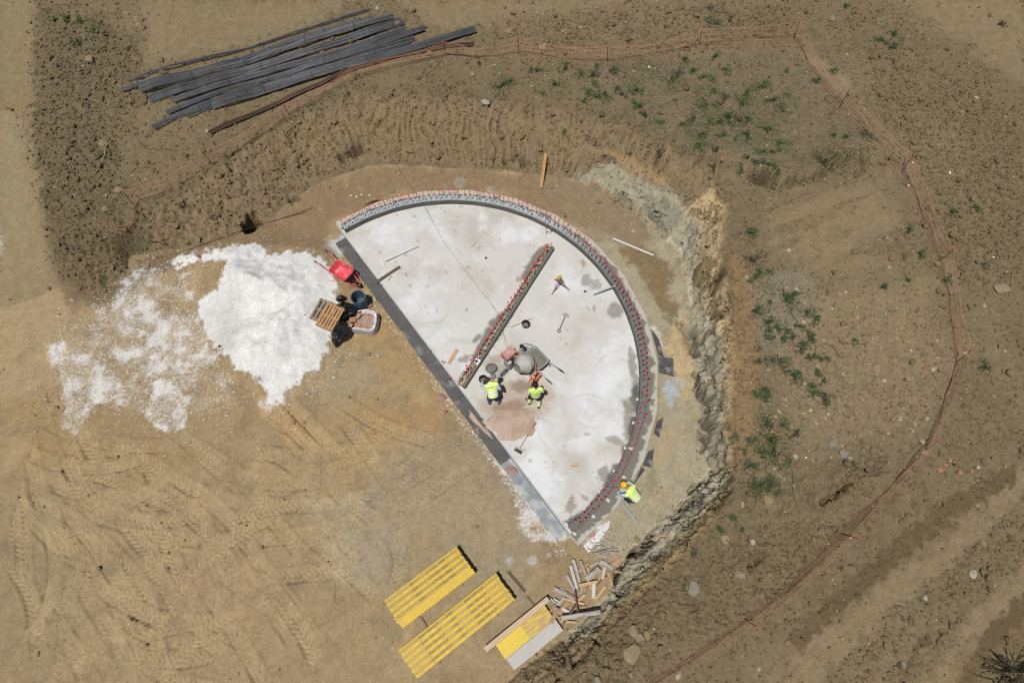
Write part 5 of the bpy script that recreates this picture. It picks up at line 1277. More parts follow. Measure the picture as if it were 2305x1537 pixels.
# laser level on a low tripod
tt = SL(1257, 645, 0); apex = Vector((tt.x, tt.y, ZS + .60))
o = empty('tripod_level', tt, 0, 'yellow laser level on a low red and grey tripod on the slab', 'level')
M_tri = mat('tripod_leg', S(196, 168, 160), .5, .1, var=.15); M_trir = mat('tripod_red', S(190, 90, 78), .5)
M_yel = mat('yellow_case', (0.50, 0.36, 0.07), .5, var=.1)
for fx, fy in ((1242, 663), (1281, 653), (1249, 629)):
    f = SL(fx, fy, .0); mb = MB(); mid_p = apex.lerp(f, .5)
    sd = (f - apex).cross(Vector((0, 0, 1))).normalized() * .03
    mb.bar(apex + sd, mid_p + sd * .9, .025, .03); mb.bar(apex - sd, mid_p - sd * .9, .025, .03); mb.bar(apex.lerp(f, .42), f, .045, .03)
    lg = part('leg', mb, M_tri, o, True)
    mb = MB(); mb.tube([f + Vector((0, 0, .04)), f], [.022, .006], 6); link('foot', mb.mesh('foot', o.location), M_blk, lg)
mb = MB(); mb.T = Matrix.Translation(apex); mb.lathe([(.09, -.02), (.09, .02), (.03, .03), (.03, .10), (.001, .10)], 12, None, False); part('tripod_head', mb, M_trir, o, True)
lv = empty('laser_level', apex + Vector((0, 0, .102)), .5, 'boxy yellow laser level sitting on the red tripod head', 'level')
mb = MB(); mb.box((0, 0, .07), (.16, .14, .14)); mb.lathe([(.045, .14), (.045, .20), (.03, .215), (.001, .217)], 12); part('case', mb, M_yel, lv)
mb = MB(); mb.box((0, -.073, .07), (.10, .01, .06)); mb.box((.083, 0, .07), (.01, .06, .05)); part('panel', mb, M_blk, lv)
mb = MB(); mb.tube([(-.06, 0, .14), (-.06, 0, .19), (.06, 0, .19), (.06, 0, .14)], .01, 6); part('carry_handle', mb, M_blk, lv)

# sand on the slab
M_sand = mat('pink_sand', S(206, 182, 164), .95, var=.12, scale=16, bump=.5, bscale=40, col2=S(194, 166, 146), c2scale=2.0, c2thr=.55)
def blob_patch(name, poly, z0, h, m, seed, kind=None, nr=14, lump=.25):
    cx = sum(p[0] for p in poly) / len(poly); cy = sum(p[1] for p in poly) / len(poly)
    c0 = P(cx, cy, z0); pl = catmull(list(poly) + [poly[0]], 5)[:-1]; rim = [P(x, y, z0) for x, y in pl]; n = len(rim)
    r_ = random.Random(seed); ph_ = [r_.random() * 6 for _ in range(6)]
    mb = MB(); vs = []; fs = []
    for i in range(nr + 1):
        t_ = i / nr
        for k, q in enumerate(rim):
            a_ = 2 * math.pi * k / n
            p = c0.lerp(q, t_ * (1 + (.07 * math.sin(5 * a_ + ph_[4]) + .045 * math.sin(9 * a_ + ph_[0]) + .03 * math.sin(17 * a_ + ph_[1]) + .02 * math.sin(31 * a_ + ph_[2])) * (t_ > .6)))
            hh = h * (1 - t_ ** 2.2) * (1 + lump * (math.sin(p.x * 5 + ph_[2]) * math.sin(p.y * 4.3 + ph_[3]) + .5 * math.sin(p.x * 11 + ph_[4]) * math.sin(p.y * 12 + ph_[5]))) + .004
            vs.append((p.x, p.y, z0 + (hh if i < nr else -.01)))
    for i in range(nr):
        for k in range(n):
            k2 = (k + 1) % n; fs.append((i * n + k, (i + 1) * n + k, (i + 1) * n + k2, i * n + k2))
    mb.add(vs, [tuple(reversed(f)) for f in fs])
    c = (c0.x, c0.y, z0)
    return link(name, mb.mesh(name, c, True), m, None, c, kind=kind)
blob_patch('sand_heap', [(1085, 948), (1110, 928), (1150, 922), (1180, 920), (1200, 928), (1208, 945), (1205, 965), (1190, 982), (1165, 990), (1130, 990), (1112, 975), (1098, 962)], ZS + .004, .09, M_sand, 3, 'stuff')
blob_patch('sand_spill', [(1056, 922), (1068, 934), (1084, 955), (1102, 972), (1106, 984), (1092, 975), (1080, 962), (1066, 950), (1056, 936)], .05, .03, M_sand, 4, 'stuff')

# cement bags, stones by the slab
M_paper = mat('brown_paper', S(186, 150, 134), .85, var=.12, scale=6, bump=.3)
def bag(px, py, rz, l, w, label, z=.03):
    o = empty('cement_bag', P(px, py, z), rz, label, 'paper bag')
    mb = MB(); vs = []; fs = []; n, k = 12, 9
    for i in range(n + 1):
        for j in range(k + 1):
            x, y = (i / n - .5) * l, (j / k - .5) * w
            e = (1 - (2 * abs(i / n - .5)) ** 3) * (1 - (2 * abs(j / k - .5)) ** 3)
            vs.append((x + .012 * math.sin(y * 30), y + .014 * math.sin(x * 22 + 1), .075 * e * (1 + .3 * math.sin(x * 19) * math.sin(y * 23)) + .012 * math.sin(x * 40 + y * 31)))
    fs = [(i * (k + 1) + j, (i + 1) * (k + 1) + j, (i + 1) * (k + 1) + j + 1, i * (k + 1) + j + 1) for i in range(n) for j in range(k)]
    mb.add(vs, fs); part('sack', mb, M_paper, o, smooth=True)
    mb = MB(); mb.lathe([(.035, .088), (.02, .09), (.001, .09)], 10)
    mb.box((.09, 0, .084), (.02, .16, .004)); part('print', mb, M_grb, o)
bag(1152, 1058, R(-28), .42, .30, 'torn brown paper cement bag lying across the membrane strip')
bag(992, 893, R(-40), .36, .26, 'dusty paper bag lying left of the foot of the dividing wall', .02)

# ------------------------------------------------------------------ pallets, plastic sheet, bricks
def pallet(loc, rz, label, m, L=1.05, W=.80, n=6, skew=0.0):
    o = empty('pallet', loc, rz, label, 'pallet')
    for k in range(n):
        y = -W / 2 + .05 + (W - .1) * k / (n - 1)
        mb = MB(); mb.box((rnd.gauss(0, .008), y + rnd.gauss(0, .004), .130), (L, .088, .022), Matrix.Rotation(rnd.gauss(0, .01), 3, 'Z')); part('slat', mb, m, o)
    for x in (-L / 2 + .05, 0, L / 2 - .05):
        mb = MB(); mb.box((x, 0, .075), (.09, W, .085)); part('bearer', mb, m, o)
        mb = MB(); mb.box((x, 0, .018), (.095, W, .022)); part('bottom_board', mb, m, o)
def slatdir(px, py, z):
    a, b = P(px, py, z), P(px + 33, py - 56, z); d = b - a; return math.atan2(d.y, d.x)
zg = gz(*P(722, 695, .1)[:2])
M_pg = mat('grey_pallet_wood', S(166, 148, 128), .9, var=.2, scale=4, stretch=(1.2, 8, 8), bump=.3, objvar=.15)
M_pb = mat('brown_pallet_wood', S(198, 154, 108), .85, var=.15, scale=4, stretch=(1.2, 8, 8), bump=.2, objvar=.12)
pallet(P(729, 703, zg + .02), slatdir(720, 700, .1), 'grey weathered pallet half under the brown one on the gravel', M_pg, .92, .70, 5)
pallet(P(745, 716, zg + .19), slatdir(740, 710, .25), 'brown wooden pallet beside the black plastic sheet', M_pb, 1.02, .72, 6)
M_plast = mat('black_plastic_film', (0.012, 0.014, 0.015), .32, var=.1, scale=4, spec=.6)
cx, cy = 768, 733; zp = gz(*P(cx, cy, .1)[:2])
poly = [(766, 683), (782, 680), (803, 690), (818, 693), (805, 706), (784, 712), (778, 722), (786, 738), (794, 748), (790, 758), (775, 768), (759, 781), (749, 775), (744, 752), (746, 732), (754, 706)]
pl = catmull(poly + [poly[0]], 7)[:-1]; n = len(pl); nr = 24
vs = []; fs = []; mb = MB(); r_ = random.Random(5); folds = [(r_.random() * 6.28, r_.uniform(6, 14), r_.random() * 6) for _ in range(9)]
c0 = P(cx, cy, zp)
for i in range(nr + 1):
    t_ = i / nr
    for k in range(n):
        q = P(pl[k][0], pl[k][1], zp); p = c0.lerp(q, t_)
        e = 1 - t_ ** 3
        f_ = sum(abs(((p.x * math.cos(a) + p.y * math.sin(a)) * fr / 3 + ph_) % 1 - .5) for a, fr, ph_ in folds) / 9 * 2
        vs.append((p.x + .02 * math.sin(p.y * 21), p.y + .02 * math.sin(p.x * 19), zp + .04 + e * (.22 + .30 * f_ * (1.2 - t_) + .10 * math.sin(p.x * 6) * math.cos(p.y * 5)) - (.05 if i == nr else 0)))
for i in range(nr):
    for k in range(n): fs.append((i * n + k, i * n + (k + 1) % n, (i + 1) * n + (k + 1) % n, (i + 1) * n + k))
_vx = np.array([p_[0] for p_ in vs], np.float32); _vy = np.array([p_[1] for p_ in vs], np.float32)
_nz = np.abs(fbm(_vx, _vy, 2.6, 4, 333)) * 0.42 + np.abs(fbm(_vx, _vy, 6.5, 2, 336)) * .10
vs = [(p_[0], p_[1], p_[2] + float(h_) - .10) if p_[2] > zp + .06 else p_ for p_, h_ in zip(vs, _nz)]
mb.add(vs, fs); o = single('plastic_sheet', mb, M_plast, 'crumpled glossy black plastic sheet between the pallet and the wrapped bricks', 'sheet', smooth=True, sharp=40)
p = P(769, 677, .1); p.z = gz(p.x, p.y)
mb = MB(); mb.rock((0, 0, .10), (.19, .15, .16), 4, 2, .5)
single('rubbish_bag', mb, M_plast, 'small black plastic bag between the gravel heap and the blue barrel', 'bag', smooth=True, loc=p)
# bricks
bs = P(820, 722, .45); zb = gz(bs.x, bs.y)
brz = math.atan2(-.10, 1.0)
o = empty('brick_stack', (bs.x, bs.y, zb), brz, 'square stack of clay bricks half wrapped in clear white film', 'bricks')
_b = MB(); _b.box((0, 0, .0), (.232, .112, .066)); ME_br = _b.mesh('brick'); ME_br.materials.append(M_pinkb); ME_br2 = ME_br.copy(); ME_br2.materials[0] = M_brick
for lay in range(6):
    for i in range(3):
        for j in range(6):
            if lay == 5 and j == 5 and i == 0: continue
            b = link('brick', ME_br2 if (j < 2 or rnd.random() < .25) else ME_br, None, o, (-.24 + .24 * i + rnd.gauss(0, .003), -.295 + .118 * j + rnd.gauss(0, .003), .035 + .07 * lay)); b.rotation_euler = (0, 0, rnd.gauss(0, .02))
# film: a wavy skirt round three sides with a crumpled lip on top
M_film = mat('clear_film', (0.62, 0.64, 0.66), .25, var=.08, scale=5, spec=.6)
nt = M_film.node_tree; bs_ = nt.nodes['Principled BSDF']; bs_.inputs['Alpha'].default_value = .55
mb = MB(); path = [(-.42, -.37), (0, -.40), (.33, -.40), (.44, -.30), (.47, 0), (.44, .32), (.30, .41), (0, .42), (-.2, .40)]
pth = catmull(path, 6); vs = []; fs = []; rows = [(0.0, 1.0, .0), (.2, 1.02, .2), (.44, 1.01, .4), (.50, .95, .6), (.475, .84, .8), (.46, .76, 1.0)]
for i, (x, y) in enumerate(pth):
    for (z_, sc_, k_) in rows:
        w_ = 1 + .025 * math.sin(i * 1.7 + z_ * 9) + .02 * math.sin(i * .6 + 2)
        vs.append((x * sc_ * w_, y * sc_ * w_, z_ + .02 * math.sin(i * 1.1 + k_ * 5) * (k_ > .3)))
m_ = len(rows)
fs = [(i * m_ + j, (i + 1) * m_ + j, (i + 1) * m_ + j + 1, i * m_ + j + 1) for i in range(len(pth) - 1) for j in range(m_ - 1)]
mb.add(vs, fs); fo = part('film_wrap', mb, M_film, o, smooth=True)
mb = MB(); ridge = catmull([(-.30, .34), (-.1, .43), (.15, .42), (.36, .36), (.43, .15), (.45, -.15), (.38, -.33)], 6)
mb.tube([(x, y, .475 + .03 * math.sin(i * .9)) for i, (x, y) in enumerate(ridge)], [(.035 + .02 * abs(math.sin(i * 1.3)), .02) for i in range(len(ridge))], 7); part('film_roll', mb, M_white, o, smooth=True)
for px, py, z_, rz, l_, big in ((807, 712, .45 + .03, 1.05, 'loose brick lying on top of the wrapped brick stack', 0), (795, 721, .42, .2, 'broken hollow clay block on the black plastic left of the bricks', 1), (790, 733, .20, 1.2, 'dusty brick wedged between the plastic sheet and the brick stack', 0), (830, 688, .05, .45, 'brick lying at the foot of the blue barrel', 0)):
    q = P(px, py, z_ + zb + .03); mb = MB(); 
    if big:
        mb.box((0, 0, .02), (.24, .19, .14)); mb.rock((.03, .02, .09), (.09, .07, .04), 3, 1, .3)
    else: mb.box((0, 0, 0), (.24, .12, .07))
    single('loose_brick', mb, M_brick if px in (795, 807) else M_pinkb, l_, 'brick', loc=q, rz=rz)

# ------------------------------------------------------------------ cement mixer
M_mix = mat('faded_red_paint', S(214, 150, 132), .7, var=.12, scale=4, col2=S(196, 192, 186), c2scale=3, c2thr=.58)
M_drum = mat('cement_crusted_drum', S(208, 205, 198), .75, .05, var=.10, scale=5, bump=.2, bscale=18, col2=S(196, 150, 136), c2scale=2.4, c2thr=.66)
mx = SL(1175, 838, 0); o = empty('cement_mixer', mx, 0, 'cement mixer with a dusty drum and faded red motor box on the slab', 'cement mixer')
dr = P(1178, 819, ZS + .85) - mx                      # drum middle, relative
axd = Vector((-.58, -.55, .42)).normalized()           # towards the mouth
q = axd.to_track_quat('Z', 'Y').to_matrix().to_4x4(); q.translation = dr
M4 = q @ Matrix.Scale(.90, 4)
prof = [(.19, .40), (.20, .41), (.205, .39), (.36, .12), (.395, 0.0), (.40, -.04), (.395, -.08), (.385, -.26), (.30, -.36), (.12, -.40), (.001, -.40)]
mb = MB(); mb.T = M4; mb.lathe(prof, 28); mb.lathe([(.19, .40), (.345, .10), (.36, -.2), (.001, -.33)], 24)
drum = part('drum', mb, M_drum, o, smooth=True, sharp=40)
mb = MB(); mb.T = M4; mb.lathe([(.392, .02), (.418, .02), (.42, -.04), (.394, -.04)], 28); link('ring_gear', mb.mesh('ring_gear', None, False), M_drum, drum)
mb = MB(); mb.T = M4; mb.lathe([(.255, .22), (.12, .20), (.001, .19)], 18); cm = link('mix', mb.mesh('mix', None, True), M_wetcem, drum)
# yoke arms round the drum, tilt axis across
ax2 = Vector((axd.y, -axd.x, 0)).normalized()           # sideways, towards the right / lower side
mb = MB(); back = dr - axd * .46
mb.tube([dr + ax2 * .50 - Vector((0, 0, .02)), dr + ax2 * .48 - axd * .15, back + ax2 * .25, back, back - ax2 * .25, dr - ax2 * .48 - axd * .15, dr - ax2 * .50], [(.045, .025)] * 7, 8); part('yoke', mb, M_mix, o, smooth=True, sharp=50)
mb = MB(); pR = dr + ax2 * .52
mb.tube([pR + Vector((0, 0, .02)), pR + Vector((.03, -.05, -.3)), Vector((pR.x + .05, pR.y - .15, .0))], .03, 8); mb.tube([pR + Vector((0, 0, .02)), Vector((pR.x + .18, pR.y + .18, .0))], .025, 8)
mb.tube([dr + ax2 * .40, dr + ax2 * .56], .04, 10); part('stand_frame', mb, M_mix, o, smooth=True)
pL = dr - ax2 * .52
mb = MB(); mb.tube([pL, Vector((pL.x - .05, pL.y - .30, .2)), Vector((pL.x - .02, pL.y - .32, .16))], .03, 8); mb.tube([pL, Vector((pL.x + .1, pL.y + .2, 0.0))], .028, 8)
mb.tube([Vector((pL.x, pL.y, .3)), Vector((pR.x, pR.y, .3))], .03, 8); part('axle_frame', mb, M_mix, o, smooth=True)
bx = P(1145, 797, ZS + .95) - mx
mb = MB(); Mb = Matrix.Rotation(math.atan2(ax2.y, ax2.x) + .0, 3, 'Z')
mb.box(bx + Vector((0, 0, -.02)), (.34, .46, .34), Mb); mb.box(bx + Vector((0, 0, .165)), (.30, .40, .05), Mb)
mbx = part('motor_box', mb, M_mix, o)
mb = MB(); mb.box(bx + Vector((-.03, -.20, -.42)), (.28, .16, .52), Mb); part('panel', mb, M_galv, o)
mb = MB(); mb.box(bx + Vector((0, 0, .192)), (.08, .10, .006), Mb); link('badge', mb.mesh('badge'), M_galv, mbx)
for wx_, wy_ in ((1134, 838), (1150, 812)):
    wp = P(wx_, wy_, ZS + .2) - mx; Mw = Matrix.Rotation(math.atan2(ax2.y, ax2.x), 3, 'Z') @ Matrix.Rotation(R(90), 3, 'Y')
    mb = MB(); mb.T = Matrix.Translation(wp) @ Mw.to_4x4(); mb.lathe([(.06, -.04), (.15, -.045), (.19, -.03), (.195, 0), (.19, .03), (.15, .045), (.06, .04)], 18, None, True); w_ = part('wheel', mb, M_grb, o, smooth=True, sharp=45)
    mb = MB(); mb.T = Matrix.Translation(wp) @ Mw.to_4x4(); mb.lathe([(.11, -.052), (.03, -.06), (.03, .06), (.11, .052)], 12, None, True); link('rim', mb.mesh('rim'), M_galv, w_)
hw = dr + ax2 * .66 + Vector((.02, -.03, .02)); Mw = Matrix.Rotation(math.atan2(ax2.y, ax2.x), 3, 'Z') @ Matrix.Rotation(R(90), 3, 'Y')
mb = MB(); Tm = Matrix.Translation(hw) @ Mw.to_4x4()
mb.tube([Tm @ Vector((.2 * math.cos(a), .2 * math.sin(a), 0)) for a in np.linspace(0, 6.283, 21)], .014, 6)
for a in (0, 1.57): mb.tube([Tm @ Vector((.2 * math.cos(a), .2 * math.sin(a), 0)), Tm @ Vector((-.2 * math.cos(a), -.2 * math.sin(a), 0))], .012, 6)
part('tilt_wheel', mb, M_mix, o)
# orange cable coil and black gear beside the mixer
M_or = mat('orange_cable', (0.66, 0.13, 0.035), .5)
ca, cb_ = SL(1192, 857, .05), SL(1215, 836, .42)
mb = MB()
for k in range(5):
    pts = []
    for a in np.linspace(0, 6.283, 20):
        m_ = (ca + cb_) / 2; u = (cb_ - ca) / 2 * (1 - .05 * k); v = u.normalized().cross(Vector((.3, -.3, .9))).normalized() * (.085 + .012 * k)
        pts.append(m_ + u * math.cos(a) + v * math.sin(a) + Vector((.01 * k, -.008 * k, .012 * k)))
    mb.tube(pts, .009, 5)
single('cable_coil', mb, M_or, 'orange cable coiled over the mixer frame in front of the wheelbarrow grip', 'cable')
pk = SL(1203, 861, .05); mb = MB(); mb.box((0, 0, 0), (.13, .08, .07)); mb.box((.11, .05, .01), (.09, .05, .05)); mb.tube([(.05, 0, .03), (.2, .15, .05), (.32, .3, .04)], .022, 7); mb.tube([(-.05, .02, .03), (.08, .2, .1), (.2, .36, .06)], .014, 6)
single('mixing_drill', mb, M_blk, 'black mixing drill lying under the orange cable coil', 'drill', loc=pk, rz=.1)

# ------------------------------------------------------------------ yellow timber beams
M_byl = mat('yellow_flange', (0.54, 0.355, 0.014), .55, var=.14, scale=5, stretch=(1.5, 8, 8), spec=.4, col2=(0.40, 0.29, 0.07), c2scale=3.0, c2thr=.60, objvar=.06)
M_bweb = mat('ochre_web', (0.355, 0.240, 0.045), .6, objvar=.07, var=.15, scale=4, stretch=(1.5, 6, 6), spec=.4)
M_bor = mat('orange_yellow_flange', (0.50, 0.30, 0.02), .55, var=.10, scale=5, stretch=(1.5, 8, 8))
M_print = mat('black_print', (0.05, 0.045, 0.02), .7, var=.2, scale=30)
def text_mesh(s, size):
    cu = bpy.data.curves.new('lettering', 'FONT'); cu.body = s; cu.size = size; cu.align_y = 'CENTER'; cu.extrude = .0008; cu.resolution_u = 2
    to = bpy.data.objects.new('lettering', cu); C.objects.link(to)
    dg = bpy.context.evaluated_depsgraph_get(); me = bpy.data.meshes.new_from_object(to.evaluated_get(dg))
    bpy.data.objects.remove(to); bpy.data.curves.remove(cu); me.name = 'lettering'; me.materials.clear(); me.materials.append(M_print); return me
def beam_proto(L, flip):
    b = bpy.data.objects.new('timber_beam', None)
    def fl(y):
        m_ = MB(); m_.box((0, y, 0), (L, .04, .08)); return m_
    me_f = MB().box((0, 0, 0), (L, .04, .08)).mesh('flange'); me_f.materials.append(M_byl)
    me_w = MB().box((0, 0, 0), (L - .01, .12, .028)).mesh('web'); me_w.materials.append(M_bweb)
    mbn = MB()
    for x in np.linspace(-L / 2 + .12, L / 2 - .12, 7):
        mbn.lathe([(.009, .0), (.009, .003), (.001, .003)], 6); mbn.v[-18:] = [(p[0] + float(x), p[1], p[2]) for p in mbn.v[-18:]]
    me_n = mbn.mesh('nail'); me_n.materials.append(M_print)
    return me_f, me_w, me_n
def beam(mes, txt, loc, rz, label, group, ori=0, roll=0.0):
    b = empty('timber_beam', loc, rz, label, 'beam', group); b.rotation_euler = (roll, 0, rz)
    for y in (-.08, .08):
        f = link('flange', mes[0], None, b, (0, y, 0))
        n_ = link('nails', mes[2], None, f, (0, 0, .041), kind='stuff')
    w = link('web', mes[1], None, b)
    for (tm, x, fl) in txt:
        t_ = link('lettering', tm, None, w, (x, 0, .0165)); t_.rotation_euler = (0, 0, math.pi if fl else 0)
    return b
TXa, TXb, TXc = text_mesh('dokan  H20 eco P', .105), text_mesh('3.90m', .10), text_mesh('2.90m', .10)
def stack(pA, pB, pC, pD, L, rows, layers, txt, name, edge_right):
    zt = .08 * layers + .05
    A, B, C_, D = [P(x, y, zt) for x, y in (pA, pB, pC, pD)]
    ax = ((B - A) + (C_ - D)).normalized(); sd = Vector((ax.y, -ax.x, 0)); mid = (A + B + C_ + D) / 4; Wd = ((D - A).dot(sd) + (C_ - B).dot(sd)) / 2
    rz = math.atan2(ax.y, ax.x); mes = beam_proto(L, False); g0 = gz(mid.x, mid.y)
    for k in (-1, 1):
        q = mid + ax * (k * L * .3); z_ = gz(q.x, q.y) + .03
        plank(Vector((q.x, q.y, z_)) - sd * Wd * .48, Vector((q.x, q.y, z_)) + sd * Wd * .48, .09, .07, M_wbr, 'square bearer under the ' + ('upper right' if k > 0 else 'lower left') + ' half of the ' + name + ' beam stack', 'bearer', 'bearer')
    base = g0 + .07; step = .2
    tw = rows * step
    off0 = -Wd / 2 + .1
    for lay in range(layers):
        top = lay == layers - 1
        for r_ in range(rows):
            jx = rnd.gauss(0, .03) if not top else rnd.gauss(0, .022); q = mid + sd * (off0 + step * r_ + (0.0 if lay % 2 == (layers - 1) % 2 else .04)) + ax * jx
            lab = nth(r_ + 1) + ' beam from the upper left on top of the ' + name + ' yellow beam stack' if top else nth(layers - lay) + ' layer down, ' + nth(r_ + 1) + ' yellow beam from the upper left in the ' + name + ' beam stack'
            beam(mes, txt if top else [], (q.x, q.y, base + .04 + .0805 * lay), rz + (rnd.gauss(0, .003) if top else 0), lab, 'beams of the ' + name + ' stack')
    # beams set on edge along the right side
    ew = Wd - tw
    k = 0; y = off0 + step * rows - .1 + .045
    while y < Wd / 2 - .03 and edge_right:
        q = mid + sd * y + ax * rnd.gauss(0, .03)
        for lv in range(2):
            b = beam(mes, [], (q.x, q.y, base + .10 + .2 * lv), rz, (nth(k + 1) + ' beam set on edge from the left in the ' + name + ' stack, ' + ('upper' if lv else 'lower') + ' tier'), 'beams of the ' + name + ' stack')
            b.rotation_euler = (R(90), 0, rz)
        y += .085; k += 1
    return mid, ax, sd, rz
hx = 1.45
stack((864, 1354), (1025.5, 1229.6), (1073, 1294), (906, 1417), 2.9, 4, 5, [(TXa, .55 + .35, True), (TXc, -.28, True)], 'shorter', True)
stack((898, 1460), (1117.7, 1290), (1162, 1353.6), (941.5, 1535.5), 3.9, 5, 5, [(TXa, -1.25, False), (TXb, -.15, False), (TXa, .55, False)], 'longer', False)

# shuttering panels under a long plank
M_pyel = mat('yellow_panel', (0.52, 0.37, 0.010), .5, var=.10, scale=3, stretch=(1, 6, 6), spec=.4)
M_pworn = mat('worn_yellow_panel', (0.52, 0.36, 0.05), .6, var=.15, scale=3, stretch=(1, 6, 6), col2=S(196, 168, 118), c2scale=2.2, c2thr=.5)
M_pwht = mat('whitened_panel', S(206, 203, 196), .7, var=.08, scale=3, stretch=(1, 6, 6))
zt = .30
A, B, C_, D = [P(x, y, zt) for x, y in ((1116, 1451), (1225, 1362), (1249, 1394), (1140, 1481))]
E_, F_ = P(1158, 1507, zt - .03), P(1268, 1418, zt - .03)
ax = ((B - A) + (C_ - D)).normalized(); sd = Vector((ax.y, -ax.x, 0)); rz = math.atan2(ax.y, ax.x)
LA = (B - A).length; WA = (D - A).dot(sd); g0 = max(gz(A.x, A.y), 0)
for i in range(9):
    ctr = (A + B + C_ + D) / 4 + sd * (.01 * rnd.gauss(0, 1)) + ax * (.012 * rnd.gauss(0, 1))
    z_ = .04 + .029 * i
    if i == 8:
        o = empty('shuttering_panel', (((A + B + C_ + D) / 4).x, ((A + B + C_ + D) / 4).y, zt), rz, 'bright yellow shuttering panel with a worn brown half under the long pale plank', 'panel')
        mb = MB(); mb.box((-LA * .25, 0, -.0135), (LA * .5 - .002, WA, .027)); part('bright_half', mb, M_pyel, o)
        mb = MB(); mb.box((LA * .25, 0, -.0135), (LA * .5 - .002, WA, .027)); part('worn_half', mb, M_pworn, o)
        mb = MB()
        for x in (-.42, -.02, .42):
            for y in (-.4, .4): mb.box((x * LA, y * WA, .001), (.012, .012, .004))
        part('nail_heads', mb, M_print, o)
    else:
        mb = MB(); mb.box((0, 0, 0), (LA, WA, .027))
        single('shuttering_panel', mb, M_pyel, nth(8 - i) + ' yellow panel below the top one in the panel stack beside the scrap heap', 'panel', 'stacked shuttering panels', loc=(ctr.x, ctr.y, z_), rz=rz)
ctr = (D + C_ + E_ + F_) / 4; WB = abs((E_ - D).dot(sd)) + abs((F_ - C_).dot(sd)); WB /= 2
for i in range(8):
    mb = MB(); mb.box((0, 0, 0), (LA * 1.0, WB - .006, .027))
    c2 = ctr + sd * (.004 if i < 7 else .0)
    single('shuttering_panel', mb, M_pwht, 'whitened grey shuttering panel lying edge to edge with the yellow one' if i == 7 else nth(7 - i) + ' whitened panel below the top one in the panel stack', 'panel', 'stacked shuttering panels', loc=(c2.x, c2.y, .04 + .029 * i), rz=rz)
plank(P(1092, 1462, .40), P(1234, 1347, .40), .17, .10, M_wpale if False else mat('pale_pink_plank', S(222, 196, 166), .8, var=.12, scale=4, stretch=(1.2, 8, 8), bump=.2), 'long thick pale plank lying along the edge of the yellow panel')
for x, y in ((1112, 1444), (1214, 1362)):
    q = P(x, y, .2); mb = MB(); mb.box((0, 0, 0), (.12, .16, .30)); single('timber_block', mb, M_wbr, ('lower left' if x < 1150 else 'upper right') + ' block propping the long pale plank', 'block', loc=(q.x, q.y, .19), rz=rz)

# ------------------------------------------------------------------ heap of scrap timber (survey of the heap, 6.405 units per photo pixel)
HP = [(0, 780, 115, 700, 25, 'b'), (10, 910, 80, 960, 30, 'g'), (80, 960, 185, 1030, 20, 'b'), (640, 545, 850, 470, 40, 'b'), (490, 575, 560, 540, 40, 'g'), (430, 610, 480, 580, 30, 'o'), (770, 670, 850, 715, 20, 'o'), (395, 620, 420, 720, 30, 'o'), (265, 690, 405, 560, 40, 'g'),
      (690, 680, 745, 890, 50, 'o'), (575, 670, 560, 810, 34, 'o'), (350, 830, 362, 990, 45, 'b'), (255, 900, 268, 1030, 45, 'b'), (320, 890, 290, 1010, 30, 'g'), (430, 860, 450, 940, 30, 'o'), (500, 1085, 655, 890, 45, 'o'), (490, 1020, 690, 800, 25, 'b'), (500, 945, 680, 765, 55, 'b'),
      (730, 595, 862, 500, 50, 'o'), (285, 530, 390, 780, 48, 'b'), (150, 595, 242, 930, 42, 'p'), (185, 515, 285, 840, 48, 'g'), (95, 740, 215, 965, 48, 'g'), (260, 882, 530, 830, 42, 'o'), (475, 1065, 485, 850, 52, 'p'), (640, 620, 602, 790, 42, 'p'), (368, 805, 560, 645, 80, 'g'), (572, 545, 752, 638, 74, 'g'),
      (260, 1095, 360, 1010, 36, 'o'), (60, 1072, 350, 1150, 32, 'o'), (-85, 930, 210, 1080, 62, 'g'), (280, 1200, 370, 1188, 35, 'b'), (-80, 1240, 60, 1050, 55, 'g'), (0, 1245, 125, 1110, 60, 'b'), (30, 1215, 168, 1290, 48, 'p'), (-30, 1262, 145, 1312, 44, 'o'), (-10, 1395, 238, 1412, 30, 'o'), (-30, 1330, 125, 1402, 26, 'o'),
      (-180, 1040, -40, 1150, 30, 'g'), (-90, 1070, -10, 1120, 26, 'p'), (-70, 1160, -190, 1330, 40, 'b')]
NMc = {'g': ('grey weathered', M_wgrey), 'p': ('pale', M_wpale), 'o': ('orange', M_wor), 'b': ('brown', M_wbr)}
_hx = lambda x, y: (1260 + x / 6.405, 1180 + y / 6.405)
order = {}
for k in 'gpob':
    idx = sorted([i for i, h in enumerate(HP) if h[5] == k], key=lambda i: HP[i][1] + HP[i][3])
    for r_, i in enumerate(idx): order[i] = r_ + 1
for i, (x0, y0, x1, y1, w, k) in enumerate(HP):
    dc_ = math.hypot((x0 + x1) / 2 - 430, (y0 + y1) / 2 - 760) / 420
    z_ = .03 + .010 * i * max(.25, 1.1 - dc_)
    a, b = G(*_hx(x0, y0)), G(*_hx(x1, y1)); a.z = max(a.z, 0) + z_ + rnd.uniform(0, .05); b.z = max(b.z, 0) + z_ + rnd.uniform(0, .05)
    plank(a, b, w / 6.405 / 68, rnd.uniform(.025, .04), NMc[k][1], nth(order[i]) + ' ' + NMc[k][0] + ' board from the top of the scrap timber heap', 'scrap_board', 'board', 'boards of the scrap timber heap')
a, b = P(1263, 1391, .50), P(1352, 1377, .58); plank(a, b, .14, .06, M_wgrey, 'long thick grey board propped high above the lower end of the scrap heap', 'scrap_board', 'board', 'boards of the scrap timber heap')
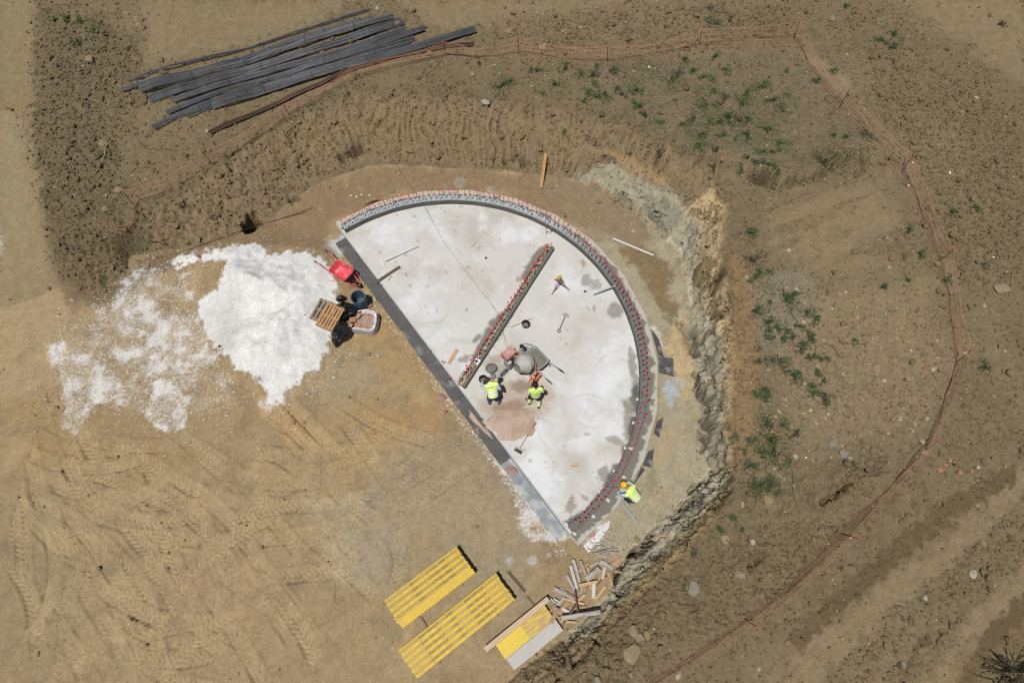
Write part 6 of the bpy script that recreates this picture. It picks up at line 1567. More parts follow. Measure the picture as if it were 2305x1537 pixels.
for x0, y0, x1, y1, l_ in ((215, 945, 262, 1285, 'upright thin'), (30, 1465, 240, 1160, 'slanting thin')):
    a, b = P(*_hx(x0, y0), .42), P(*_hx(x1, y1), .5); plank(a, b, .045, .03, M_wdk, l_ + ' dark lath lying over the lower scrap heap', 'scrap_board', 'board', 'boards of the scrap timber heap')
plank(P(1255, 1367, .43), P(1241, 1402, .345), .13, .03, M_wbr, 'brown board lying across the corner of the whitened panel', 'scrap_board', 'board', 'boards of the scrap timber heap')

# bent bars beside the slab corner
M_bent = mat('highlit_bent_bar', S(200, 184, 176), .45, .2, var=.25, scale=6, objvar=.25)  # pale base colour stands in for whitish highlights along the bars
HK = [[(735, 425), (700, 340), (560, 190), (552, 160), (590, 145), (622, 170)], [(742, 432), (715, 360), (685, 280)], [(790, 175), (690, 240), (590, 282)], [(752, 58), (640, 132)], [(748, 75), (655, 128)], [(440, 228), (446, 262), (478, 272), (575, 266), (682, 210)], [(398, 326), (402, 352), (430, 362), (520, 330), (612, 290)],
      [(478, 362), (540, 330), (602, 300)], [(455, 400), (470, 428), (640, 392), (824, 350)], [(480, 430), (512, 462), (662, 440)], [(545, 492), (556, 464), (662, 442), (692, 452)], [(742, 492), (742, 462), (884, 460)], [(560, 428), (842, 378)], [(520, 392), (702, 352), (770, 320)], [(600, 105), (680, 140), (715, 185)], [(700, 240), (765, 242)],
      [(470, 330), (500, 305), (640, 330)], [(610, 380), (690, 400), (845, 405)], [(500, 350), (470, 390), (520, 420), (600, 400)], [(640, 170), (600, 250), (560, 360)], [(690, 420), (720, 440), (700, 455), (670, 440)]]
_ho = sorted(range(len(HK)), key=lambda i: sum(q[1] for q in HK[i]) / len(HK[i]))
for i, hk in enumerate(HK):
    pts = catmull([tuple(P(*_hx(x, y), 0))[:2] for x, y in hk], 5); zl = .03 + .012 * (i % 9)
    mb = MB(); mb.tube([(x, y, max(gz(x, y), -.04) + zl + .015 * math.sin(j)) for j, (x, y) in enumerate(pts)], .016, 6)
    single('bent_bar', mb, M_bent, nth(_ho.index(i) + 1) + ' bent bar from the top of the scrap bar tangle by the slab corner', 'rebar', 'bent bars by the slab corner', smooth=True)
mb = MB(); mb.box((0, 0, .05), (.07, .035, .06)); mb.box((.035, .02, .06), (.035, .035, .04)); mb.tube([(-.03, 0, .05), (-.06, -.06, .04), (-.05, -.12, .03)], .011, 6)
single('red_tool', mb, M_cap, 'small red headed tool lying on the bent bars', 'tool', loc=P(*_hx(490, 165), .05), rz=.6)

# ------------------------------------------------------------------ overhead cable to the mixer
pw = [P(786, -40, 2.9), P(776, 30, 2.45), P(766, 70, 2.2)] + [Vector(G(x, y)) + Vector((0, 0, u_)) for x, y, u_ in ((762, 111, .2), (759, 151, .22), (760, 178, .9), (787, 222, .35), (818, 265, .06), (848, 305, .05), (880, 352, .05), (915, 408, .05))] + [P(938, 440, .16), P(951, 458, .46), P(957, 468, .43), P(968, 488, .20), P(1000, 545, .135), P(1035, 592, .13), P(1075, 645, .13), P(1103, 680, .15), P(1114, 697, .40), P(1121, 706, .40), P(1128, 728, .16), P(1134, 755, .3), mx + bx + Vector((-.05, .2, -.1))]
mb = MB(); mb.tube([tuple(q) for q in catmull([tuple(q) for q in pw], 5)], .005, 5)
single('power_cable', mb, M_black, 'thin black power cable running from the bank over the pit to the mixer', 'cable')
for k, pts in enumerate(([(420, 565), (520, 528), (600, 502), (690, 478)], [(560, 510), (640, 490), (705, 468)])):
    mb = MB(); mb.tube([tuple(Vector(q) + Vector((0, 0, .02))) for q in catmull([tuple(G(x, y)) for x, y in pts], 5)], .010, 5)
    single('thin_bar', mb, M_tie, ['longer', 'shorter'][k] + ' of the two thin bars lying at the foot of the left bank', 'rebar')
# ------------------------------------------------------------------ people
M_skin = mat('skin', (0.36, 0.185, 0.12), .55, var=.08, scale=20)
M_hv = mat('hi_vis_yellow', (0.60, 0.74, 0.21), .7, var=.06, scale=10, bump=.2, bscale=12)
M_refl = mat('reflective_band', (0.70, 0.72, 0.70), .4, var=.05)
M_navy = mat('navy_cloth', (0.022, 0.030, 0.055), .85, var=.2, scale=10, bump=.2, bscale=12)
M_jean = mat('blue_denim', (0.045, 0.075, 0.13), .85, var=.25, scale=9, bump=.2, bscale=12)
M_check = mat('pale_checked_cloth', (0.52, 0.56, 0.62), .85, var=.15, scale=14, col2=(0.16, 0.22, 0.34), c2scale=14, c2thr=.58)
M_boot = mat('dusty_boot', S(110, 104, 96), .8, var=.2, scale=14)
M_hair = mat('black_hair', (0.010, 0.009, 0.009), .6, var=.2, scale=30)
M_gcap = mat('grey_cap', S(146, 138, 134), .85, var=.1, scale=14)
M_helm = mat('yellow_helmet', (0.72, 0.38, 0.008), .3, var=.04, spec=.5)
M_eye = mat('dark_eye', (0.01, 0.01, 0.01), .3)
def skinmesh(name, J, E, sub=2):
    names = list(J); idx = {k: i for i, k in enumerate(names)}
    me = bpy.data.meshes.new(name); me.from_pydata([J[k][:3] for k in names], [(idx[a], idx[b]) for a, b in E], [])
    o = bpy.data.objects.new(name, me); C.objects.link(o)
    md = o.modifiers.new('skin', 'SKIN'); md.use_smooth_shade = True
    for i, k in enumerate(names):
        r = J[k][3]; r = r if isinstance(r, tuple) else (r, r)
        me.skin_vertices[0].data[i].radius = r; me.skin_vertices[0].data[i].use_root = (i == 0)
    ss = o.modifiers.new('sub', 'SUBSURF'); ss.levels = sub; ss.render_levels = sub
    dg = bpy.context.evaluated_depsgraph_get(); out = bpy.data.meshes.new_from_object(o.evaluated_get(dg))
    bpy.data.objects.remove(o); out.name = name
    return out
def person(loc, rz, label, p, top_m, sleeve_m, leg_m, head, band=True, short=False, shin_bands=False):
    """p: joints in the person's own frame, x right, y forward, z up"""
    o = empty('person', loc, rz, label, 'person')
    v = {k: Vector(q) for k, q in p.items()}
    J = {}; E = []
    def add(k, q, r, link_to=None):
        J[k] = (q.x, q.y, q.z, r)
        if link_to: E.append((link_to, k))
    add('pelvis', v['pelvis'], (.13, .11)); add('waist', v['pelvis'].lerp(v['chest'], .5), (.13, .10), 'pelvis'); add('chest', v['chest'], (.15, .11), 'waist'); add('neck', v['neck'], .055, 'chest')
    hd = (v['head'] - v['neck']).normalized(); fw = Vector(p.get('face', (0, 1, 0))); fw = Vector(fw); fw = (fw - hd * fw.dot(hd)).normalized(); rt = fw.cross(hd)
    add('jaw', v['head'] - hd * .05 + fw * .02, .075, 'neck'); add('head', v['head'] + hd * .03, (.085, .095), 'jaw'); add('crown', v['head'] + hd * .10, .06, 'head')
    for s, n in ((-1, 'l'), (1, 'r')):
        add('sho' + n, v['sh' + n], .06, 'chest'); add('elb' + n, v['el' + n], .043, 'sho' + n); add('wri' + n, v['wr' + n], .030, 'elb' + n)
        d = (v['wr' + n] - v['el' + n]).normalized(); a = Vector(p.get('palm' + n, (0, 0, -1))); a = Vector(a); a = (a - d * a.dot(d)).normalized(); w = d.cross(a)
        pm = v['wr' + n] + d * .07; add('palm' + n, pm, (.036, .020), 'wri' + n)
        for f, (off, ln) in enumerate(((-.030, .070), (-.010, .080), (.010, .075), (.030, .058))):
            b0 = pm + d * .025 + w * off; b1 = b0 + d * ln * .5 + a * .012; b2 = b1 + d * ln * .3 + a * .030
            add('f%d0%s' % (f, n), b0, .0095, 'palm' + n); add('f%d1%s' % (f, n), b1, .0088, 'f%d0%s' % (f, n)); add('f%d2%s' % (f, n), b2, .0078, 'f%d1%s' % (f, n))
        t0 = v['wr' + n] + d * .035 - w * .038 * s + a * .012; add('t0' + n, t0, .011, 'palm' + n); add('t1' + n, t0 + d * .035 - w * .012 * s + a * .015, .0095, 't0' + n)
        add('hip' + n, v['hi' + n], .085, 'pelvis'); add('kne' + n, v['kn' + n], .056, 'hip' + n); add('ank' + n, v['an' + n], .042, 'kne' + n)
        tf = Vector(p.get('toe' + n, (0, 1, 0))).normalized(); add('toe' + n, v['an' + n] + tf * .15 + Vector((0, 0, -.055)), .035, 'ank' + n)
    body = link('body', skinmesh('body', J, E), M_skin, o)
    # face
    for s in (-1, 1):
        mb = MB(); mb.ball(v['head'] + fw * .088 + rt * (.032 * s) + hd * .015, .011, 1); link('eye', mb.mesh('eye', None, True), M_eye, body)
        mb = MB(); mb.ball(v['head'] + rt * (.085 * s), (.015, .025, .035), 1); link('ear', mb.mesh('ear', None, True), M_skin, body)
    mb = MB(); mb.tube([v['head'] + fw * .085 + hd * .02, v['head'] + fw * .115 - hd * .015, v['head'] + fw * .088 - hd * .022], [.010, .016, .012], 6); link('nose', mb.mesh('nose', None, True), M_skin, body)
    mb = MB(); mb.bar(v['head'] + fw * .09 - hd * .05 - rt * .022, v['head'] + fw * .09 - hd * .05 + rt * .022, .012, .008); link('mouth', mb.mesh('mouth'), M_pinkb, body)
    # clothes
    sx = (v['shr'] - v['shl']).normalized(); up = (v['chest'] - v['pelvis']).normalized()
    wst = v['pelvis'].lerp(v['chest'], .5)
    ch2 = v['chest'].lerp(v['neck'], .45)
    mb = MB(); mb.tube([v['pelvis'] - up * .06, v['pelvis'] + up * .04, wst, v['chest'] - up * .02, ch2, v['neck'] - (v['neck'] - v['chest']).normalized() * .015], [(.185, .145), (.19, .15), (.185, .15), (.215, .155), (.19, .115), (.085, .075)], 16, side=sx)
    for s, n in ((-1, 'l'), (1, 'r')):
        mb.tube([v['chest'].lerp(v['sh' + n], .55) + up * .03, v['sh' + n] + sx * (.01 * s), v['sh' + n].lerp(v['el' + n], .16)], [.09, .076, .066], 12)
    t_ = part('top', mb, top_m, o, smooth=True, sharp=60)
    if band:
        for f in (.10, .42):
            a = v['pelvis'].lerp(v['chest'], f); b = v['pelvis'].lerp(v['chest'], f + .17)
            mb = MB(); mb.tube([a, b], [(.196, .157), (.198, .158)], 16, side=sx, cap=False); link('reflective_band', mb.mesh('reflective_band', None, True), M_refl, t_)
    bk = -fw if (v['chest'] - v['pelvis']).normalized().z > .5 else Vector((0, 0, 1))
    bkn = (Vector((0, -1, .35)) - up * Vector((0, -1, .35)).dot(up)).normalized()
    mb = MB(); cp_ = v['chest'] + up * .0 + bkn * .158
    mb.tube([cp_ + sx * (.07 * math.cos(a)) + up * (.035 * math.sin(a) + .0) - bkn * (.022 * math.cos(a) ** 2) for a in np.linspace(0.3, 2.84, 10)], .006, 4)
    mb.bar(cp_ - sx * .06 - up * .03 - bkn * .012, cp_ + sx * .06 - up * .03 - bkn * .012, .02, .006); link('back_print', mb.mesh('back_print'), M_green, t_)
    for s, n in ((-1, 'l'), (1, 'r')):
        e = v['el' + n]; a = v['sh' + n].lerp(e, .12)
        mb = MB()
        if short: mb.tube([a, v['sh' + n].lerp(e, .72)], [.078, .066], 12)
        else: mb.tube([a, e, e.lerp(v['wr' + n], .55)], [.074, .056, .047], 12)
        part('sleeve', mb, sleeve_m, o, smooth=True, sharp=60)
        mb = MB(); h, k, an = v['hi' + n], v['kn' + n], v['an' + n]
        mb.tube([h + (h - k).normalized() * .05, h.lerp(k, .4), k, k.lerp(an, .35), an + (k - an).normalized() * .06], [.115, .10, .078, .078, .072], 12)
        lg = part('trouser_leg', mb, leg_m, o, smooth=True, sharp=60)
        if shin_bands:
            for f in (.22, .62):
                mb = MB(); mb.tube([k.lerp(an, f), k.lerp(an, f + .26)], [.082, .080], 12, cap=False); link('shin_band', mb.mesh('shin_band', None, True), M_hv if f > .4 else M_refl, lg)
                if f < .4:
                    mb = MB(); mb.tube([k.lerp(an, .48), k.lerp(an, .64)], [.083, .082], 12, cap=False); link('shin_band', mb.mesh('shin_band', None, True), M_hv, lg)
        tf = Vector(p.get('toe' + n, (0, 1, 0))).normalized()
        mb = MB(); mb.tube([an - tf * .06 + Vector((0, 0, -.01)), an + Vector((0, 0, .03)), an + tf * .07 + Vector((0, 0, -.02)), an + tf * .16 + Vector((0, 0, -.05)), an + tf * .205 + Vector((0, 0, -.055))], [(.045, .05), (.058, .07), (.055, .055), (.05, .035), (.02, .02)], 12, side=tf.cross(Vector((0, 0, 1)))); bt = part('boot', mb, M_boot, o, smooth=True, sharp=60)
        mb = MB(); mb.bar(an - tf * .09 + Vector((0, 0, -.083)), an + tf * .20 + Vector((0, 0, -.083)), .09, .016); link('sole', mb.mesh('sole'), M_black, bt)
    mb = MB(); mb.tube([v['pelvis'] - up * .02, v['pelvis'] + up * .03, v['hil'].lerp(v['hir'], .5) - up * .10], [(.18, .14), (.178, .14), (.15, .12)], 16, side=sx); part('trouser_seat', mb, leg_m, o, smooth=True)
    Mh = Matrix((rt, fw, hd)).transposed()
    if head == 'hair':
        mb = MB(); mb.ball(v['head'] + hd * .035 - fw * .012, (.098, .112, .115), 2, Mh); mb.v = [q if (Vector(q) - v['head']).dot(fw) < .055 or (Vector(q) - v['head']).dot(hd) > .06 else tuple(v['head'] + hd * .05) for q in mb.v]
        part('hair', mb, M_hair, o, smooth=True)
    elif head == 'cap':
        mb = MB(); mb.ball(v['head'] + hd * .05, (.102, .112, .10), 2, Mh); c_ = part('cap', mb, M_gcap, o, smooth=True)
        mb = MB(); q = v['head'] + hd * .06; mb.add([q + fw * .09 + rt * .07, q + fw * .19 + rt * .05 - hd * .02, q + fw * .20 - hd * .02, q + fw * .19 - rt * .05 - hd * .02, q + fw * .09 - rt * .07] + [q + fw * .09 + rt * .07 + hd * .012, q + fw * .19 + rt * .05 - hd * .008, q + fw * .20 - hd * .008, q + fw * .19 - rt * .05 - hd * .008, q + fw * .09 - rt * .07 + hd * .012], [(4, 3, 2, 1, 0), (5, 6, 7, 8, 9)] + [(k, (k + 1) % 5, 5 + (k + 1) % 5, 5 + k) for k in range(5)]); link('peak', mb.mesh('peak'), M_gcap, c_)
    else:
        mb = MB(); T_ = Mh.to_4x4(); T_.translation = v['head'] + hd * .035; mb.T = T_
        mb.lathe([(.150, .0), (.152, .008), (.128, .014), (.124, .05), (.105, .10), (.06, .135), (.001, .145)], 24, sx=.92, sy=1.08); h_ = part('helmet', mb, M_helm, o, smooth=True, sharp=40)
        mb = MB(); mb.T = T_; mb.tube([(0, -.11, .075), (0, -.06, .138), (0, 0, .152), (0, .06, .138), (0, .11, .075)], .012, 6); link('ridge', mb.mesh('ridge', None, True), M_helm, h_)
    return o
# man with the bucket: bent a little forward, left arm out
a0 = SL(1111, 906, 0)
person(a0, .16, 'man in a grey cap and yellow vest holding out a black bucket', dict(pelvis=(0, 0, .93), chest=(-.01, .24, 1.18), neck=(.03, .39, 1.33), head=(.09, .49, 1.42), face=(-.25, 1, -.45), shl=(-.19, .24, 1.28), shr=(.18, .27, 1.28), ell=(-.36, .36, 1.16), wrl=(-.27, .57, .98),
    elr=(.27, .12, 1.08), wrr=(.12, .30, .96), hil=(-.10, .0, .88), hir=(.10, -.01, .88), knl=(-.14, .12, .49), knr=(.16, .10, .49), anl=(-.15, .02, .095), anr=(.22, -.02, .095), toel=(-.2, 1, 0), toer=(.5, 1, 0)), M_hv, M_check, M_jean, 'cap')
bp_ = a0 + Vector((-.36, .62, .60))
vessel('bucket', bp_, .12, .155, .29, M_blk, 'black bucket hanging from the hand of the man in the grey cap', 'bucket', 'dark wet mortar in the hand held bucket', .25, True)
# man in the tee shirt, standing
a1 = SL(1204, 905, 0)
person(a1, .22, 'bare headed man in a yellow tee shirt and navy banded trousers', dict(pelvis=(0, 0, .95), chest=(0, .04, 1.27), neck=(.0, .07, 1.47), head=(.01, .13, 1.60), face=(0, 1, -.25), shl=(-.18, .04, 1.39), shr=(.18, .02, 1.39), ell=(-.24, .14, 1.15), wrl=(-.17, .38, 1.10),
    elr=(.25, -.03, 1.13), wrr=(.20, .16, .97), hil=(-.10, 0, .90), hir=(.10, 0, .90), knl=(-.17, .10, .50), knr=(.11, -.02, .50), anl=(-.22, .02, .095), anr=(.09, -.20, .095), toel=(-.35, 1, 0), toer=(.0, 1, 0)), M_hv, M_hv, M_navy, 'hair', band=False, short=True, shin_bands=True)
# man in the helmet, squatting at the wall
a2 = P(1428, 1124, 0); a2.z = max(gz(a2.x, a2.y), 0)
person(a2, R(52), 'man in a yellow helmet and banded vest squatting beside the curved wall', dict(pelvis=(0, 0, .40), chest=(0, .27, .66), neck=(-.01, .43, .80), head=(-.01, .55, .86), face=(0, .6, -1), shl=(-.20, .30, .72), shr=(.19, .30, .72), ell=(-.30, .50, .52), wrl=(-.18, .68, .40),
    elr=(.28, .48, .50), wrr=(.14, .66, .36), hil=(-.11, .02, .37), hir=(.11, .02, .37), knl=(-.22, .36, .45), knr=(.22, .34, .42), anl=(-.19, .10, .095), anr=(.18, .06, .095)), M_hv, M_check, M_navy, 'helmet')

# ------------------------------------------------------------------ stones one can point to
M_rk = {'p': mat('pale_stone', S(158, 142, 112), .9, var=.15, scale=9, bump=.5, bscale=16), 'g': mat('grey_stone', S(148, 142, 126), .9, var=.15, scale=9, bump=.5, bscale=16), 'b': mat('brown_stone', S(130, 115, 88), .95, var=.15, scale=9, bump=.6, bscale=16), 'w': mat('white_stone', S(184, 176, 156), .9, var=.1, scale=9, bump=.4, bscale=16), 'o': mat('ochre_stone', S(160, 138, 102), .9, var=.15, scale=9, bump=.5, bscale=16)}
RK = [(203, 136, 20, 'p', .6, 'large pale stone on the mound above the left ends of the bars'), (240, 313, 16, 'b', .6, 'round brown stone just above the bent branch on the mound'), (232, 323, 18, 'p', .5, 'wide pale stone left of the top of the bent branch'), (239, 472, 16, 'p', .7, 'pale stone standing inside the curl of the loose net'), (267, 429, 18, 'p', .4, 'flat pale stone touching the cap of the leftmost fence post'),
      (300, 228, 24, 'b', .7, 'big brown clod at the left end of the bar bundles'), (324, 231, 12, 'b', .8, 'dark clod right beside the big clod at the bar ends'), (137, 277, 12, 'b', .6, 'brown stone alone on the mound beside the haul road'), (125, 290, 10, 'b', .6, 'small brown stone below another at the edge of the haul road'), (850, 20, 12, 'w', .6, 'whitish stone at the right end of the topmost bars'), (1147, 71, 18, 'o', .4, 'triangular ochre stone above the fence right of the bars'),
      (1218, 108, 22, 'o', .3, 'flat ochre stone under the net at the top of the bank'), (1092, 231, 18, 'w', .4, 'white stone on the bank below the first weeds'), (1063, 168, 13, 'p', .6, 'pale stone right of the dry twigs on the bank'), (1050, 140, 14, 'b', .7, 'brown clod below the end of the rusty bundle'), (1196, 195, 12, 'p', .4, 'small pale stone between the weeds near the top of the bank'), (2255, 648, 30, 'p', .25, 'wide flat pale slab of stone at the right edge of the field'),
      (1875, 999, 22, 'g', .3, 'bluish grey flat stone left of the broken ledge'), (1904, 1024, 26, 'g', .3, 'large tilted bluish stone just above the broken ledge'), (1973, 830, 18, 'p', .4, 'pale stone in the middle of the rubble field'), (1914, 858, 15, 'p', .4, 'paler stone left of the middle of the rubble field'), (1561, 1322, 34, 'g', .28, 'biggest flat grey boulder right of the timber scrap'), (1666, 1293, 22, 'p', .6, 'pale boulder above the flat grey one'),
      (1424, 1470, 48, 'p', .22, 'largest flat tan slab of stone near the bottom of the bank'), (1694, 1220, 16, 'w', .6, 'white faced stone on the bank below the brambles'), (1631, 1212, 24, 'p', .35, 'flat pale stone beside weeds at the lower rim of the pit'), (1731, 1127, 24, 'o', .3, 'flat ochre stone above the lower fence run'), (1441, 1434, 22, 'p', .6, 'right boulder of the three above the tan slab'), (1458, 1430, 20, 'o', .5, 'ochre boulder behind the three above the tan slab'), (1426, 1420, 24, 'p', .5, 'left boulder of the three above the tan slab'),
      (1435, 1215, 16, 'o', .5, 'pale orange stone lying on the floor right of the bent bars'), (1344, 1530, 18, 'g', .5, 'grey stone at the bottom edge below the tan slab'), (2032, 1495, 15, 'g', .6, 'grey stone in the middle strip of the lower right field'), (2214, 1224, 15, 'p', .6, 'round pale stone at the right end of the middle strip'), (2190, 1292, 17, 'w', .35, 'flat white stone right in the middle strip'), (2083, 1345, 11, 'w', .4, 'pointed white stone in the middle strip'), (883, 431, 13, 'g', .6, 'grey stone above the left part of the curved wall'),
      (829, 455, 18, 'o', .4, 'flat ochre stone touching the outside of the curved wall'), (793, 602, 17, 'o', .5, 'tan stone between the red wheelbarrow and the membrane'), (843, 675, 14, 'w', .6, 'pale stone right of the blue barrel'), (830, 797, 13, 'g', .6, 'grey stone lying below the wrapped bricks'), (851, 801, 11, 'w', .5, 'whitish rubble right of the grey stone below the bricks'), (1073, 968, 24, 'o', .25, 'lump of tan mortar lying over the membrane strip'), (300, 596, 26, 'o', .25, 'large flat tan stone at the foot of the mound beside the gravel'),
      (330, 598, 14, 'o', .4, 'upright tan stone right of the large flat one by the gravel'), (449, 579, 9, 'b', .8, 'dark stone on the thin upper arm of the gravel'), (495, 780, 9, 'b', .8, 'dark stone on the left edge of the gravel heap'), (237, 655, 9, 'b', .7, 'dark stone at the foot of the left mound'), (215, 660, 8, 'b', .7, 'smaller dark stone left of another at the foot of the mound'), (111, 649, 9, 'b', .6, 'brown stone alone where the haul road meets the floor'), (662, 951, 12, 'p', .6, 'oblong pale stone below the gravel heap'), (684, 952, 9, 'p', .6, 'smaller pale stone right of the oblong one below the gravel'),
      (2058, 320, 20, 'b', .6, 'large brown clod right of the fence on the upper right field'), (2198, 230, 14, 'b', .6, 'brown clod near the top right corner of the field'), (1873, 43, 16, 'o', .5, 'round tan stone near the top beyond the fence corner'), (595, 1058, 7, 'w', .6, 'tiny squared white stone on the tracked floor')]
for i, (px, py, sz, k, fl_, lab) in enumerate(RK):
    p = G(px, py); zc_ = (p - Vector((0, 0, CAMH))).length
    s = sz / FPX * zc_ / 2 * 0.92
    mb = MB(); mb.rock((0, 0, s * fl_ * .35), (s * (.95 + .3 * rnd.random()), s * (.8 + .3 * rnd.random()), s * max(fl_, .3) * 1.1), 50 + i, 2, .16, rnd.random() * 3)
    single('rock', mb, M_rk[k], lab, 'stone', loc=p)
M_terra = mat('terracotta', S(184, 128, 100), .9, var=.12, scale=10, bump=.3)
for i, (px, py, sz, lab, m_) in enumerate(((2115, 1058, 13, 'largest terracotta shard outside the lower right fence', M_terra), (2160, 1064, 11, 'terracotta shard right of the largest one', M_terra), (2128, 1047, 8, 'small terracotta shard above the largest one', M_terra), (2147, 1041, 8, 'terracotta shard uppermost in the scatter outside the fence', M_terra), (2201, 1052, 10, 'cream tile shard right of the terracotta ones', M_rk['w']), (2186, 1062, 8, 'pinkish shard left of the cream one', M_terra), (2137, 1036, 9, 'flat pale shard beside the uppermost terracotta one', M_rk['p']))):
    p = G(px, py); s = sz / 62 / 2; r_ = random.Random(i); n = 5 + i % 2
    pts = [(s * (.7 + .5 * r_.random()) * math.cos(6.283 * k / n), s * (.7 + .5 * r_.random()) * math.sin(6.283 * k / n)) for k in range(n)]
    mb = MB(); mb.add([(x, y, .0) for x, y in pts] + [(x, y, .035 + .2 * x * .3) for x, y in pts], [tuple(range(n - 1, -1, -1)), tuple(range(n, 2 * n))] + [(k, (k + 1) % n, n + (k + 1) % n, n + k) for k in range(n)])
    single('tile_shard', mb, m_, lab, 'tile shard', 'broken tiles outside the fence', loc=p + Vector((0, 0, .01)))
for i, (px, py, sz, lab) in enumerate(((790, 441, 6, 'leftmost white scrap of litter above the curved wall'), (803, 443, 8, 'larger white scrap of litter above the curved wall'), (814, 439, 7, 'white scrap right of the larger one above the curved wall'), (832, 440, 7, 'white scrap nearest the ochre stone above the wall'), (898, 440, 6, 'white lump against the outside of the curved wall'), (1461, 152, 7, 'left of two white scraps on the upper bank'), (1475, 155, 6, 'right of two white scraps on the upper bank'), (2054, 366, 7, 'white scrap beside a capped fence post on the right'), (2236, 580, 9, 'white angular scrap on the right hand field'), (2044, 418, 8, 'white scrap caught at the foot of the right hand net'), (2138, 389, 8, 'thin white scrap on the upper right field'), (1814, 1030, 6, 'white scrap between the brambles and the ledge'), (2077, 1018, 6, 'white scrap at the foot of the net by the ledge'), (1110, 1021, 6, 'white scrap lying on the membrane strip'))):
    p = G(px, py); s = sz / 62 / 2; mb = MB(); mb.rock((0, 0, .02), (s, s * .6, .03), 700 + i, 1, .4, i * 1.1); single('litter_scrap', mb, M_white, lab, 'litter', 'white scraps of litter', loc=p)

# branches and dry sticks
M_stick = mat('dry_branch', S(150, 138, 112), .9, var=.25, scale=12)
def stick(pts, r, label, up=.04, name='branch'):
    q = [G(x, y, 0) for x, y in pts]; q = [Vector(v) + Vector((0, 0, up)) for v in q]; n = len(q)
    cm = [tuple(v) for v in catmull([tuple(v) for v in q], 4)]; k = len(cm)
    mb = MB(); mb.tube([(x, y, max(z, gz(x, y) + r * .7)) for x, y, z in cm], [r * (1 - .55 * i / k) for i in range(k)], 7)
    single(name, mb, M_stick, label, 'branch', smooth=True)
stick([(253, 318), (240, 332), (237, 352), (228, 375), (215, 392), (209, 402)], .045, 'thick bent branch lying on the mound left of the pit')
stick([(293, 389), (312, 377), (328, 378), (345, 372)], .02, 'thin forked branch lying between the mound and the fence')
stick([(945, 176), (958, 150), (962, 138)], .02, 'left of the crossed dry sticks under the rusty bundle')
stick([(942, 178), (965, 165), (985, 148), (998, 125)], .018, 'right of the crossed dry sticks under the rusty bundle')
stick([(1090, 75), (1105, 85), (1115, 92)], .02, 'dry stick lying on the soil right of the bar ends'); stick([(1118, 60), (1117, 78), (1115, 88)], .016, 'upright dry stick right of the bar ends')
stick([(2278, 613), (2275, 640), (2270, 668)], .025, 'straight dead stick beside the pale slab at the right edge')
stick([(1400, 1440), (1395, 1460), (1405, 1482)], .02, 'curled dead stem left of the tan slab'); stick([(1437, 1462), (1443, 1474), (1455, 1478)], .015, 'pale root right of the tan slab')

# ------------------------------------------------------------------ weeds and brambles
M_leaf = [mat('weed_leaf', (0.072, 0.108, 0.036), .7, var=.3, scale=14, objvar=.25), mat('bramble_leaf', (0.062, 0.090, 0.036), .7, var=.3, scale=14, objvar=.2), mat('dry_weed', (0.085, 0.075, 0.040), .8, var=.3, scale=14, objvar=.2)]
M_stem = mat('weed_stem', S(110, 92, 66), .9, var=.2)
WD = {'bank': [], 'bramble': [], 'ridge': [], 'field': [], 'mound': []}
def z1(ox, oy, sc, L_, key):
    for x, y, r in L_:
        if rnd.random() > .12: WD[key].append((ox + x / sc, oy + y / sc, r / sc * rnd.uniform(.65, 1.3)))
z1(1480, 120, 4.61, [(130, 290, 70), (200, 230, 50), (590, 40, 45), (270, 80, 40), (390, 130, 35), (365, 190, 30), (705, 180, 45), (490, 250, 30), (570, 265, 30), (985, 245, 40), (1330, 260, 60), (1335, 190, 35), (1075, 360, 45), (1110, 320, 30), (580, 400, 40), (910, 430, 45), (860, 530, 50), (1000, 600, 55), (1200, 500, 60), (490, 530, 35), (610, 540, 30), (720, 690, 55), (640, 730, 50), (540, 720, 45), (840, 700, 50), (930, 700, 45), (620, 830, 55), (680, 860, 40), (370, 690, 35), (400, 760, 40), (440, 850, 40), (250, 750, 25), (420, 970, 60), (30, 720, 30), (920, 860, 50), (960, 930, 55), (1150, 810, 40), (1195, 870, 35), (1280, 590, 35), (1260, 945, 35), (1270, 1010, 35), (1190, 1030, 20), (1090, 1020, 25), (1160, 950, 20), (800, 890, 25), (620, 1010, 30), (870, 1210, 35), (580, 1190, 25), (20, 1050, 40), (1365, 440, 25), (700, 470, 30)], 'bank')
z1(1480, 120, 4.61, [(1665, 295, 30), (1820, 190, 25), (1830, 860, 25), (1755, 880, 25), (2145, 850, 60), (1960, 870, 25), (1020, 1130, 30), (1090, 1150, 38), (1150, 1160, 40), (1205, 1180, 35), (930, 1090, 25), (1250, 1240, 25), (1690, 1030, 30), (1740, 1120, 30), (1820, 1100, 25)], 'ridge')
z1(768, 0, 2.994, [(1080, 590, 45), (1120, 560, 30), (1180, 610, 40), (1510, 460, 30), (1330, 480, 20), (1285, 475, 15), (1620, 500, 30), (1680, 515, 25), (1830, 480, 35), (1800, 530, 30), (1440, 575, 35), (1355, 635, 22), (1720, 450, 22), (1660, 620, 30), (1720, 660, 28), (1780, 645, 25), (1890, 640, 30), (1990, 620, 40), (1980, 700, 25), (2010, 725, 22), (1640, 680, 15), (2040, 785, 30), (2150, 830, 20), (1850, 600, 22), (1700, 575, 25), (1520, 580, 20), (1510, 890, 12), (930, 430, 14)], 'bank')
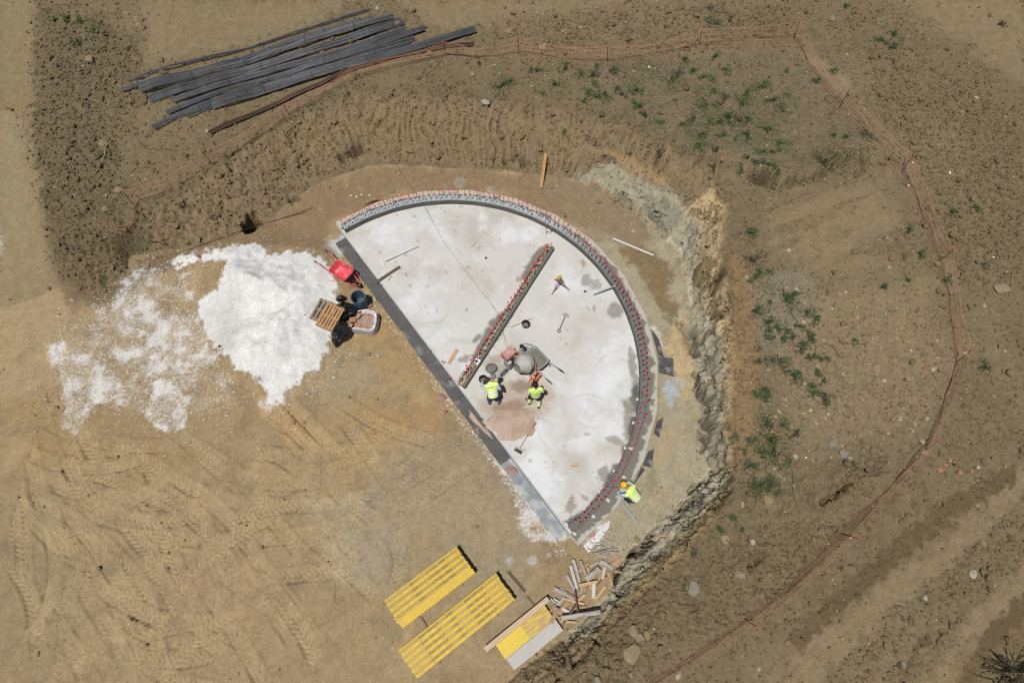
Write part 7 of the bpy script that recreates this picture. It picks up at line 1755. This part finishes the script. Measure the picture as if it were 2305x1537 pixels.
z1(1640, 600, 5.122, [(660, 370, 95), (740, 340, 55), (800, 440, 32), (310, 520, 80), (470, 410, 34), (460, 640, 48), (455, 740, 48), (440, 820, 42), (520, 830, 38), (560, 710, 40), (610, 830, 42), (680, 760, 42), (800, 690, 42), (740, 810, 32), (1000, 600, 48), (905, 540, 28), (920, 840, 48), (860, 910, 38), (840, 970, 38), (920, 1040, 42), (980, 1040, 32), (1060, 1080, 42), (1130, 1060, 28), (340, 960, 34), (400, 1010, 48), (340, 1100, 55), (500, 1080, 48), (590, 1100, 48), (690, 1210, 42), (740, 1270, 58), (800, 1220, 38), (860, 1340, 42), (960, 1390, 48), (980, 1450, 44), (1010, 1220, 44), (1090, 1320, 38), (420, 1420, 44), (330, 1470, 38), (450, 1520, 38), (1450, 870, 32), (450, 60, 42), (350, 60, 42), (310, 120, 28), (250, 180, 20)], 'bramble')
z1(1400, 512, 2.547, [(825, 970, 32), (770, 955, 22), (1160, 990, 36), (1000, 1180, 32), (830, 1130, 46), (920, 1140, 32), (850, 1230, 46), (870, 1300, 46), (800, 1300, 36), (740, 1230, 32), (960, 1345, 26), (740, 1370, 26), (760, 1460, 36), (850, 1480, 40), (650, 1205, 20), (740, 30, 36), (745, 190, 32), (700, 1290, 26), (900, 1260, 26)], 'bramble')
z1(1400, 512, 2.547, [(1550, 320, 36), (1500, 345, 26), (1640, 310, 16), (1850, 300, 24), (2075, 800, 18), (2200, 1035, 18), (1700, 155, 14), (1640, 20, 20), (2080, 210, 16)], 'field')
z1(1300, 1024, 2.2935, [(950, 150, 32), (990, 140, 32), (1030, 200, 22), (800, 320, 20), (640, 490, 22), (590, 520, 27), (550, 685, 17), (740, 390, 22), (850, 380, 14)], 'bramble')
z1(1536, 0, 2.997, [(170, 135, 24), (230, 165, 16), (110, 150, 20), (320, 140, 22), (1340, 275, 27), (1400, 325, 27), (1420, 240, 22), (1100, 45, 22), (910, 545, 20), (1520, 1450, 20), (1990, 1410, 22), (1820, 1440, 27), (1660, 1330, 22), (2140, 165, 16), (180, 60, 16)], 'field')
z1(0, 0, 2.994, [(540, 140, 22), (640, 220, 20), (520, 290, 26), (450, 150, 22), (370, 145, 14), (440, 1260, 14), (295, 1310, 12)], 'mound')
def merge(L_):
    L_ = list(L_); out = []
    while L_:
        g = [L_.pop(0)]; ch = True
        while ch and len(g) < 4:
            ch = False
            for q in list(L_):
                if len(g) < 4 and any(math.hypot(q[0] - a[0], q[1] - a[1]) < .75 * (q[2] + a[2]) for a in g): g.append(q); L_.remove(q); ch = True
        out.append(g)
    return out
AREA = {'bank': ('green weed clump on the bank above the pit', 'green weeds on the upper bank', 0), 'bramble': ('dark leafy bramble along the right hand rim of the pit', 'brambles along the right rim', 1), 'ridge': ('dark weed tuft at the ragged ledge and the right hand fence', 'weeds by the ragged ledge', 1), 'field': ('low weed tuft in the outer field beyond or along the fence', 'weeds in the outer field', 1), 'mound': ('small green weed tuft on the left hand mound', 'weeds on the left mound', 0)}
lrng = np.random.default_rng(77)
def weed(cl, key):
    lab, grp, mi = AREA[key]
    pc = G(sum(c[0] for c in cl) / len(cl), sum(c[1] for c in cl) / len(cl))
    mb = MB(); ms = MB()
    for (px, py, r) in cl:
        c = G(px, py); ra = r / FPX * (Vector(c) - Vector((0, 0, CAMH))).length * 1.5
        n = int(min(300, 46 + 460 * ra))
        hmax = min(.42, ra * 1.0)
        ns = 3 + int(ra * 12); arms = [(lrng.uniform(0, 6.28), lrng.uniform(.2, 1.0) ** 1.3 * 1.7) for _ in range(ns)]
        for a, l_ in arms:
            q0 = Vector((c.x, c.y, c.z)); q2 = Vector((c.x + math.cos(a) * ra * l_, c.y + math.sin(a) * ra * l_, 0)); q2.z = gz(q2.x, q2.y) + hmax * .5 * (1.1 - l_ * .6)
            q1 = q0.lerp(q2, .5) + Vector((0, 0, hmax * .35)); ms.tube([q0, q1, q2], [.006, .005, .003], 3, cap=False)
        for k in range(n):
            a, l_ = arms[k % ns]; t_ = lrng.uniform(.05, 1.0); a2 = a + lrng.normal(0, .42)
            x = c.x + math.cos(a2) * ra * l_ * t_ + lrng.normal(0, .02); y = c.y + math.sin(a2) * ra * l_ * t_ + lrng.normal(0, .02)
            z = gz(x, y) + .02 + abs(lrng.normal(0, .45)) * hmax * max(.15, 1.1 - .7 * t_)
            s = lrng.uniform(.018, .048); d = Vector((math.cos(a2 + lrng.normal(0, 1.0)), math.sin(a2 + lrng.normal(0, 1.0)), lrng.normal(.05, .45))).normalized(); w = d.cross(Vector((lrng.normal(0, .5), lrng.normal(0, .5), 1))).normalized()
            p0 = Vector((x, y, z)); u = Vector((0, 0, .18 * s))
            mb.add([p0 - d * s, p0 + w * s * .45 + u, p0 + d * s, p0 - w * s * .45 + u], [(0, 1, 2), (0, 2, 3)])
    o = link('weed' if mi == 0 else 'bramble', None); o.location = pc
    return o, mb, ms, lab, grp, mi
for key, L_ in WD.items():
    gs = merge(L_); gs.sort(key=lambda g: sum(c[0] for c in g) / len(g))
    for i, g in enumerate(gs):
        o, mb, ms, lab, grp, mi = weed(g, key)
        tag(o, nth(i + 1) + ' ' + lab + ' from the left', 'plant', grp)
        part('leaves', mb, M_leaf[2 if lrng.random() < .12 else mi], o, True); part('stems', ms, M_stem, o, True)
# thorny dark bush in the bottom right corner
pc = G(2275, 1515); o = empty('thorn_bush', pc, 0, 'dark thorny bush in the bottom right corner', 'bush'); mb = MB(); ms = MB()
for k in range(60):
    a = lrng.uniform(0, 6.28); l_ = lrng.uniform(.3, 1.15); e = Vector((pc.x + .1 + math.cos(a) * l_, pc.y - .1 + math.sin(a) * l_, pc.z + lrng.uniform(.05, .5))); b = Vector((pc.x + .15 * math.cos(a), pc.y + .15 * math.sin(a), pc.z)); m_ = b.lerp(e, .5) + Vector((lrng.normal(0, .06), lrng.normal(0, .06), .15))
    ms.tube([b, m_, e], [.010, .008, .003], 4, cap=False)
    for j in range(5):
        q = m_.lerp(e, lrng.uniform(-.5, .9)); d = Vector(lrng.normal(0, 1, 3)).normalized(); w = d.cross(Vector((.2, .1, 1))).normalized(); s = lrng.uniform(.03, .06)
        mb.add([q - d * s, q + w * s * .5, q + d * s, q - w * s * .5], [(0, 1, 2), (0, 2, 3)])
for (x0, y0, x1, y1) in ((2255, 1500, 2195, 1468), (2240, 1530, 2180, 1512), (2250, 1510, 2205, 1475), (2262, 1490, 2216, 1480)):
    ms.tube([G(x0, y0, .1), G((x0 + x1) / 2 + 3, (y0 + y1) / 2 + 4, .18), G(x1, y1, .12)], [.012, .009, .003], 4, cap=False)
part('leaves', mb, mat('thorn_leaf', (0.022, 0.032, 0.014), .8, var=.3), o, True); part('stems', ms, mat('dark_stem', (0.02, 0.017, 0.012), .9), o, True)
# dry stalks lying through the vegetated bank and brambles
ms = MB(); g_ = np.random.default_rng(5)
for (x0, x1, y0, y1, n, an) in ((1560, 1800, 190, 320, 90, .55), (1400, 1700, 250, 330, 40, .1), (1690, 1800, 620, 780, 40, -.6), (1690, 1830, 1000, 1180, 30, .9), (1860, 2000, 780, 900, 14, .1), (1800, 1990, 20, 60, 20, .2), (1840, 1960, 300, 380, 30, .6), (2100, 2180, 560, 760, 20, 1.2)):
    for k in range(n):
        px, py = g_.uniform(x0, x1), g_.uniform(y0, y1); a = an + g_.normal(0, .45); l_ = g_.uniform(.15, .6)
        p = G(px, py) if k % 3 == 0 else Vector((p.x + g_.normal(0, .25), p.y + g_.normal(0, .25), 0))
        q = []
        for t_ in (-.5, 0, .5):
            x, y = p.x + math.cos(a + t_ * .4) * l_ * t_, p.y + math.sin(a + t_ * .4) * l_ * t_; q.append((x, y, gz(x, y) + .02 + g_.uniform(0, .05)))
        ms.tube(q, .006, 3, cap=False)
link('dry_stalks', ms.mesh('dry_stalks'), mat('dry_stalk', S(146, 128, 98), .95, var=.35, scale=5), kind='stuff')
# long dark runners
for k, (pts, lab) in enumerate((([(1700, 680), (1720, 665), (1745, 662)], 'bare arching runner at the left of the brambles'), ([(1775, 690), (1782, 710), (1797, 727)], 'bare runner trailing down from the largest bramble'), ([(1884, 758), (1900, 770), (1930, 775), (1960, 772)], 'long bare runner crossing the rubble field'), ([(1830, 800), (1840, 780), (1860, 775), (1878, 785), (1890, 803), (1905, 805)], 'looping bare runner in the rubble field'), ([(1690, 850), (1700, 835), (1706, 842)], 'short bare root at the lower end of the left brambles'), ([(1783, 1060), (1785, 1110), (1795, 1150)], 'upright dead stem below the brambles near the ledge'))):
    q = [Vector(G(x, y)) + Vector((0, 0, .03)) for x, y in pts]; mb = MB(); mb.tube([tuple(v) for v in catmull([tuple(v) for v in q], 4)], .012, 5); single('runner', mb, M_stem, lab, 'runner')

# thin ground cover between the weeds
mb = MB(); g_ = np.random.default_rng(15)
for (x0, x1, y0, y1, n) in ((1540, 1780, 190, 345, 3000), (1330, 1560, 130, 280, 1300), (1690, 1830, 640, 1120, 1500), (1100, 1330, 140, 230, 300), (1800, 1960, 60, 360, 300), (1700, 1960, 340, 385, 700), (80, 230, 40, 120, 120)):
    for k in range(n):
        if k % 30 == 0: p0_ = G(g_.uniform(x0, x1), g_.uniform(y0, y1))
        x, y = p0_.x + g_.normal(0, .22), p0_.y + g_.normal(0, .16); q = Vector((x, y, gz(x, y) + g_.uniform(.01, .06)))
        s = g_.uniform(.015, .04); a = g_.uniform(0, 6.28); d = Vector((math.cos(a), math.sin(a), g_.normal(0, .4))).normalized(); w = d.cross(Vector((g_.normal(0, .4), g_.normal(0, .4), 1))).normalized()
        mb.add([q - d * s, q + w * s * .4, q + d * s, q - w * s * .4], [(0, 1, 2), (0, 2, 3)])
link('ground_cover', mb.mesh('ground_cover'), mat('seedling_leaf', (0.062, 0.098, 0.036), .75, var=.4, scale=3), kind='stuff')
